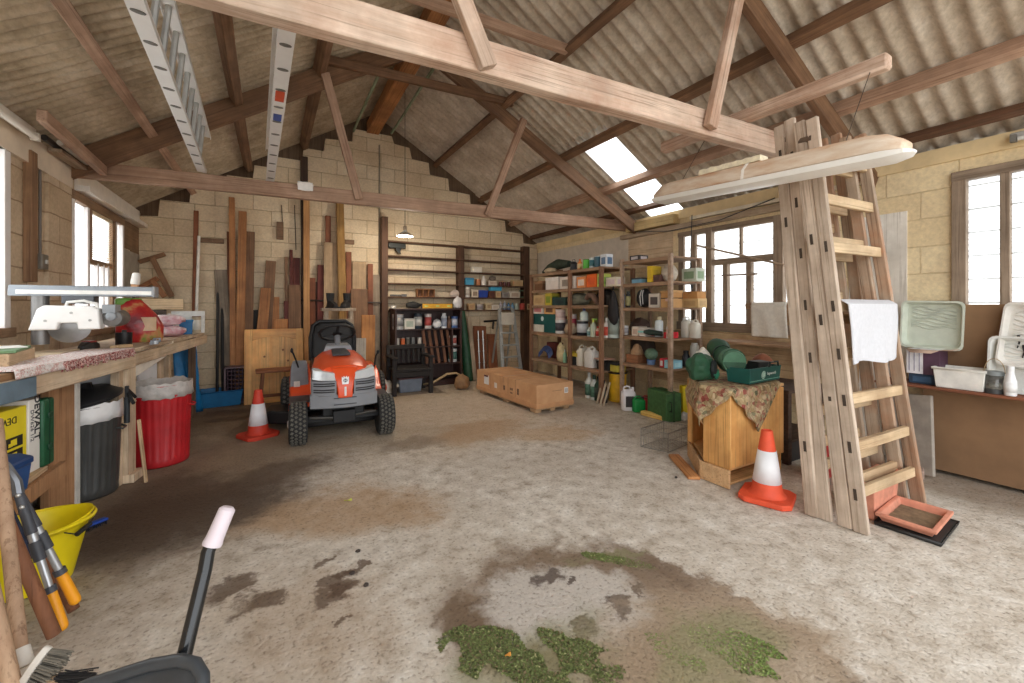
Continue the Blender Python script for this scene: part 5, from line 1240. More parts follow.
sbox(485.5,490.5,S5,7,(206,184,146),'upright tan carton on the lowest wall shelf', lab=(170,140,104))
sbox(491,498.5,S5,5,(232,222,206),'white carton above the stepladder on the lowest wall shelf', lab=(206,190,170), dz=0)
for k, (u, c, h, cp) in enumerate(((501,(176,166,170),.15,(210,200,190)),(505,(150,160,176),.17,(230,226,220)),(509,(104,140,176),.13,(30,120,140)),(513,(120,160,190),.13,(34,110,130)))):
    bottle(('grey bottle','grey-blue bottle with white cap','blue bottle with teal cap','pale blue bottle with teal cap')[k]+' in the row above the stepladder tray', (sx(u),6.985,S5+.001),.034,h,c,cp)
can('pale green tin on the lowest wall shelf left of the red tin', (sx(517),6.985,S5+.001),.036,.12,(196,206,190),(206,200,190))
can('red tin on the lowest wall shelf', (sx(522.5),6.985,S5+.001),.05,.12,(190,76,66),(206,120,100))
sbox(526.5,530,S5,6.5,(196,170,130),'tan carton at the far right of the lowest wall shelf', lab=(150,110,80))
# tool hanging at the top left
t2 = thing('bracket_tool','dark cast bracket hanging under the top shelf at its left end','bracket',(sx(397),6.93,2.30)); b = MB(); b.bx(-.15,.13,-.02,.02,-.05,.03); mk('bar', b, M((40,42,38), .5, .3), t2, bev=.006); b = MB(); b.prism([(-.04,-.05),(.06,-.05),(.04,-.11),(.06,-.15),(.0,-.12)],-.015,.015,'xz'); mk('jaw', b, M((36,38,36), .5, .3), t2, bev=.004); b = MB(); b.tube([(-.1,0,.03),(-.1,0,.07)], .006, 6); mk('hook', b, M((60,58,54), .5, .4), t2)

# ---- dark bookcase
DKW = wood((44,24,20),(70,40,32),'X',rough=.45); DKZ = wood((44,24,20),(70,40,32),'Z',rough=.45)
X0, X1, Y0, Y1, HH = 1.66, 2.78, 6.56, 6.90, 1.26
t = thing('bookcase', 'dark mahogany bookcase of paint tins and jars standing before the wall shelving', 'bookcase', ((X0+X1)/2,(Y0+Y1)/2,0)); W2 = (X1-X0)/2; D2 = (Y1-Y0)/2
for sg in (-1,1):
    b = MB(); b.bx(sg*W2-(.03 if sg > 0 else 0), sg*W2+(.03 if sg < 0 else 0), -D2, D2, 0, HH-.03); mk('side', b, DKZ, t, bev=.003)
b = MB(); b.bx(-W2-.02,W2+.02,-D2-.02,D2,HH-.03,HH); mk('top', b, DKW, t, bev=.006)
BS = [.93,.64,.36,.08]
for z in BS:
    b = MB(); b.bx(-W2+.03,W2-.03,-D2+.01,D2-.02,z-.02,z); mk('shelf', b, DKW, t, bev=.002)
b = MB(); b.bx(-W2+.03,W2-.03,D2-.012,D2,.0,HH-.03); mk('back_panel', b, DKZ, t)
b = MB(); b.bx(-W2+.03,W2-.03,-D2+.005,-D2+.02,.0,.06); mk('plinth', b, DKW, t)
b = MB(); b.bx(.38,.405,-D2+.01,D2-.02,.36,.91); mk('divider', b, DKZ, t)
by = Y0+.13
def bx_(u): return ony(u, 330, by).x
can('large glass jar with broad pinkish lid on the top shelf of the bookcase',(bx_(398),by,.931),.085,.24,(206,206,204),(226,206,192),(150,150,150),name='jar',cat='jar')
carton('cream painted mug box on the top shelf of the bookcase',(bx_(408.5),by,.931),(.17,.12,.17),(226,220,206),.1,lab=(176,186,170),name='carton')
can('dark jar with white label on the top shelf of the bookcase',(bx_(418),by,.931),.065,.25,(44,56,66),(60,62,66),(206,204,196),name='jar',cat='jar')
can('white and red tin on the top shelf of the bookcase',(bx_(428),by,.931),.055,.24,(222,212,206),(206,190,176),(196,90,84))
heap('plastic_bag','small white plastic bag on the top shelf of the bookcase','bag',(bx_(437),by,.931),(.075,.06,.085),(230,230,228),.4,seed=11)
bottle('white spray can on the top shelf of the bookcase',(bx_(444),by,.931),.048,.25,(222,226,230),(232,232,230),(170,180,196),neck=.6,shoulder=.75,name='spray_can',cat='spray can')
bottle('brown bottle with narrow neck on the top shelf of the bookcase',(bx_(449),by,.931),.035,.2,(120,86,66),(150,120,96))
can('blue tin at the right end of the top shelf of the bookcase',(bx_(454.5),by,.931),.055,.2,(86,118,176),(60,70,90),(206,210,220))
for k, (u, c) in enumerate(((397,(206,200,190)),(402.5,(226,116,66)),(407.5,(110,104,92)),(412.5,(120,122,120)),(419,(214,204,190)))):
    can(('white','orange','dark olive','grey','cream')[k]+' small tin on the second shelf of the bookcase',(bx_(u),by-.02,.641),.033,.15,c,(176,170,160))
W_SL = wood((104,66,46),(144,100,74),'X')
for k in range(5):
    u = 423.5+k*6; p0 = Vector((bx_(u+2.5),Y0+.06,.362)); p1 = Vector((bx_(u-1),Y0+.12,.9))
    o = beam('slat', p0, p1, .05,.02, W_SL, up=(0,-1,0)); tag(o, 'reddish wooden slat leaning in the bookcase, %s from the left' % ('first','second','third','fourth','fifth')[k], 'slat', 'slats in the bookcase')
can('white and red tin in the middle right compartment of the bookcase',(bx_(452.5),by,.641),.07,.16,(230,226,220),(214,206,196),(200,110,100))
can('white and green tin in the lower right compartment of the bookcase',(bx_(452.5),by,.361),.075,.22,(226,226,220),(222,220,214),(90,130,120))
# ---- dark garden armchair bench
GBX = ony(408,380,6.3).x
t = thing('garden_chair', 'near-black wooden garden armchair standing in front of the bookcase', 'chair', (GBX+.02, 6.30, 0), -.03)
GB = wood((26,22,20),(46,38,34),'X'); GBZ = wood((26,22,20),(46,38,34),'Z')
for sg in (-1,1):
    b = MB(); b.bx(sg*.27-.03,sg*.27+.03,-.24,-.18,0,.53); mk('leg', b, GBZ, t, bev=.004)
    b = MB(); b.bar((sg*.27,.18,0),(sg*.27,.22,.70), .055,.05,up=(0,1,0)); mk('leg', b, GBZ, t, bev=.004)
    b = MB(); b.bx(sg*.27-.045,sg*.27+.045,-.29,.2,.53,.56); mk('arm', b, wood((26,22,20),(46,38,34),'Y'), t, bev=.006)
b = MB(); b.bx(-.27,.27,-.25,.18,.34,.38); mk('seat', b, GB, t, bev=.006)
b = MB(); b.bx(-.25,.25,-.235,-.2,.26,.335); mk('apron', b, GB, t, bev=.004)
b = MB(); b.bx(-.27,.27,.195,.235,.63,.70); mk('top_rail', b, GB, t, bev=.008)
for k in range(6):
    x = -.2+.08*k; b = MB(); b.bar((x,.195,.42),(x,.215,.64), .035,.018,up=(0,1,0)); mk('back_slat', b, GBZ, t)
t2 = thing('storage_tub','grey-blue plastic tub under the black garden chair','tub',(GBX+.03,6.36,0),.0); b = MB(); b.loft([[(-.16,-.1,0),(.16,-.1,0),(.16,.1,0),(-.16,.1,0)],[(-.18,-.12,.2),(.18,-.12,.2),(.18,.12,.2),(-.18,.12,.2)]]); mk('body', b, M((120,128,140), .4), t2, bev=.01); b = MB(); b.bx(-.19,.19,-.13,.13,.2,.222); mk('lid', b, M((96,60,60), .5), t2, bev=.005)
# ---- brush cutter on the floor
p = onz(383,395.5); t = thing('strimmer','orange and white petrol strimmer lying on the floor by the garden chair','strimmer',(p.x,p.y+.06,0),.18)
b = MB(); b.lathe([(.075,-.02),(.085,.0),(.085,.035),(.06,.05)], 22, T3((-.04,-.05,.12),(PI/2,0,-.4))); mk('recoil_cover', b, M((232,84,40), .4), t)
b = MB()
for k in range(6): b.box((0,0,0),(.012,.07,.006),None,T3((-.04,-.05,.12),(PI/2,0,-.4)) @ Matrix.Rotation(PI*k/6,4,'Z') @ Matrix.Translation((0,.0,.052)))
mk('cooling_fins', b, M((206,70,34), .4), t)
b = MB(); b.ball((.06,.02,.11),(.09,.1,.10),14,10,.25,3); b.box((.03,.0,.03),(.16,.14,.06)); mk('engine_housing', b, M((232,222,206), .45), t)
b = MB(); b.tube([(.1,.0,.12),(.24,-.02,.11),(.36,-.03,.10)], [.04,.028,.03], 12); b.ball((.40,-.03,.10),(.05,.06,.065),12,8); mk('handle_boom', b, M((226,214,190), .45), t)
# ---- bent stick and sack by the chair
b = MB(); b.tube([onz(418,386.5)+Vector((0,0,.02)), ony(432,383,6.2), ony(447,374,6.3), ony(456,373,6.4), ony(463,377,6.42), ony(466,384,6.42)], [.016,.017,.018,.018,.017,.016], 10); o = mk('bent_stick', b, wood((190,160,116),(216,188,144),'X'), None); tag(o,'pale bent wooden stick curving over the brown sack','stick')
p = onz(465,390); heap('sack','slumped brown hessian sack on the floor left of the long carton','sack',(p.x,p.y+.12,0),(.13,.10,.12),(140,106,72),.3,seed=12)
# ---- right of the bookcase: green roll, boards, rails, stepladder
b = MB(); b.tube([Vector((2.97,6.72,.0)), Vector((2.94,6.76,.5)), Vector((2.88,6.82,1.21))], [.085,.08,.06], 14); o = mk('tarpaulin_roll', b, M((38,78,50), .55, var=.3, sc=16, bump=.4), None); tag(o,'dark green tarpaulin roll leaning against the right side of the bookcase','roll')
def flat2(name,label,u0,v0,u1,wpx,c,ytop,ybot,cat='board',th=.02): return lean(name,label,u0,v0,u1,wpx,c,ytop,ybot,0,th,'boards leaning right of the bookcase',cat)
flat2('trim_strip','white-edged wooden strip leaning right of the green roll',468.5,317,475,4,((196,170,140),(220,198,170)),7.0,6.72,'strip')
flat2('board','reddish-brown board leaning behind the left end of the long carton',479,326,481,14,((134,78,46),(160,98,62)),7.04,6.88)
flat2('board','reddish-brown board leaning left of the stepladder',491,334,494,10,((134,78,46),(160,98,62)),7.0,6.8)
for k, u in enumerate((479.5,484.2)):
    b = MB(); x = ony(u,350,6.72).x; b.tube([(x,6.70,.0),(x,6.78,.86)], .012, 8); [b.box((x,6.70+.08*z/.86,z),(.035,.02,.015)) for z in (.1,.3,.5,.7)]; o = mk('curtain_rail', b, M((176,174,168), .35, .8), None); tag(o, ('left','right')[k]+' of two slim metal rails leaning between the reddish-brown boards','rail','slim metal rails')
t2 = thing('pipe_fitting','black T-shaped pipe fitting resting on the boards left of the stepladder','pipe',(sx(489,6.9),6.84,1.02)); b = MB(); b.tube([(-.13,0,0),(.13,0,.01)], .018, 8); mk('cross_pipe', b, M((40,34,32), .5, .3), t2); b = MB(); b.tube([(.06,0,0),(.06,.02,-.14)], .018, 8); mk('stem_pipe', b, M((40,34,32), .5, .3), t2)
A2 = M((186,186,180), .4, .5)
TL = Vector((sx(499.5,6.55),6.55,1.25)); TR = Vector((sx(512.5,6.55),6.55,1.25)); BL = Vector((sx(503.5,6.22),6.22,0)); BR = Vector((sx(522.5,6.22),6.22,0))
t = thing('stepladder','aluminium stepladder with cream tray standing behind the long carton','ladder',((BL.x+BR.x)/2,6.4,0)); off = Vector(((BL.x+BR.x)/2,6.4,0))
for a, c in ((BL,TL),(BR,TR)):
    b = MB(); b.bar(a-off,c-off,.022,.06,up=(1,0,0)); mk('rail', b, A2, t)
for a, c in ((BL+Vector((.12,.72,0)),TL+Vector((.0,.03,0))),(BR+Vector((.06,.72,0)),TR+Vector((.0,.03,0)))):
    b = MB(); b.bar(a-off,c-off+Vector((0,0,-.1)),.018,.03,up=(1,0,0)); mk('rear_leg', b, A2, t)
for z in (.22,.42,.62,.83):
    f_ = z/1.25; a = BL.lerp(TL,f_)-off; c = BR.lerp(TR,f_)-off; b = MB(); b.bar(a,c,.09,.025); mk('tread', b, A2, t, bev=.003)
a = BL.lerp(TL,.86)-off; c = BR.lerp(TR,.86)-off; b = MB(); b.bar(a+Vector((.015,-.03,.0)),c+Vector((-.015,-.03,.0)),.02,.22); mk('tray', b, M((206,196,178), .5), t, bev=.005)
b = MB(); m0 = TL.lerp(TR,.5)-off; b.tube([TL-off,m0+Vector((-.08,0,.03)),m0+Vector((.08,0,.03)),TR-off], .014, 8); mk('top_rail', b, A2, t)

# ================================================================ SHELF RACKS, RIGHT WALL
RW = wood((122,86,62),(160,120,92),'Z'); RWY = wood((150,118,90),(188,156,126),'Y',dirt=(110,84,64))
def rack(label, x0, x1, y0, y1, zs, h, posts, mposts=None, shelf_m=RWY, pw=.05):
    t = thing('shelf_rack', label, 'shelving', ((x0+x1)/2,(y0+y1)/2,0)); ox, oy = -(x0+x1)/2, -(y0+y1)/2
    for (x, y, hh) in posts:
        b = MB(); b.bx(x-pw/2+ox,x+pw/2+ox,y-pw/2+oy,y+pw/2+oy,0,hh); mk('post', b, mposts or RW, t, bev=.003)
    for z in zs:
        b = MB(); b.bx(x0+ox+pw/2+.001,x1+ox,y0+oy,y1+oy,z-.022,z); mk('shelf', b, shelf_m, t, bev=.002)
        b = MB(); b.bx(x0+ox-.01,x0+ox+pw/2,y0+oy,y1+oy,z-.045,z-.002); mk('shelf_rail', b, shelf_m, t, bev=.002)
    return t
R1Z = [1.83,1.56,1.31,.87,.43]
ym = onx(570,340,3.82).y
rack('long timber shelf rack crammed with tins and cartons along the right wall at the back', 3.82,4.42,4.26,6.05,R1Z,1.85,[(3.82,4.28,1.83),(3.82,ym,1.83),(3.82,6.02,1.83),(4.40,4.28,1.83),(4.40,ym,1.83),(4.40,6.02,1.83)])
R2Z = [1.88,1.59,1.28,.92,.57]
MET = M((176,150,128), .6, .2, .3, 20)
rack('shorter shelf rack of perforated metal posts under the window end', 3.98,4.52,3.27,4.10,R2Z,1.92,[(3.98,3.29,1.91),(3.98,4.06,1.91),(4.50,3.29,1.86),(4.50,4.06,1.86)], MET, pw=.045)
# goods on rack one
def r2_(u, x=4.3): return onx(u,340,x).y
def r1(u, x=3.93): return onx(u, 340, x).y
def it(u0, u1, si, hpx, col, label, lab=None, lid=None, dz=0, x=3.93, dep=.16, name='carton', zs=R1Z, tape=None, rz=0):
    y0, y1 = onx(u0,340,x-dep/2+.01).y, onx(u1,340,x-dep/2+.01).y; f_ = x*_s+(y0+y1)/2*_c; h = hpx*f_/FPX
    return carton(label, (x,(y0+y1)/2,zs[si]+dz+.001), (dep,max(.03,abs(y0-y1)-.006),h), col, rz, None, name, 'box', lab=lab, lid=lid, tape=tape)
def px2(u, px, x=3.93): return px*(x*_s+onx(u,340,x).y*_c)/FPX
# top shelf
b = MB(); a = Vector((3.98,r1(541),1.865)); c = Vector((3.98,r1(567),1.92)); b.tube([a,a.lerp(c,.25)+Vector((0,0,.05)),a.lerp(c,.6)+Vector((0,0,.07)),c+Vector((0,0,.03))],[.03,.06,.085,.05],12); o = mk('groundsheet_roll', b, M((44,56,44), .7, var=.3, sc=14, bump=.4), None); tag(o,'dark green rolled groundsheet on the top of the long rack','roll')
heap('cloth','cream cloth under the rolled groundsheet on the top of the long rack','cloth',(3.92,r1(551),1.831),(.08,.16,.05),(196,176,146),.3,seed=14)
t2 = thing('lantern','black lantern on the top of the long rack','lantern',(3.96,r1(572),1.831)); b = MB(); b.lathe([(.06,0),(.06,.03),(.05,.04),(.05,.1),(.06,.11),(.03,.14)],14); mk('body', b, M((46,46,48), .5), t2); b = MB(); b.tube([(0,-.05,.11),(0,-.03,.17),(0,.03,.17),(0,.05,.11)],.005,6); mk('handle', b, M((90,90,90), .4), t2)
bottle('orange bottle on the top of the long rack',(3.93,r1(580),1.831),.035,.16,(226,130,60),(206,96,44),(236,206,150))
can('bright green tin on the top of the long rack',(3.93,r1(586.5),1.831),.05,.14,(96,196,66),(80,60,40))
can('teal and white tub on the top of the long rack',(3.93,r1(592.5),1.831),.045,.15,(196,206,206),(206,206,200),(70,120,130),handle=True)
can('dark teal tub on the top of the long rack',(3.93,r1(597.5),1.831),.045,.16,(50,90,104),(206,206,200),handle=True)
carton('white and blue carton at the near end of the top of the long rack',(3.95,r1(604.5)-.02,1.831),(.12,.12,.17),(226,230,234),0,lab=(96,126,160))
# second shelf
it(535,543,1,9,(120,84,56),'brown carton at the far end of the second shelf of the long rack', lid=(150,112,80))
it(546,559,1,12,(230,220,212),'plain white carton on the second shelf of the long rack', lid=(236,228,222))
it(560,576,1,12,(224,216,206),'white carton with a dark printed arch on the second shelf of the long rack', lab=(150,140,130))
it(577,586,1,11,(232,150,90),'orange and white carton on the second shelf of the long rack', lab=(240,226,214))
it(587,597,1,13,(240,110,36),'bright orange carton on the second shelf of the long rack', lab=(236,96,30))
it(597.5,603,1,13,(206,222,110),'lime green carton on the second shelf of the long rack', lab=(150,190,90))
it(606,617,1,9,(232,222,200),'cream carton at the near end of the second shelf of the long rack', lab=(226,206,206), x=3.96)
# third shelf
it(533.5,545,2,10,(206,178,130),'tan cartons block at the far end of the third shelf of the long rack', lab=(190,156,110))
it(545.5,552,2,12,(196,176,60),'yellow-green carton on the third shelf of the long rack', lab=(130,150,50))
it(552.5,566,2,8,(36,66,62),'dark teal carton on the third shelf of the long rack', lab=(28,50,52))
heap('bundle','grey-green bundle of cloth on the third shelf of the long rack','cloth',(3.95,r1(577),1.311),(.12,.26,.10),(104,104,88),.35,seed=15)
b = MB(); b.tube([Vector((3.93,r1(586),1.40)),Vector((3.92,r1(590),1.46)),Vector((3.92,r1(594),1.44)),Vector((3.92,r1(597),1.35)),Vector((3.93,r1(599),1.33))],[.03,.045,.045,.04,.03],10); o = mk('hose', b, M((120,92,76), .6), None); tag(o,'brown ribbed hose arching on the third shelf of the long rack','hose')
can('black tin at the near end of the third shelf of the long rack',(3.98,r1(611,3.98),1.311),.06,.13,(36,34,32),(60,58,54))
# fourth shelf
it(533,556,3,18.5,(20,84,80),'large teal carton with a cream panel on the fourth shelf of the long rack', x=3.95)
yv = onx(540,340,3.875).y
b = MB(); y0, y1 = onx(533.5,340,3.87).y, onx(544,340,3.87).y; b.bx(3.8655,3.8685,min(y0,y1),max(y0,y1),.874,.99); b.v = [Vector((p.x-3.95,p.y-(onx(533,340,3.88).y+onx(556,340,3.88).y)/2,p.z-.871)) for p in b.v]; par = [q for q in bpy.data.objects if q.get('label','').startswith('large teal carton')][0]; mk('cream_panel', b, M((222,218,204), .6), par)
b = MB(); b.ball((0,0,0),(.002,.04,.04),12,8); b.v = [p+Vector((-.0845,.03,.22)) for p in b.v]; mk('logo_disc', b, M((206,222,220), .6), par)
it(533,543.5,3,8.5,(226,214,204),'white carton with pink print on top of the large teal carton', lab=(206,130,130), dz=.30)
it(544.5,555,3,8.5,(222,170,110),'tan picture carton on top of the large teal carton', lab=(120,84,60), dz=.30)
yt = r1(560.5); can('lower of two stacked white tubs on the fourth shelf of the long rack',(3.93,yt,.871),.08,.215,(230,230,228),(236,234,230),(70,70,76)); can('upper of two stacked white tubs on the fourth shelf of the long rack',(3.93,yt,1.087),.078,.16,(232,214,206),(236,222,214),(214,190,184))
heap('sack','beige sack slumped on the fourth shelf of the long rack','sack',(3.92,r1(571),.871),(.08,.13,.1),(186,166,140),.35,seed=17)
can('pink and white tin behind the beige sack on the fourth shelf of the long rack',(4.06,r1(573,4.06),.871),.055,.30,(226,206,206),(222,216,210),(190,80,96))
can('black bucket with white label and white rim on the fourth shelf of the long rack',(3.95,r1(581.5),.871),.085,.22,(32,34,42),(232,232,228),(206,208,210))
bottle('blue and white spray bottle on the black bucket',(3.95,r1(583),1.092),.06,.17,(206,222,214),(60,70,130),trigger=(80,84,150))
bottle('small white bottle on the fourth shelf of the long rack',(3.91,r1(590.5),.871),.035,.13,(206,220,214),(230,230,226),(120,160,160))
bottle('clear spray bottle with green trigger on the fourth shelf of the long rack',(3.9,r1(595),.871),.042,.24,(206,216,190),(206,222,90),trigger=(130,180,60))
bottle('red and white bottle on the fourth shelf of the long rack',(3.90,r1(599.5),.871),.03,.15,(226,190,170),(206,60,50),(206,70,60))
bottle('tall white bottle with red stripes beside the near post of the long rack',(3.93,r1(607),.871),.055,.27,(232,222,214),(236,232,226),(214,90,70))
bottle('big clear plastic bottle with white cap at the near end of the long rack',(3.98,r1(614,3.98),.871),.085,.42,(176,186,178),(236,236,232),(150,160,150))
bottle('clear plastic bottle behind the big one at the near end of the long rack',(4.14,r1(618,4.14),.871),.07,.26,(186,190,184),(206,206,202))
# fifth shelf
b = MB(); [b.tube([(3.93+.02*k,r1(544)+.15*math.cos(a),.445+.02*k+.12*max(0,math.sin(a))) for a in [PI*i/14 for i in range(15)]],.016,6) for k in range(4)]; o = mk('hose_coil', b, M((70,86,130), .5), None); tag(o,'blue hose coil on the lowest shelf of the long rack','hose')
it(547,556,4,15,(110,50,44),'dark red carton behind the blue hose on the lowest shelf of the long rack', x=4.16, lab=(84,38,34))
heap('plastic_bag','cream crumpled bag on the lowest shelf of the long rack','bag',(3.93,r1(561.5),.431),(.07,.10,.16),(214,196,150),.4,seed=19)
bottle('slim pale green bottle on the lowest shelf of the long rack',(3.90,r1(566.5),.431),.03,.2,(160,206,170),(206,214,206))
it(568,578,4,12,(34,36,38),'black crate with a yellow lid on the lowest shelf of the long rack', lid=(206,180,60), name='storage_crate')
jerry('tall cream jerrycan on the lowest shelf of the long rack',(3.95,r1(581.5),.431),(.2,.10,.30),(226,218,200),(200,190,170),rz=.2)
jerry('white jerrycan with arched handle on the lowest shelf of the long rack',(3.95,r1(590.5),.431),(.19,.17,.29),(232,228,220),(226,222,216),rz=PI/2)
it(597,609,4,8,(38,34,32),'black toolbox under the pink board on the lowest shelf of the long rack', lid=(30,28,28), name='tool_box', x=3.98)
sheet('board','thin pinkish board lying on the black toolbox','board',(3.98,r1(602),.431+.135),(.2,.2,.015),(214,170,150))
it(610.5,617.5,4,9,(196,180,70),'black and yellow tub at the near end of the lowest shelf of the long rack', lid=(36,36,34), name='storage_crate', x=4.0)
for k, (u, r, h, c, lab) in enumerate(((551,.05,.12,(60,58,54),'dark tin at the far end of the lowest shelf of the long rack'),(573,.05,.10,(176,170,160),'grey tin behind the black crate on the lowest shelf of the long rack'))):
    can(lab,(4.25,r1(u,4.25),.431),r,h,c)
for k, (u, h, c, cp, lab) in enumerate(((588,.22,(196,150,90),(60,50,40),'amber bottle at the back of the fourth shelf of the long rack'),(602,.2,(90,120,90),(40,40,40),'green bottle at the back of the fourth shelf of the long rack'),(566,.26,(206,206,200),(170,60,50),'white bottle with red cap at the back of the fourth shelf of the long rack'))):
    bottle(lab,(4.24,r1(u,4.24),.871),.04,h,c,cp)
it(549,556,0,5,(150,120,90),'low tan carton at the far end of the top of the long rack', x=4.2)
heap('cloth','dark cloth at the back of the third shelf of the long rack','cloth',(4.24,r1(606,4.24),1.311),(.12,.16,.14),(52,46,42),.35,seed=51)
heap('cloth','dark rag at the far end of the fourth shelf of the metal rack','cloth',(4.3,r2_(640),.921),(.12,.16,.12),(86,66,56),.35,seed=52)
heap('cloth','dark brown sacking at the back of the lowest shelf of the metal rack','cloth',(4.32,r2_(642),.571),(.12,.2,.2),(62,50,42),.35,seed=53)
# under the long rack
for k, (u, v, c, r, h, cp, lab) in enumerate(((584,399,(222,222,214),.06,.36,(206,206,200),'white plastic bottle under the long rack, farthest of the row'),(589,401,(206,210,204),.055,.34,(36,60,44),'white bottle with dark cap under the long rack'),(593,402,(28,62,44),.055,.33,(24,40,32),'dark green bottle on the floor under the long rack'),(598.5,404,(44,46,44),.05,.30,(30,30,30),'black bottle on the floor under the long rack, nearest of the row'))):
    p = onz(u, v); bottle(lab,(p.x+.12,p.y+.03,0),r,h,c,cp,(90,130,110) if k < 2 else (60,74,66))
for k in range(3):
    p = onz(597+3.2*k,404.5+k*.6); o = beam('wood_offcut',(p.x+.0,p.y,.0),(p.x+.1,p.y+.02*(1-k),.26+.02*k),.03,.015,wood((176,160,136),(206,190,166),'X'),up=(1,0,0)); tag(o,'grey-white wooden offcut leaning beside the near post of the long rack, %s of three' % ('left','middle','right')[k],'offcut','offcuts by the rack post')
# hanging black bag between the racks
t2 = thing('work_bag','black bag hanging on the post between the two racks','bag',(3.93,4.17,1.50)); b = MB(); b.loft([[(a*math.cos(2*PI*j/14)*.5,a*math.sin(2*PI*j/14),z) for j in range(14)] for z, a in ((0,.02),(-.06,.05),(-.2,.085),(-.34,.10),(-.42,.07),(-.46,.02))]); mk('body', b, M((34,32,34), .6, var=.3, bump=.4), t2); b = MB(); b.tube([(0,-.03,-.05),(.0,0,.06),(0,.03,-.05)],.008,6); mk('strap', b, M((28,26,28), .7), t2)
# goods on rack two
def r2(u, x=4.08): return onx(u,340,x).y
def i2(u0,u1,si,hpx,col,label,**k): return it(u0,u1,si,hpx,col,label,x=k.pop('x',4.09),zs=R2Z,**k)
i2(630,640,0,5,(60,54,54),'small black and white box on the top of the metal rack', lab=(206,200,200))
i2(632,642,1,5,(120,170,196),'pale blue box on the second shelf of the metal rack', lid=(44,46,50))
i2(647.5,653,1,16,(238,204,52),'tall yellow carton on the second shelf of the metal rack', lab=(226,190,40))
i2(653.5,661,1,7,(110,76,66),'brown carton beside the tall yellow one on the metal rack', lab=(90,60,54))
heap('plastic_bag','clear plastic bag of oddments on the second shelf of the metal rack','bag',(4.12,r2(667),1.591),(.09,.10,.12),(206,196,180),.35,seed=21)
it(682,697,1,13,(214,222,206),'white and green carton beyond the near post of the metal rack', lab=(150,176,140), x=4.36, zs=R2Z)
bottle('blue spray can at the far end of the third shelf of the metal rack',(4.04,r2(625),1.281),.03,.21,(86,150,206),(206,220,230),neck=.6,shoulder=.78,name='spray_can',cat='spray can')
bottle('black spray can with cream bands on the third shelf of the metal rack',(4.04,r2(630.5),1.281),.03,.21,(46,44,42),(30,30,30),(176,170,120),neck=.6,shoulder=.78,name='spray_can',cat='spray can')
t2 = thing('rucksack','black rucksack with white strap on the third shelf of the metal rack','bag',(4.12,r2(642),1.281)); b = MB(); b.ball((0,0,.12),(.09,.10,.125),14,10,.12,5); b.v=[Vector((p.x,p.y,max(p.z,0))) for p in b.v]; mk('body', b, M((26,26,28), .6), t2); b = MB(); b.tube([(-.092,-.03,.02),(-.098,-.02,.14),(-.06,-.01,.22)],.006,6); b.tube([(-.088,-.06,.04),(-.09,-.05,.16),(-.06,-.04,.22)],.006,6); mk('strap', b, M((206,206,204), .6), t2)
i2(649,660,2,14,(214,204,190),'photo-printed carton on the third shelf of the metal rack', lab=(86,76,72))
i2(661,674,2,9,(206,160,106),'lower of two tan cartons on the third shelf of the metal rack', tape=(226,190,176))
i2(661,674,2,7,(196,146,90),'upper of two tan cartons on the third shelf of the metal rack', dz=.115, lid=(206,160,104))
it(682,699,2,9,(222,190,136),'lower tan carton by the window on the third shelf of the metal rack', lab=(206,170,120), x=4.36, zs=R2Z)
it(683,698,2,7,(206,150,90),'upper tan carton by the window on the third shelf of the metal rack', dz=.105, x=4.36, zs=R2Z, tape=(190,130,76))
can('white cup at the far end of the fourth shelf of the metal rack',(4.06,r2(626.5),.921),.04,.12,(222,222,222),(230,230,230),(190,190,196),name='cup',cat='cup')
i2(632,639,3,9,(226,212,196),'white carton on the fourth shelf of the metal rack', lab=(206,180,160))
i2(639.5,646,3,8,(230,224,214),'small white tub box beside the red tool on the metal rack', lid=(226,216,204))
t2 = thing('power_drill','green and black power drill lying on the fourth shelf of the metal rack','drill',(4.03,r2(655),.921),.5); b = MB(); b.tube([(0,-.12,.045),(0,.04,.06),(0,.1,.06)],[.028,.036,.02],12); mk('body', b, M((44,62,54), .45), t2); b = MB(); b.bar((0,-.06,.05),(.08,-.1,.02),.03,.035); mk('grip', b, M((36,36,38), .5), t2, bev=.006); b = MB(); b.tube([(0,.1,.06),(0,.17,.06)],.012,8); mk('chuck', b, M((140,196,186), .4), t2)
t2 = thing('wrench','red-handled tool lying across the fourth shelf of the metal rack','tool',(4.16,r2(648,4.16),.93),1.2); b = MB(); b.bx(-.14,.06,-.02,.02,0,.03); mk('handle', b, M((206,44,44), .5), t2, bev=.006); b = MB(); b.bx(.06,.14,-.03,.03,0,.035); mk('head', b, M((130,40,40), .5), t2, bev=.004)
bottle('white bottle with tan cap on the fourth shelf of the metal rack',(4.14,r2(659,4.14),.921),.05,.25,(222,230,230),(206,190,150),neck=.5,shoulder=.72)
i2(664,670,3,6,(206,34,48),'red box at the near end of the fourth shelf of the metal rack', lab=(190,28,40))
bottle('white bottle with red cap beside the near post of the metal rack',(4.04,r2(671.5),.921),.035,.19,(232,226,220),(206,60,60),(230,190,180))
jerry('white jerrycan by the window on the fourth shelf of the metal rack',(4.36,onx(686.5,330,4.36).y,.921),(.11,.1,.25),(228,226,214),(206,206,200),rz=PI/2)
jerry('second white jerrycan by the window, nearer the frame, on the metal rack',(4.36,onx(695,330,4.36).y,.921),(.11,.1,.22),(230,226,212),(206,206,200),rz=PI/2)
openbox('brown wooden crate on the lowest shelf of the metal rack',(4.1,r2(636),.571),(.2,.2,.11),None,0,m=wood((130,84,54),(166,116,80),'Y'),name='wooden_crate',cat='crate')
heap('twine','tan heap of twine in the brown wooden crate on the metal rack','twine',(4.1,r2(636),.58),(.08,.08,.13),(176,140,104),.4,seed=23)
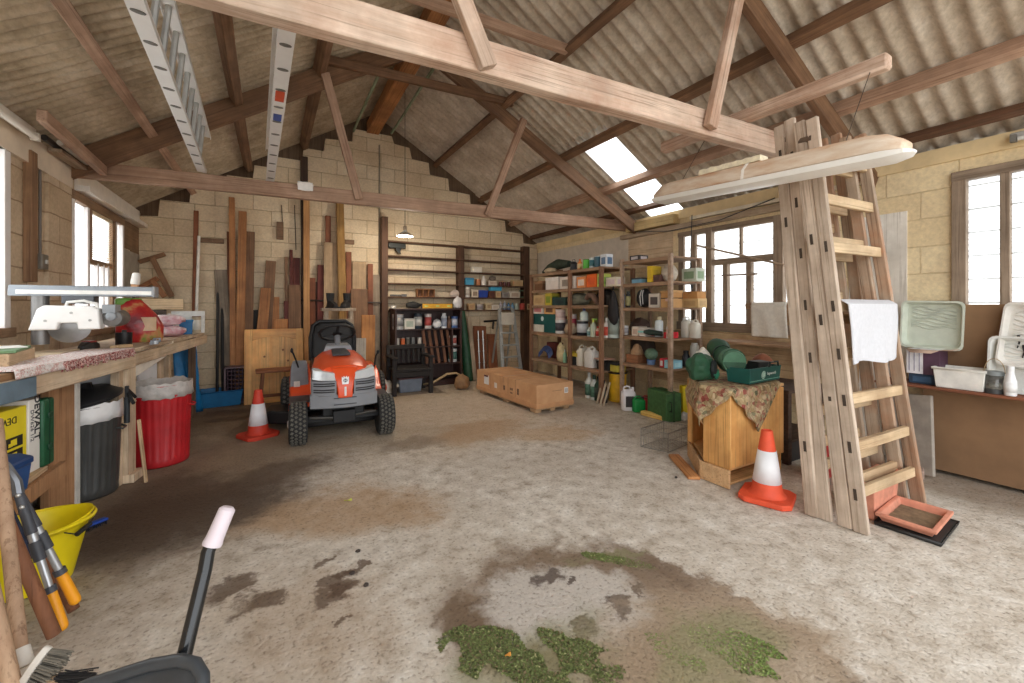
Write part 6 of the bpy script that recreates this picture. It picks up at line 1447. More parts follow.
b = MB(); b.ball((4.10,r2(650),.70),(.075,.085,.075),16,12,.08,4); o = mk('ball_of_cord', b, M((96,122,100), .7, var=.3, sc=30, bump=.5), None); tag(o,'round green ball of cord on the lowest shelf of the metal rack','cord')
t2 = thing('blue_pot','small blue pot under the ball of cord on the metal rack','pot',(4.10,r2(650),.571)); b = MB(); b.lathe([(.045,0),(.055,.06),(.05,.06),(.04,.01)],14); mk('body', b, M((120,150,190), .4), t2); b = MB(); b.lathe([(.056,.05),(.058,.062),(.05,.062)],14,cap0=False,cap1=False); mk('rim', b, M((90,120,170), .4), t2)
i2(660,664,4,9,(206,60,66),'red and white carton on the lowest shelf of the metal rack', lab=(236,230,226))
i2(664.5,674,4,8,(140,196,214),'pale blue carton with a green base on the lowest shelf of the metal rack', lab=(170,214,224))
bottle('tall black flask by the window on the lowest shelf of the metal rack',(4.34,onx(686,360,4.34).y,.571),.045,.19,(40,42,50),(30,30,32),neck=.6)
bottle('tall clear plastic bottle by the window on the lowest shelf of the metal rack',(4.36,onx(694.5,360,4.36).y,.571),.05,.29,(196,196,188),(206,206,200),neck=.6,shoulder=.85)
# ---- floor in front of the racks
p = onz(617.5,402); t2 = thing('yellow_bin','tall yellow metal bin standing between the two racks','bin',(p.x+.06,p.y+.06,0)); b = MB(); b.lathe([(.115,0),(.125,.01),(.125,.02),(.118,.025),(.118,.36),(.126,.365),(.126,.40),(.112,.40),(.108,.03)],24); mk('body', b, M((232,180,40), .4), t2); b = MB(); b.lathe([(.128,.38),(.13,.395),(.128,.405)],24,cap0=False,cap1=False); mk('rim', b, M((40,36,30), .5), t2, solid=.004)
p = onz(627,411); jerry('white jerrycan with a pink stained base on the floor before the metal rack',(p.x+.06,p.y+.04,0),(.17,.12,.30),(232,228,230),(226,222,222),(60,56,60),rz=-.45)
b = MB(); 
p = onz(637,412.5); jerry('small green petrol can on the floor before the metal rack',(p.x+.06,p.y+.03,0),(.15,.11,.19),(24,140,66),(30,30,30),rz=-.5,name='petrol_can',cat='petrol can')
p = onz(645,412); jerry('small red petrol can beside the green metal box',(p.x+.09,p.y+.06,0),(.14,.10,.18),(206,66,76),(196,52,60),rz=-.4,name='petrol_can',cat='petrol can')
q0, q1 = onz(649,414), onz(668,422.5); an = math.atan2(q1.y-q0.y,q1.x-q0.x); ctr = (q0+q1)/2; nn_ = Vector((-math.sin(an),math.cos(an),0)); w_ = (q1-q0).length
t2 = thing('metal_box','large dark green metal box standing on end on the floor before the metal rack','box',ctr+nn_*.075,an); b = MB(); b.bx(-w_/2,w_/2,-.10,.10,.0,.32); mk('body', b, M((62,104,58), .55, var=.3, sc=20, bump=.3), t2, bev=.012); b = MB(); b.bx(-w_/2-.004,w_/2+.004,-.012,.012,.0,.324); mk('seam', b, M((44,76,44), .5), t2); b = MB(); b.tube([(w_/2,-.05,.12),(w_/2+.03,-.05,.12),(w_/2+.03,-.05,.22),(w_/2,-.05,.22)],.007,6); mk('handle', b, M((40,50,40), .5, .3), t2)
p0, p1 = onz(642,414.5), onz(664,420.5); an2 = math.atan2(p1.y-p0.y,p1.x-p0.x); t2 = thing('foam_slab','yellow foam slab lying in front of the green metal box','slab',(p0+p1)/2+Vector((.02,.0,0)),an2); b = MB(); b.bx(-(p1-p0).length/2,(p1-p0).length/2,-.05,.03,0,.05); o = mk('body', b, M((232,196,110), .8), t2, bev=.008); b = MB(); b.bx(-(p1-p0).length/2+.01,(p1-p0).length/2-.01,-.0505,-.05,.02,.03); mk('cut_line', b, M((206,166,86), .8), t2)
p = onz(687,418); t2 = thing('yellow_case','bright yellow tool case with black chevrons standing behind the pine cabinet','case',(p.x+.07,p.y+.05,0),-.5); b = MB(); b.bx(-.075,.075,-.05,.05,0,.36); mk('body', b, M((240,216,30), .45), t2, bev=.006)
b = MB(); [b.prism([(.05,.06+k*.035),(.075,.075+k*.035),(.075,.09+k*.035),(.05,.075+k*.035)],-.0515,-.0505,'xz') for k in range(5)]; mk('chevrons', b, M((34,32,28), .6), t2); b = MB(); b.lathe([(.012,0),(.012,.002)],12,T3((.045,-.0505,.27),(PI/2,0,0))); mk('lock', b, M((50,46,40), .5), t2)
p = onz(684,420); heap('rag','white rag on the floor in front of the yellow case','rag',(p.x+.0,p.y,0),(.07,.04,.05),(226,224,220),.4,seed=25)
# wire basket
c0, c1, c2 = onz(641,447), onz(668,453), onz(690,444)
t2 = thing('wire_basket','empty wire basket lying on the floor beside the pine cabinet','basket',(0,0,0)); e1 = c0-c1; e2 = c2-c1; H_ = .17
WI = M((150,146,138), .4, .8)
b = MB()
def P_(a, bb, z): return c1+e1*a+e2*bb+Vector((0,0,z))
for z, r in ((.006,.004),(H_,.005),(H_*.62,.003)): b.tube([P_(0,0,z),P_(1,0,z),P_(1,1,z),P_(0,1,z),P_(0,0,z)],r,6)
for a, bb in ((0,0),(1,0),(1,1),(0,1)): b.tube([P_(a,bb,0),P_(a,bb,H_)],.004,6)
mk('frame', b, WI, t2)
b = MB()
for k in range(1,10):
    f_ = k/10
    b.tube([P_(f_,0,0.006),P_(f_,0,H_)],.0018,4); b.tube([P_(f_,1,.006),P_(f_,1,H_)],.0018,4); b.tube([P_(0,f_,.006),P_(0,f_,H_)],.0018,4); b.tube([P_(1,f_,.006),P_(1,f_,H_)],.0018,4)
    b.tube([P_(f_,0,.006),P_(f_,1,.006)],.0018,4)
for k in range(1,5):
    for (a0,b0,a1,b1) in ((0,0,1,0),(1,0,1,1),(1,1,0,1),(0,1,0,0)): b.tube([P_(a0,b0,H_*.62+H_*.38*k/5),P_(a1,b1,H_*.62+H_*.38*k/5)],.0016,4)
o = mk('mesh', b, WI, t2); o['kind'] = 'stuff'
# ================================================================ PINE CABINET AND WHAT LIES ON IT
PZ = wood((224,164,92),(240,192,122),'Z',rough=.5,dirt=(176,110,54),dirt_amt=.35); PX_ = wood((220,172,112),(236,196,140),'X',rough=.5)
CP = [Vector((2.83,1.82)),Vector((3.52,1.82)),Vector((3.52,2.40)),Vector((3.16,2.40)),Vector((2.83,2.05))]
CZ = .69
t = thing('pine_cabinet','golden pine end cabinet with open angled shelves standing under the patterned cloth','cabinet',(0,0,0))
b = MB(); b.bar((2.84,1.822,.395),(2.84,2.04,.395),.02,.53); mk('side_panel', b, PZ, t, bev=.003)
b = MB(); b.bar((2.832,1.83,.40),(3.518,1.83,.40),.02,.52); mk('front_panel', b, PZ, t, bev=.003)
b = MB(); b.bar((3.51,1.84,.345),(3.51,2.4,.345),.02,.69); mk('side_panel', b, PZ, t, bev=.003)
b = MB(); b.bar((3.17,2.39,.345),(3.5,2.39,.345),.02,.69); mk('back_panel', b, PZ, t)
b = MB(); b.prism([(p.x,p.y) for p in CP],CZ-.022,CZ,'xy'); mk('top', b, PX_, t, bev=.003)
ins = [(2.85,2.04),(2.85,1.845),(3.5,1.845),(3.5,2.38),(3.165,2.38)]
for z in (.13,.40):
    b = MB(); b.prism(ins,z-.018,z,'xy'); mk('shelf', b, PX_, t, bev=.002)
PLW = wood((206,164,116),(224,188,144),'X')
for a, c in (((2.83,1.82),(2.83,2.05)),((2.83,2.05),(3.16,2.41))):
    b = MB(); b.bar((a[0]-.012,a[1],.065),(c[0]-.012,c[1],.065),.02,.13); mk('plinth', b, PLW, t, bev=.003)
b = MB(); b.bx(3.13,3.17,2.36,2.41,0,CZ-.02); mk('corner_post', b, PZ, t, bev=.003)
b = MB(); b.prism([(2.86,1.86),(3.4,1.86),(3.4,2.2),(2.9,2.05)],.0,.016,'xy'); mk('base_board', b, PX_, t)
p0, p1 = onz(676,456), onz(705,478); o = beam('plank',p0+Vector((-.03,.0,.013)),p1+Vector((-.10,.02,.013)),.09,.022,wood((196,130,74),(216,156,100),'X')); tag(o,'orange pine offcut lying on the floor against the cabinet base','plank')
# patterned cloth
def poly_near(p):
    best = None; inside = True
    for i in range(len(CP)):
        a, c = CP[i], CP[(i+1)%len(CP)]; e = c-a; q = p-a
        if e.x*q.y-e.y*q.x < 0: inside = False
        s_ = max(0,min(1,q.dot(e)/e.dot(e))); n_ = a+e*s_; d = (p-n_).length
        if best is None or d < best[0]: best = (d,n_)
    return inside, best
def cloth(u, v):
    ctr = Vector((3.16,2.13)); a = .80; sx_, sy_ = 1.0, .86
    x, y = (u-.5)*sx_, (v-.5)*sy_; p = ctr+Vector((x*math.cos(a)-y*math.sin(a), x*math.sin(a)+y*math.cos(a)))
    ins_, (d, n_) = poly_near(p); w_ = .008*mnoise.noise(Vector((u*7,v*7,2)))
    if ins_: return (p.x,p.y,CZ+.012+abs(w_))
    o_ = (p-n_).normalized(); k = .014+.05*min(d,.25)+.02*(.5+.5*math.sin((p.x-p.y)*26))*min(1,d*6)
    q = n_+o_*(min(d,k)); return (q.x,q.y,CZ+.012-max(0,d-k*.6))
b = MB(); b.grid(cloth,54,50)
n = NT('patterned_tapestry'); mp = n.coord(); vo = n.n('ShaderNodeTexVoronoi'); vo.inputs['Scale'].default_value = 34; n.l(mp,0,vo,0); vo2 = n.n('ShaderNodeTexVoronoi'); vo2.feature = 'DISTANCE_TO_EDGE'; vo2.inputs['Scale'].default_value = 17; n.l(mp,0,vo2,0)
ns = n.noise(mp,30,4,.6)
cr = n.ramp(vo,'Color',[(.0,lin((120,96,66))),(.25,lin((176,150,110))),(.45,lin((196,176,136))),(.6,lin((150,70,62))),(.72,lin((206,186,150))),(.9,lin((104,104,76)))])
ed = n.ramp(vo2,'Distance',[(.0,(.35,.28,.22,1)),(.05,(1,1,1,1))]); nr = n.ramp(ns,'Fac',[(.35,(.7,.68,.65,1)),(.65,(1.1,1.1,1.1,1))])
n.base(n.mix(None,n.mix(None,cr.outputs[0],ed.outputs[0],'MULTIPLY',.7),nr.outputs[0],'MULTIPLY',.8)); n.b.inputs['Roughness'].default_value = .95; n.bump(ns.outputs['Fac'],.5,.004)
o = mk('tapestry_cloth', b, n.m, None, solid=.006); tag(o,'patterned beige and red tapestry cloth draped over the pine cabinet','cloth')
# green canvas bundles
GC = M((34,78,52), .6, var=.3, sc=11, bump=.35); GCL = M((84,128,100), .6, var=.2, sc=14)
t2 = thing('canvas_roll','green canvas roll lying slantwise across the cabinet top','roll',(0,0,0))
zc = CZ+.025
A0 = Vector((3.43,2.36,zc+.20)); A1 = Vector((3.11,1.97,zc+.15))
b = MB(); pts = [A0.lerp(A1,k/7)+Vector((0,0,.03*math.sin(k))) for k in range(8)]; b.tube(pts,[.06,.085,.088,.07,.078,.084,.088,.086],16); mk('roll', b, GC, t2)
b = MB(); d_ = (A1-A0).normalized(); b.tube([A1-d_*.10,A1-d_*.02,A1+d_*.006],[.0905,.0905,.084],16); mk('end_cover', b, GCL, t2)
b = MB(); b.tube([A0.lerp(A1,.42),A0.lerp(A1,.46)],[.0805,.0805],16); mk('tie_strap', b, M((24,50,36), .6), t2)
t2 = thing('canvas_bag','crumpled green canvas bag with black openings at the left end of the cabinet top','bag',(2.97,2.17,zc),.3)
b = MB(); b.ball((0,0,.09),(.13,.11,.115),18,12,.4,31); b.v=[Vector((p.x,p.y,max(p.z,.0))) for p in b.v]; mk('body', b, GC, t2, sub=1)
b = MB(); b.ball((.02,-.095,.085),(.05,.03,.07),12,8,.2,4); b.ball((.10,-.05,.11),(.035,.04,.045),10,8,.2,6); mk('opening', b, M((20,28,26), .7), t2); b = MB(); b.ball((.045,-.11,.05),(.05,.02,.04),10,8,.4,9); mk('flap', b, M((40,112,84), .5), t2)
heap('paper_bag','white paper peeping out behind the green canvas bag','paper',(3.14,2.27,zc),(.09,.06,.13),(226,220,206),.3,seed=33)
# green open trough with emblem
a0 = ony(730,388,1.9); t2 = thing('plastic_trough','dark green open plastic trough with pale emblem and lettering on the cabinet top','trough',(3.30,1.93,zc),.05)
b = MB(); W_, D_, H_ = .44,.17,.115
b.loft([[(-W_/2,-D_/2,0),(W_/2,-D_/2,0),(W_/2,D_/2,0),(-W_/2,D_/2,0)],[(-W_/2-.01,-D_/2-.01,H_),(W_/2+.01,-D_/2-.01,H_),(W_/2+.01,D_/2+.01,H_),(-W_/2-.01,D_/2+.01,H_)],[(-W_/2,-D_/2,H_),(W_/2,-D_/2,H_),(W_/2,D_/2,H_),(-W_/2,D_/2,H_)],[(-W_/2+.008,-D_/2+.008,.01),(W_/2-.008,-D_/2+.008,.01),(W_/2-.008,D_/2-.008,.01),(-W_/2+.008,D_/2-.008,.01)]]); mk('body', b, M((22,84,76), .45), t2, bev=.003)
FT = T3((0,-D_/2-.0062,H_*.5),(PI/2+.087,0,0))
b = MB(); [b.bx(-.055+k*.009,-.050+k*.009,-.026+.006*abs(k-2),.026-.006*abs(k-2),0,.0015) for k in range(5)]; b.lathe([(.031,.0),(.031,.001),(.027,.001)],20,T3((-.035,0,0)),cap0=False,cap1=False); mk('emblem', b, M((196,226,210), .5), t2, FT)
text('hapworth', .034, M((226,238,232), .5), t2, FT @ Matrix.Translation((.085,.005,.001)))
b = MB(); b.bx(-W_/2,W_/2,-.04,-.037,0,.001); mk('stripe', b, M((150,206,186), .5), t2, FT)
b = MB(); b.tube([(.02,-D_/2-.02,H_+.0),(.03,-D_/2-.02,H_+.035),(.15,-D_/2-.02,H_+.035),(.16,-D_/2-.02,H_)],.007,6); mk('handle', b, M((20,40,38), .5), t2)
b = MB(); b.loft([[(-.02,-.05,H_*.6),(.2,-.05,H_*.6),(.2,.06,H_*.6),(-.02,.06,H_*.6)],[(-.0,-.04,H_+.03),(.18,-.04,H_+.025),(.18,.05,H_+.03),(-.0,.05,H_+.035)]]); o = mk('folded_liner', b, M((28,30,30), .6), t2, bev=.006)

# ================================================================ WOODEN TRESTLE LADDERS
LW = wood((190,172,154),(220,204,186),'X',dirt=(160,134,110),dirt_amt=.4); LWO = wood((160,142,122),(194,174,152),'X',dirt=(176,112,66),dirt_amt=.5); RG = wood((190,164,128),(218,194,158),'X',dirt=(150,110,72),dirt_amt=.4)
SLOT = M((70,58,48), .8)
def frame(root, bl, tl, br, tr, rails, rungs, rd=.075, rw=.032):
    bl, tl, br, tr = (Vector(q) for q in (bl,tl,br,tr))
    for (p0, p1, m, inn) in ((bl,tl,LW,1),(br,tr,LWO,-1)):
        beam('rail', p0, p1, rw, rd, m, root, up=(0,1,0), bev=.006, taper=.86)
        T, L = beamT(p0, p1, (0,1,0))
        for f_ in rungs:
            x = L*f_; b = MB(); s_ = 1 if inn == 1 else -1
            b.bx(x-.032,x+.032,s_*(rw/2*(1-.14*f_)-.003),s_*(rw/2*(1-.14*f_)+.0012),-.008,.008); mk('rung_tenon', b, SLOT, root, T)
    for f_ in rungs:
        a = bl.lerp(tl,f_); c = br.lerp(tr,f_); beam('rung', a, c, .03, .062, RG, root, up=(0,0,1), bev=.004)
def ladder(name, label, frames):
    t = thing(name, label, 'ladder', (3.25,1.2,0), group='wooden trestle ladders'); off = Vector((3.25,1.2,0))
    for (bl,tl,br,tr,rungs) in frames: frame(t, bl-off, tl-off, br-off, tr-off, None, rungs)
    # hinge at the head of the two frames
    a, c = frames[0], frames[1]
    b = MB(); b.bar((a[1]+Vector((0,0,-.12)))-off,(c[1]+Vector((0,0,-.12)))-off,.02,.03); mk('hinge', b, M((96,80,66), .6, .2), t)
    return t
def V(x,y,z=0.0): return Vector((x,y,z))
def base(u,v): p = onz(u,v); return Vector((p.x,p.y,0.0))
def at(u,v,y): return ony(u,v,y)
R4b, R3b, R2b, R1b = base(861,533), base(846,527), base(826,520), base(812,516)
dy = .20
R4t, R3t, R2t, R1t = at(812,118,R4b.y+dy), at(799,122,R3b.y+dy), at(790,119,R2b.y+dy), at(779,126,R1b.y+dy)
def rt(bl, tl, u, v, w0=.75, w1=.55):
    return bl+Vector((w0,-.03,0)), tl+Vector((w1,-.03,0))
fr4 = (R4b,R4t)+rt(R4b,R4t,0,0); fr3 = (R3b,R3t)+rt(R3b,R3t,0,0,.70,.52); fr2 = (R2b,R2t)+rt(R2b,R2t,0,0,.70,.54); fr1 = (R1b,R1t)+rt(R1b,R1t,0,0,.66,.5)
ladder('trestle_ladder','front one of two old wooden trestle ladders, the nearer to the camera',[fr4+([.09,.20,.31,.42,.535,.68,.80,.91],),fr3+([.10,.30,.50,.70,.90],)])
ladder('trestle_ladder','rear one of two old wooden trestle ladders, behind the nearer one',[fr2+([.13,.26,.39,.52,.65,.78,.9],),fr1+([.17,.36,.55,.74,.92],)])
# towel over a rung
a = R4b.lerp(R4t,.535); c = fr4[2].lerp(fr4[3],.535)
def tow(u, v):
    p = a.lerp(c,.05+.93*u-.02*v*(u-.5)); z = .034-.40*v if v < .93 else .034-.372
    y = -.052-.02*v-.012*math.sin(u*9+v*2)*v-.006*math.sin(u*23)*v
    if v < .06: y = -.052+.08*(1-v/.06); z = .034
    return (p.x+.01*math.sin(v*5), p.y+y, p.z+.004+z+.012*math.sin(u*7)*v)
b = MB(); b.grid(tow,24,30); o = mk('towel', b, M((202,202,205), .95, var=.05, sc=50, bump=.4), None, solid=.005); tag(o,'white towel hanging over a rung of the front trestle ladder','towel')
# terracotta planters
TC = M((206,138,112), .75, var=.2, sc=12, bump=.2)
def planter(label, loc, sz, rz, flare, name, soil=None, tray=False, rot=None):
    t = thing(name, label, 'planter', loc, rz, None, rot); w_, d, h = sz
    def ring(k, z, o): return [(sx_*(w_/2*k+o),sy_*(d/2*k+o),z) for sx_, sy_ in ((-1,-1),(1,-1),(1,1),(-1,1))]
    lo = 1-flare; b = MB(); b.loft([ring(lo,0,0),ring(1,h-.02,0),ring(1,h-.02,.012),ring(1,h,.012),ring(1,h,-.01),ring(lo,.012,-.01)]); mk('body', b, TC, t, bev=.004)
    if soil:
        b = MB(); b.grid(lambda u, v: ((u-.5)*w_*.9*lo,(v-.5)*d*.88*lo,h*.35+.006*mnoise.noise(Vector((u*9,v*9,0)))),10,8); mk('soil', b, M(soil, .95, var=.4, sc=30), t)
    return t
c_ = onz(905,527); t_a = planter('shallow terracotta-coloured plastic tray of soil lying on the floor before the ladders',(3.33,.985,.022),(.38,.24,.05),.08,.1,'plant_tray',(120,100,76))
t2 = thing('drip_tray','black plastic drip tray under the shallow terracotta tray','tray',(3.33,.975,0),.08); b = MB(); b.bx(-.2,.2,-.135,.135,0,.016); mk('base', b, M((40,38,36), .6), t2, bev=.004); b = MB(); b.loft([[(-.205,-.14,.0),(.205,-.14,.0),(.205,.14,.0),(-.205,.14,.0)],[(-.21,-.145,.021),(.21,-.145,.021),(.21,.145,.021),(-.21,.145,.021)]],cap=False); mk('rim', b, M((44,42,40), .6), t2, solid=.003)
planter('terracotta-coloured plastic trough standing between the ladder frames',(3.35,1.175,0),(.44,.11,.225),.05,.14,'window_box',(70,54,44))
b = MB(); p = onz(937,517); b.grid(lambda u, v: (p.x+(u-.5)*.07,p.y+(v-.5)*.05*(1-abs(u-.5)*1.6),.006+.01*math.sin(u*5+v*3)),6,4); o = mk('dead_leaf', b, M((206,160,90), .8), None, solid=.001); tag(o,'dry yellow leaf on the floor right of the terracotta tray','leaf')
b = MB(); p = onz(508,657); b.grid(lambda u, v: (p.x+(u-.5)*.025,p.y+(v-.5)*.02*(1-abs(u-.5)*1.6),.008+.005*math.sin(u*5+v*3)),6,4); o = mk('dead_leaf', b, M((206,140,60), .8), None, solid=.001); tag(o,'orange leaf lying on the dark moss at the bottom edge','leaf')
b = MB(); p = onz(348,501); b.grid(lambda u, v: (p.x+(u-.5)*.05,p.y+(v-.5)*.025*(1-abs(u-.5)*1.6),.006+.006*math.sin(u*5+v*3)),6,4); o = mk('dead_leaf', b, M((196,196,90), .8), None, solid=.001); tag(o,'yellow-green leaf lying on the tan stain in the middle of the floor','leaf')
for u, v, lab in ((358,552,'small black chip of stone on the pale floor, upper of three'),(366,586,'small black chip of stone on the pale floor, lower of three'),(352,574,'small black chip of stone on the pale floor by the brown stain'),(676,478,'brown snail-like pebble on the floor left of the pine cabinet')):
    p = onz(u,v); b = MB(); b.ball((p.x,p.y,.006),(.014,.010,.008),8,6,.3,u); o = mk('stone_chip', b, M((60,50,44), .8), None); tag(o,lab,'stone')

# ================================================================ BEHIND THE LADDERS
# potting bench between window and ladders
t = thing('wall_bench','rough brown shelf bench under the far window behind the ladders','bench',(4.42,2.5,0))
b = MB(); b.bx(-.2,.2,-.75,.45,.90,.925); mk('top_board', b, wood((150,118,88),(186,152,120),'Y'), t, bev=.003)
for y in (-.72,.4):
    b = MB(); b.bx(-.18,-.13,y-.03,y+.03,0,.9); mk('leg', b, wood((150,118,88),(186,152,120),'Z'), t, bev=.003)
b = MB(); b.bx(.205,.215,-.75,.15,.6,1.30); mk('back_board', b, wood((190,154,112),(214,180,138),'Y',dirt=(150,112,78)), t)
# grey towel on the sill board
t2 = beam('sill_board',(4.50,2.05,1.30),(4.50,2.72,1.30),.03,.06,wood((150,118,88),(186,152,120),'X')); tag(t2,'brown board across the window sill carrying the grey towel','board')
def tow2(u, v):
    y = onx(752+30*(1-u),320,4.46).y; y = 2.47+(u-.5)*.36; z = 1.338-.36*v; x = 4.47-.022*v-.008*math.sin(u*11+v*3)*v
    if v < .08: x = 4.525-.055*(v/.08); z = 1.337
    return (x,y-.06*v*(.5),z)
b = MB(); b.grid(tow2,16,20); o = mk('towel', b, M((222,216,204), .95, var=.08, sc=40, bump=.4), None, solid=.005); tag(o,'grey-cream towel hanging from the window sill board behind the ladders','towel')
# muddle between cabinet and ladders
p = onz(800,455)
heap('plant_pot','round brown terracotta pot lying on the bench muddle right of the green trough','pot',(3.86,2.18,.62),(.10,.10,.14),(140,84,58),.1,seed=41)
t2 = thing('low_table','dark low table behind the pine cabinet carrying garden oddments','table',(3.95,2.1,0)); DKW2 = wood((64,48,38),(92,70,56),'X')
b = MB(); b.bx(-.3,.3,-.25,.3,.58,.61); mk('top', b, DKW2, t2, bev=.003)
for sx_ in (-.27,.27):
    for sy_ in (-.22,.27):
        b = MB(); b.bx(sx_-.025,sx_+.025,sy_-.025,sy_+.025,0,.58); mk('leg', b, DKW2, t2)
b = MB(); b.bx(-.3,.3,-.25,.3,.18,.2); mk('lower_shelf', b, DKW2, t2)
jerry('red petrol can on the floor behind the rear trestle ladder',(3.62,1.62,0),(.26,.14,.30),(196,34,40),(30,30,30),rz=.2,name='petrol_can',cat='petrol can')
t2 = thing('hedge_trimmer','green and white hedge trimmer propped on the dark low table','trimmer',(3.74,1.78,.20),.5); b = MB(); b.bar((0,0,.12),(.16,0,.2),.08,.10); mk('motor_body', b, M((50,110,66), .45), t2, bev=.015); b = MB(); b.bar((-.03,0,.08),(-.2,0,-.02),.05,.02); mk('blade', b, M((196,198,196), .4, .6), t2); b = MB(); b.tube([(.0,0,.17),(.02,0,.25),(.12,0,.27),(.16,0,.22)],.014,8); mk('handle', b, M((226,222,214), .5), t2); b = MB(); b.ball((.19,-.02,.2),(.03,.03,.03),8,6); mk('switch', b, M((206,60,60), .5), t2)
openbox('black plastic crate on the floor behind the pine cabinet',(3.92,2.05,.0),(.42,.36,.17),(38,36,36),0,name='crate',flare=.08)

# ================================================================ RIGHT BENCH WITH TRAYS
BRP = M((136,104,74), .8, var=.14, sc=4, bump=.15); BRS = wood((116,66,44),(146,90,62),'Y')
t = thing('wall_shelf','brown hardboard-faced bench shelf along the right wall under the near window','shelf',(4.45,.2,0))
b = MB(); b.bx(-.15,.185,-1.2,1.32,.672,.692); mk('shelf_board', b, BRS, t, bev=.003)
b = MB(); b.bx(.05,.06,-1.2,1.08,.03,.67); mk('front_panel', b, BRP, t)
b = MB(); b.bx(.140,.152,-1.2,1.12,.693,1.312); mk('back_panel', b, BRP, t)
b = MB(); b.bx(.06,.16,1.02,1.08,0,.672); mk('leg', b, wood((120,92,66),(150,120,90),'Z'), t)
b = MB(); b.bx(-.17,.17,-.0135,.0135,0,.60); m_ = M((168,158,146), .85, var=.2, sc=8, bump=.3); o = mk('stone_slab', b, m_, None, T3((4.36,1.32,.0),(.14,.12,1.25)), bev=.006); tag(o,'grey stone slab leaning under the right bench beside the ladders','slab')
p = onz(925,470); t2 = thing('brick','pale brick on the floor behind the ladder foot','brick',(4.30,1.27,0),.3); b = MB(); b.bx(-.1,.1,-.05,.05,0,.065); mk('body', b, M((176,150,134), .9, var=.2, bump=.3), t2, bev=.006); b = MB(); b.bx(-.06,.06,-.025,.025,.0645,.0655); mk('frog', b, M((140,116,102), .9), t2)
SZ = .693
# white tub
y0, y1 = onx(933,390,4.34).y, onx(986,390,4.34).y
t2 = openbox('chipped white rectangular tub on the right bench shelf',(4.43,(y0+y1)/2,SZ),(.20,abs(y0-y1),.15),(236,234,226),.0,name='tub',cat='tub',flare=.1,th=.012,rim=(240,238,230))
# cartons left of it
y0, y1 = onx(924,385,4.42).y, onx(905,385,4.42).y
carton('small dark blue carton on the right bench shelf under the wine carton',(4.48,(y0+y1)/2-.05,SZ),(.16,.16,.075),(44,62,84),0,lab=(60,90,120))
t2 = thing('open_carton','open white and purple wine carton on the right bench shelf behind the ladder','box',(4.48,(y0+y1)/2-.06,SZ+.077)); b = MB(); b.bx(-.09,.09,-.09,.10,0,.19); mk('body', b, M((232,230,232), .6), t2, bev=.003); b = MB(); b.bx(-.0912,-.0904,-.0905,-.0,.0,.19); b.bx(-.0905,.0905,-.0918,-.0904,.0,.19); mk('purple_panel', b, M((84,56,74), .55), t2); b = MB(); b.loft([[(-.09,-.09,.19),(.09,-.09,.19)],[(-.13,-.17,.2),(.10,-.17,.2)]],closed=False,cap=False); b.loft([[(-.09,-.09,.19),(-.09,.1,.19)],[(-.15,-.06,.17),(-.15,.06,.17)]],closed=False,cap=False); mk('flap', b, M((190,160,140), .7), t2, solid=.003); b = MB(); [b.bx(-.0925,-.091,.02+k*.03,.024+k*.03,.02,.17) for k in range(3)]; mk('printed_line', b, M((120,110,140), .6), t2)
# paint trays
def tray(label, T, w_, h, col, rough_paint, group=None):
    t = thing('paint_tray', label, 'paint tray', (0,0,0), group=group); t.matrix_basis = T
    def rr(k, z, q=.04):
        p = []
        for cx, cy, a0 in ((1,1,0),(-1,1,PI/2),(-1,-1,PI),(1,-1,1.5*PI)):
            for i in range(4):
                a = a0+PI/2*i/3; p.append((cx*(w_/2*k-q)+q*math.cos(a),cy*(h/2*k-q)+q*math.sin(a),z))
        return p
    b = MB(); b.loft([rr(.9,-.058),rr(1.0,-.004),rr(1.03,0),rr(1.03,.006),rr(.96,.006),rr(.87,-.05)]); mk('body', b, M(col, .5, var=.08, sc=14), t)
    b = MB()
    for k in range(8):
        z = h*.36-k*h*.06; b.tube([(-w_*.36+w_*.72*i/10, z+.012*math.sin(i*.9+k), -.047) for i in range(11)],.006,6)
    mk('ribs', b, M(tuple(min(255,int(c*.96)) for c in col), .5), t)
    if rough_paint:
        b = MB(); rn = random.Random(4)
        for i in range(4):
            x, y = rn.uniform(-w_*.3,w_*.3), rn.uniform(-h*.2,h*.3); b.tube([(x,y,-.043),(x+.01,y-.05,-.043),(x+.005,y-.09,-.043)],[.008,.005,.003],6)
        mk('paint_drips', b, M((40,40,40), .5), t)
    return t
P0 = onx(931,324,4.53); tray('large pale grey-green paint tray hung on the brown board behind the wine carton', facing((4.53,P0.y,1.15),(-1,0,.02),-.03), .36,.37,(206,212,196),False)
P1 = onx(1018,330,4.5); tray('paint-splashed white paint tray leaning against the brown board at the right edge, upper of two', facing((4.48,.72,1.10),(-1,.1,.22),-.05), .30,.44,(226,222,214),True,'white paint trays')
tray('white paint tray standing behind the white bottle at the right edge, lower of two', facing((4.45,.74,SZ+.20),(-1,.05,.12),.0), .36,.38,(222,222,216),False,'white paint trays')
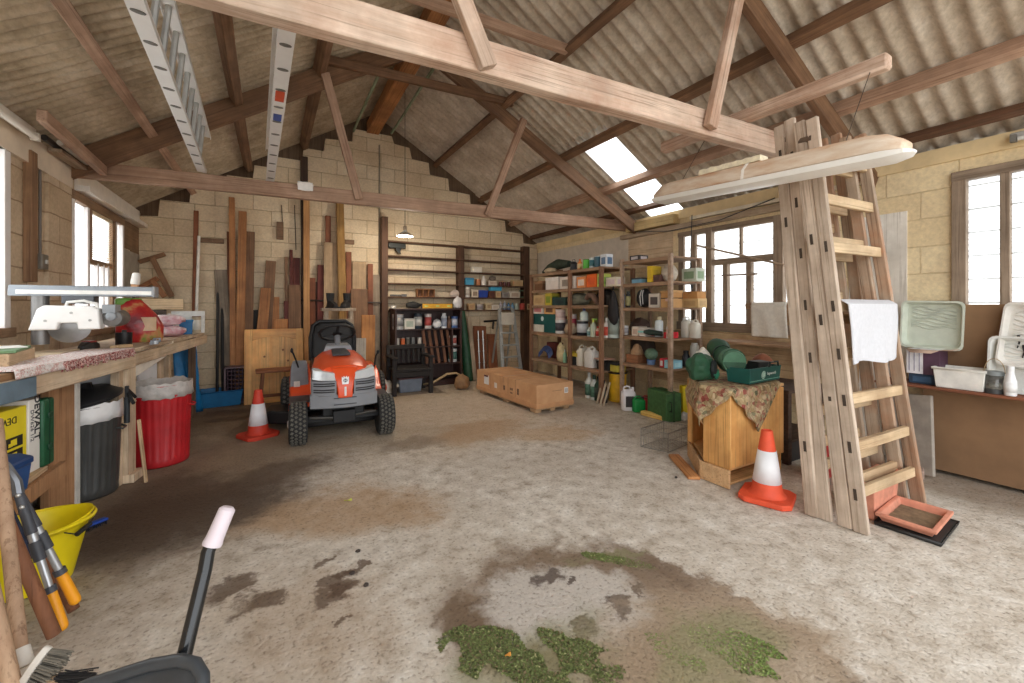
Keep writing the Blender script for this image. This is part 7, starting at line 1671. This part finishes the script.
# jar with wire handle, white bottle
yb = onx(994,390,4.36).y; t2 = thing('glass_jar','empty glass jar with wire handle and grey lid on the right bench shelf','jar',(4.37,yb,SZ)); b = MB(); b.lathe([(.042,.03),(.043,.04),(.043,.125)],18,cap0=False,cap1=False); mk('glass', b, M((206,204,196), .1, trans=.85, var=.02), t2, solid=.003); b = MB(); b.lathe([(.046,0),(.046,.03),(.042,.032)],18); mk('base', b, M((70,70,70), .5), t2); b = MB(); b.lathe([(.048,.125),(.048,.15),(.04,.155)],18); mk('lid', b, M((130,136,136), .5), t2); b = MB(); b.tube([(0,.05*math.cos(a),.14+.10*math.sin(a)) for a in [PI*i/12 for i in range(13)]],.0025,5); mk('wire_handle', b, M((176,150,110), .5), t2)
yb = onx(1010,392,4.33).y; bottle('white plastic bottle with tall cap near the right end of the bench shelf',(4.34,yb,SZ),.03,.20,(240,240,238),(236,236,234),(232,232,230),neck=.55,shoulder=.5)
# strip light and nails above the near window
t2 = thing('strip_light','grey fluorescent fitting on the right wall plate at the right edge','lamp',(RX-.03,.62,2.50)); b = MB(); b.bx(-.05,.0,-.6,.22,-.02,.03); mk('casing', b, M((176,172,164), .5), t2, bev=.005); b = MB(); b.tube([(-.06,-.55,-.02),(-.06,.18,-.02)],.016,10); mk('tube', b, M((226,224,216), .3), t2); b = MB(); b.box((-.06,.2,-.015),(.04,.03,.05)); mk('lamp_holder', b, M((120,116,108), .5), t2)
# sticks across the far window, cable
p0, p1 = onx(695,245,4.607), onx(784,265,4.607); b = MB(); b.tube([p0,p1],.012,8); o = mk('stick', b, wood((150,128,106),(186,164,140),'X'), None); tag(o,'long grey stick hung slantwise across the far window','stick')
p0, p1 = onx(722,275.5,4.612), onx(757,274,4.612); b = MB(); b.tube([p0,p1],.010,8); o = mk('stick', b, wood((140,118,98),(170,148,126),'X'), None); tag(o,'short grey stick hung level across the lower panes of the far window','stick')
b = MB(); b.tube([onx(692,215,4.55),onx(691,245,4.55),onx(690,280,4.53),onx(694,300,4.53),onx(693,338,4.53)],.006,6); b.tube([onx(690,268,4.53),onx(692,288,4.53)],.014,8); o = mk('power_cable', b, M((30,30,30), .5), None); tag(o,'black power cable with a plug hanging at the left side of the far window','cable')
b = MB(); b.tube([onx(632,232,4.55),onx(670,231,4.52),onx(720,220,4.5),onx(775,198,4.5)],.006,6); o = mk('power_cable', b, M((34,32,30), .5), None); tag(o,'black cable looped along the wall top over the far window','cable')
# ================================================================ FOREGROUND LEFT
# yellow flexible tub
c = onz(62,570); t = thing('bucket','bright yellow flexible bucket on the floor at the left','bucket',(-.965,2.80,0),.3)
n_ = 36
def br(r, z, k=1.0, o=0): return [((r+o)*math.cos(2*PI*j/n_)*(1.10 if k else 1),(r+o)*math.sin(2*PI*j/n_)*.92,z+(.012*math.cos(4*PI*j/n_) if z > .2 else 0)) for j in range(n_)]
b = MB(); b.loft([br(.115,0),br(.12,.01),br(.175,.27),br(.185,.285),br(.182,.293),br(.168,.27),br(.11,.014)]); mk('body', b, M((240,218,24), .4, var=.05), t)
b = MB(); b.lathe([(.188,.268),(.193,.28),(.188,.29)],36,cap0=False,cap1=False,sx=1.10,sy=.92); mk('rim', b, M((236,212,22), .4), t, solid=.004)
b = MB(); b.tube([(.14,-.14,.235),(.185,-.075,.245)],.011,8); b.tube([(.10,-.172,.27),(.14,-.14,.235)],.003,6); b.tube([(.185,-.075,.245),(.205,-.03,.27)],.003,6); mk('handle', b, M((34,34,34), .5), t)
# blue brush on the floor
p = onz(100,528); t = thing('hand_brush','blue hand brush lying on the floor beside the yellow bucket','brush',(p.x-.05,p.y+.0,0),.75); t.scale = (.72,.72,.72); b = MB(); b.bx(-.02,.12,-.03,.03,.03,.05); mk('head', b, M((26,72,170), .4), t, bev=.008); b = MB(); b.bar((-.02,0,.04),(-.16,-.01,.035),.025,.018); mk('handle', b, M((28,66,156), .4), t, bev=.006); b = MB()
rn = random.Random(2)
for k in range(60): x, y = rn.uniform(-.015,.115), rn.uniform(-.026,.026); b.bar((x,y,.032),(x+rn.uniform(-.008,.008),y+rn.uniform(-.008,.008),.001),.003,.003)
o = mk('bristles', b, M((30,32,44), .8), t, smooth=False); o['kind'] = 'stuff'
# loppers
GRP = M((240,160,24), .45, var=.05); GRY = M((66,68,74), .5, var=.1); SIL = M((186,188,190), .35, .7)
top = onf(16,482,1.62); 
def L3(u, v, f): return onf(u, v, f)
t = thing('loppers','long-handled loppers with grey arms and orange grips leaning against the workbench','loppers',(0,0,0))
e1, e2 = L3(62,626,1.60), L3(75,600,1.68)
piv = L3(19,494,1.60)
def arm(p0, p1, fr, m, r, nm): 
    b = MB(); a, c = fr; b.tube([p0.lerp(p1,a),p0.lerp(p1,c)],r,12); return mk(nm, b, m, t)
for e, nm in ((e1,'a'),(e2,'b')):
    arm(piv,e,(.0,.30),GRY,[.014,.017],'arm_sleeve'); arm(piv,e,(.30,.36),SIL,.014,'tube_section'); arm(piv,e,(.36,.50),GRY,.018,'joint_sleeve'); arm(piv,e,(.50,.72),SIL,.0125,'tube_section'); arm(piv,e,(.70,.745),GRY,.0195,'collar'); arm(piv,e,(.74,1.0),GRP,[.0165,.0185],'grip')
    b = MB(); b.ball(e,(.0185,.0185,.0185),10,8); mk('grip_end', b, GRP, t)
hd = L3(2,465,1.60); x_ = (hd-piv)
b = MB(); b.tube([piv,piv.lerp(hd,.4)+Vector((.012,0,.0)),hd+Vector((.01,0,.0)),hd+Vector((-.03,.01,.02))],[.016,.016,.012,.003],8); mk('blade', b, M((120,122,126), .35, .7), t)
b = MB(); b.tube([piv,piv.lerp(hd,.5)+Vector((-.025,0,-.005)),hd+Vector((-.03,0,-.01))],[.014,.012,.003],8); mk('hook_blade', b, M((90,92,96), .4, .6), t)
for k in (.0,.22):
    b = MB(); b.ball(piv.lerp(e1,k*.4)+Vector((.004,-.018,.0)),(.008,.006,.008),10,6); mk('pivot_bolt', b, M((206,206,204), .3, .8), t)
# wooden handles leaning in the corner
def pole(label, a, c, r, col, name='broomstick', cat='handle'):
    b = MB(); k = [a.lerp(c,i/6) for i in range(7)]; b.tube(k,r if isinstance(r,list) else [r]*7,14)
    o = mk(name, b, wood(col[0],col[1],'Z',sc=.8,dirt=tuple(int(q*.7) for q in col[0])), None); return tag(o,label,cat)
BRN = ((106,66,42),(140,92,62)); LGT = ((156,124,98),(190,160,132))
pole('thick brown wooden tool handle leaning in front of the yellow bucket, left of the loppers', L3(5,520,1.50), L3(54,635,1.56), .021, BRN)
pole('brown wooden tool handle leaning against the bucket between the lopper arms', L3(30,520,1.80), L3(74,610,1.72), .019, BRN)
pole('dark blue tube standing behind the loppers at the left edge', L3(2,508,1.72), L3(28,560,1.74), .026, ((28,40,66),(40,54,84)), 'tube','tube')
pw = M((214,208,198), .5)
# broom one
bp = L3(22,668,1.16); tp = L3(1,470,1.34)
t = thing('broom','worn broom with pale handle and oval white head at the lower left corner','broom',(0,0,0))
b = MB(); b.tube([tp+(tp-bp)*.3,bp],.0165,12); mk('handle', b, wood((156,124,98),(190,160,132),'Z',sc=.8), t)
dd_ = (tp-bp).normalized(); b = MB(); b.tube([bp+dd_*.05,bp-dd_*.0],[.02,.026],12); mk('socket', b, pw, t)
hx = (L3(42,655,1.14)-L3(20,690,1.13)).normalized()
hc = L3(30,672,1.14); nz_ = Vector((.55,-.2,-.1)); nz_ = (nz_-hx*nz_.dot(hx)).normalized(); sd_ = hx.cross(nz_).normalized()
def HB(a, bb, cc): return hc+hx*a+sd_*bb+nz_*cc
b = MB(); b.loft([[HB(.075*math.cos(2*PI*j/20),.026*math.sin(2*PI*j/20),z) for j in range(20)] for z in (-.004,.014)]); mk('head', b, pw, t, bev=.003)
b = MB(); rn = random.Random(8)
for k in range(260):
    a = rn.uniform(-1,1); q = rn.uniform(-1,1)*math.sqrt(1-a*a); p = HB(a*.07,q*.024,.014); b.bar(p,HB(a*.082,q*.03,.06+rn.uniform(-.01,.006)),.0022,.0022)
o = mk('bristles', b, M((130,124,112), .8, var=.4), t, smooth=False); o['kind'] = 'stuff'
# broom two : wooden head, dark bristles at the very bottom
t = thing('broom','wooden broom head with dark bristles lying at the bottom left corner','broom',(0,0,0))
q0 = L3(-16,560,1.14); q1 = L3(22,730,1.10)
b = MB(); b.tube([q0,q1],.018,12); mk('handle', b, wood((166,132,104),(198,168,138),'Z',sc=.8), t)
h0, h1 = L3(35,690,1.08), L3(54,652,1.12); b = MB(); b.bar(L3(34,722,1.08),L3(58,676,1.16),.05,.03); mk('head', b, wood((190,158,124),(214,184,150),'X'), t, bev=.01)
b = MB(); rn = random.Random(9)
for k in range(240):
    f_ = rn.random(); p = L3(60-5*f_,676+26*f_,1.15-.04*f_)+Vector((rn.uniform(-.01,.01),rn.uniform(-.01,.01),rn.uniform(-.012,.012))); e = L3(92-6*f_,676+24*f_,1.16-.04*f_)+Vector((rn.uniform(-.012,.012),rn.uniform(-.012,.012),rn.uniform(-.012,.012))); b.bar(p,e,.0025,.0025)
o = mk('bristles', b, M((40,38,38), .8, var=.4), t, smooth=False); o['kind'] = 'stuff'
# wheelbarrow: tray corner and one handle
t = thing('wheelbarrow','black wheelbarrow with a pink-white grip, its handle pointing up into the picture','wheelbarrow',(0,0,0))
BKP = M((28,29,31), .16, var=.2); BKT = M((58,62,66), .42, var=.25, sc=10)
g0, g1, g2, g3 = L3(226,512,1.02), L3(214,540,1.00), L3(205,570,.97), L3(176,690,.88)
b = MB(); b.tube([g0,g0.lerp(g1,.5),g1+Vector((0,0,.004)),L3(208,552,.985),g2,g2.lerp(g3,.5),g3,L3(150,800,.82)],.0145,16); mk('handle', b, BKP, t)
d_ = (g1-g0).normalized(); n0 = g0-d_*.012; b = MB(); b.tube([n0,n0+d_*.006,g1-d_*.004,g1+d_*.006,g1+d_*.012],[.012,.018,.0195,.0215,.0205],18); mk('grip', b, M((212,200,206), .5, var=.04), t)
r0, r1, r2, r3 = L3(60,700,.86), L3(140,668,.88), L3(190,662,.86), L3(203,680,.83)
k_ = [L3(20,716,.86),L3(90,684,.87),L3(150,665,.88),L3(180,660,.87),L3(196,664,.855),L3(203,676,.84),L3(203,700,.82),L3(198,740,.78)]
b = MB(); b.tube(k_,.012,12); mk('tray_rim', b, BKT, t)
cen = L3(90,760,.80); b = MB(); rings = [[p for p in k_],[p.lerp(cen,.18)+Vector((0,0,-.02)) for p in k_],[p.lerp(cen,.45)+Vector((0,0,-.16)) for p in k_],[p.lerp(cen,.75)+Vector((0,0,-.24)) for p in k_]]
b.loft(rings,closed=False,cap=False); mk('tray', b, BKT, t, solid=.004)
# the rest of the barrow below and behind the frame edge
gx = cen+Vector((0,0,-.24)); wx = Vector((.28,.18,.19))
b = MB(); b.tube([L3(150,800,.82),Vector((gx.x,gx.y,.42)),Vector((wx.x,wx.y-.02,.2))],.0145,12); mk('frame_tube', b, BKP, t)
b = MB(); b.tube([Vector((gx.x,gx.y,.44)),Vector((gx.x-.05,gx.y-.02,.02)),Vector((gx.x+.1,gx.y-.02,.02)),Vector((gx.x+.06,gx.y,.44))],.012,10); mk('leg', b, BKP, t)
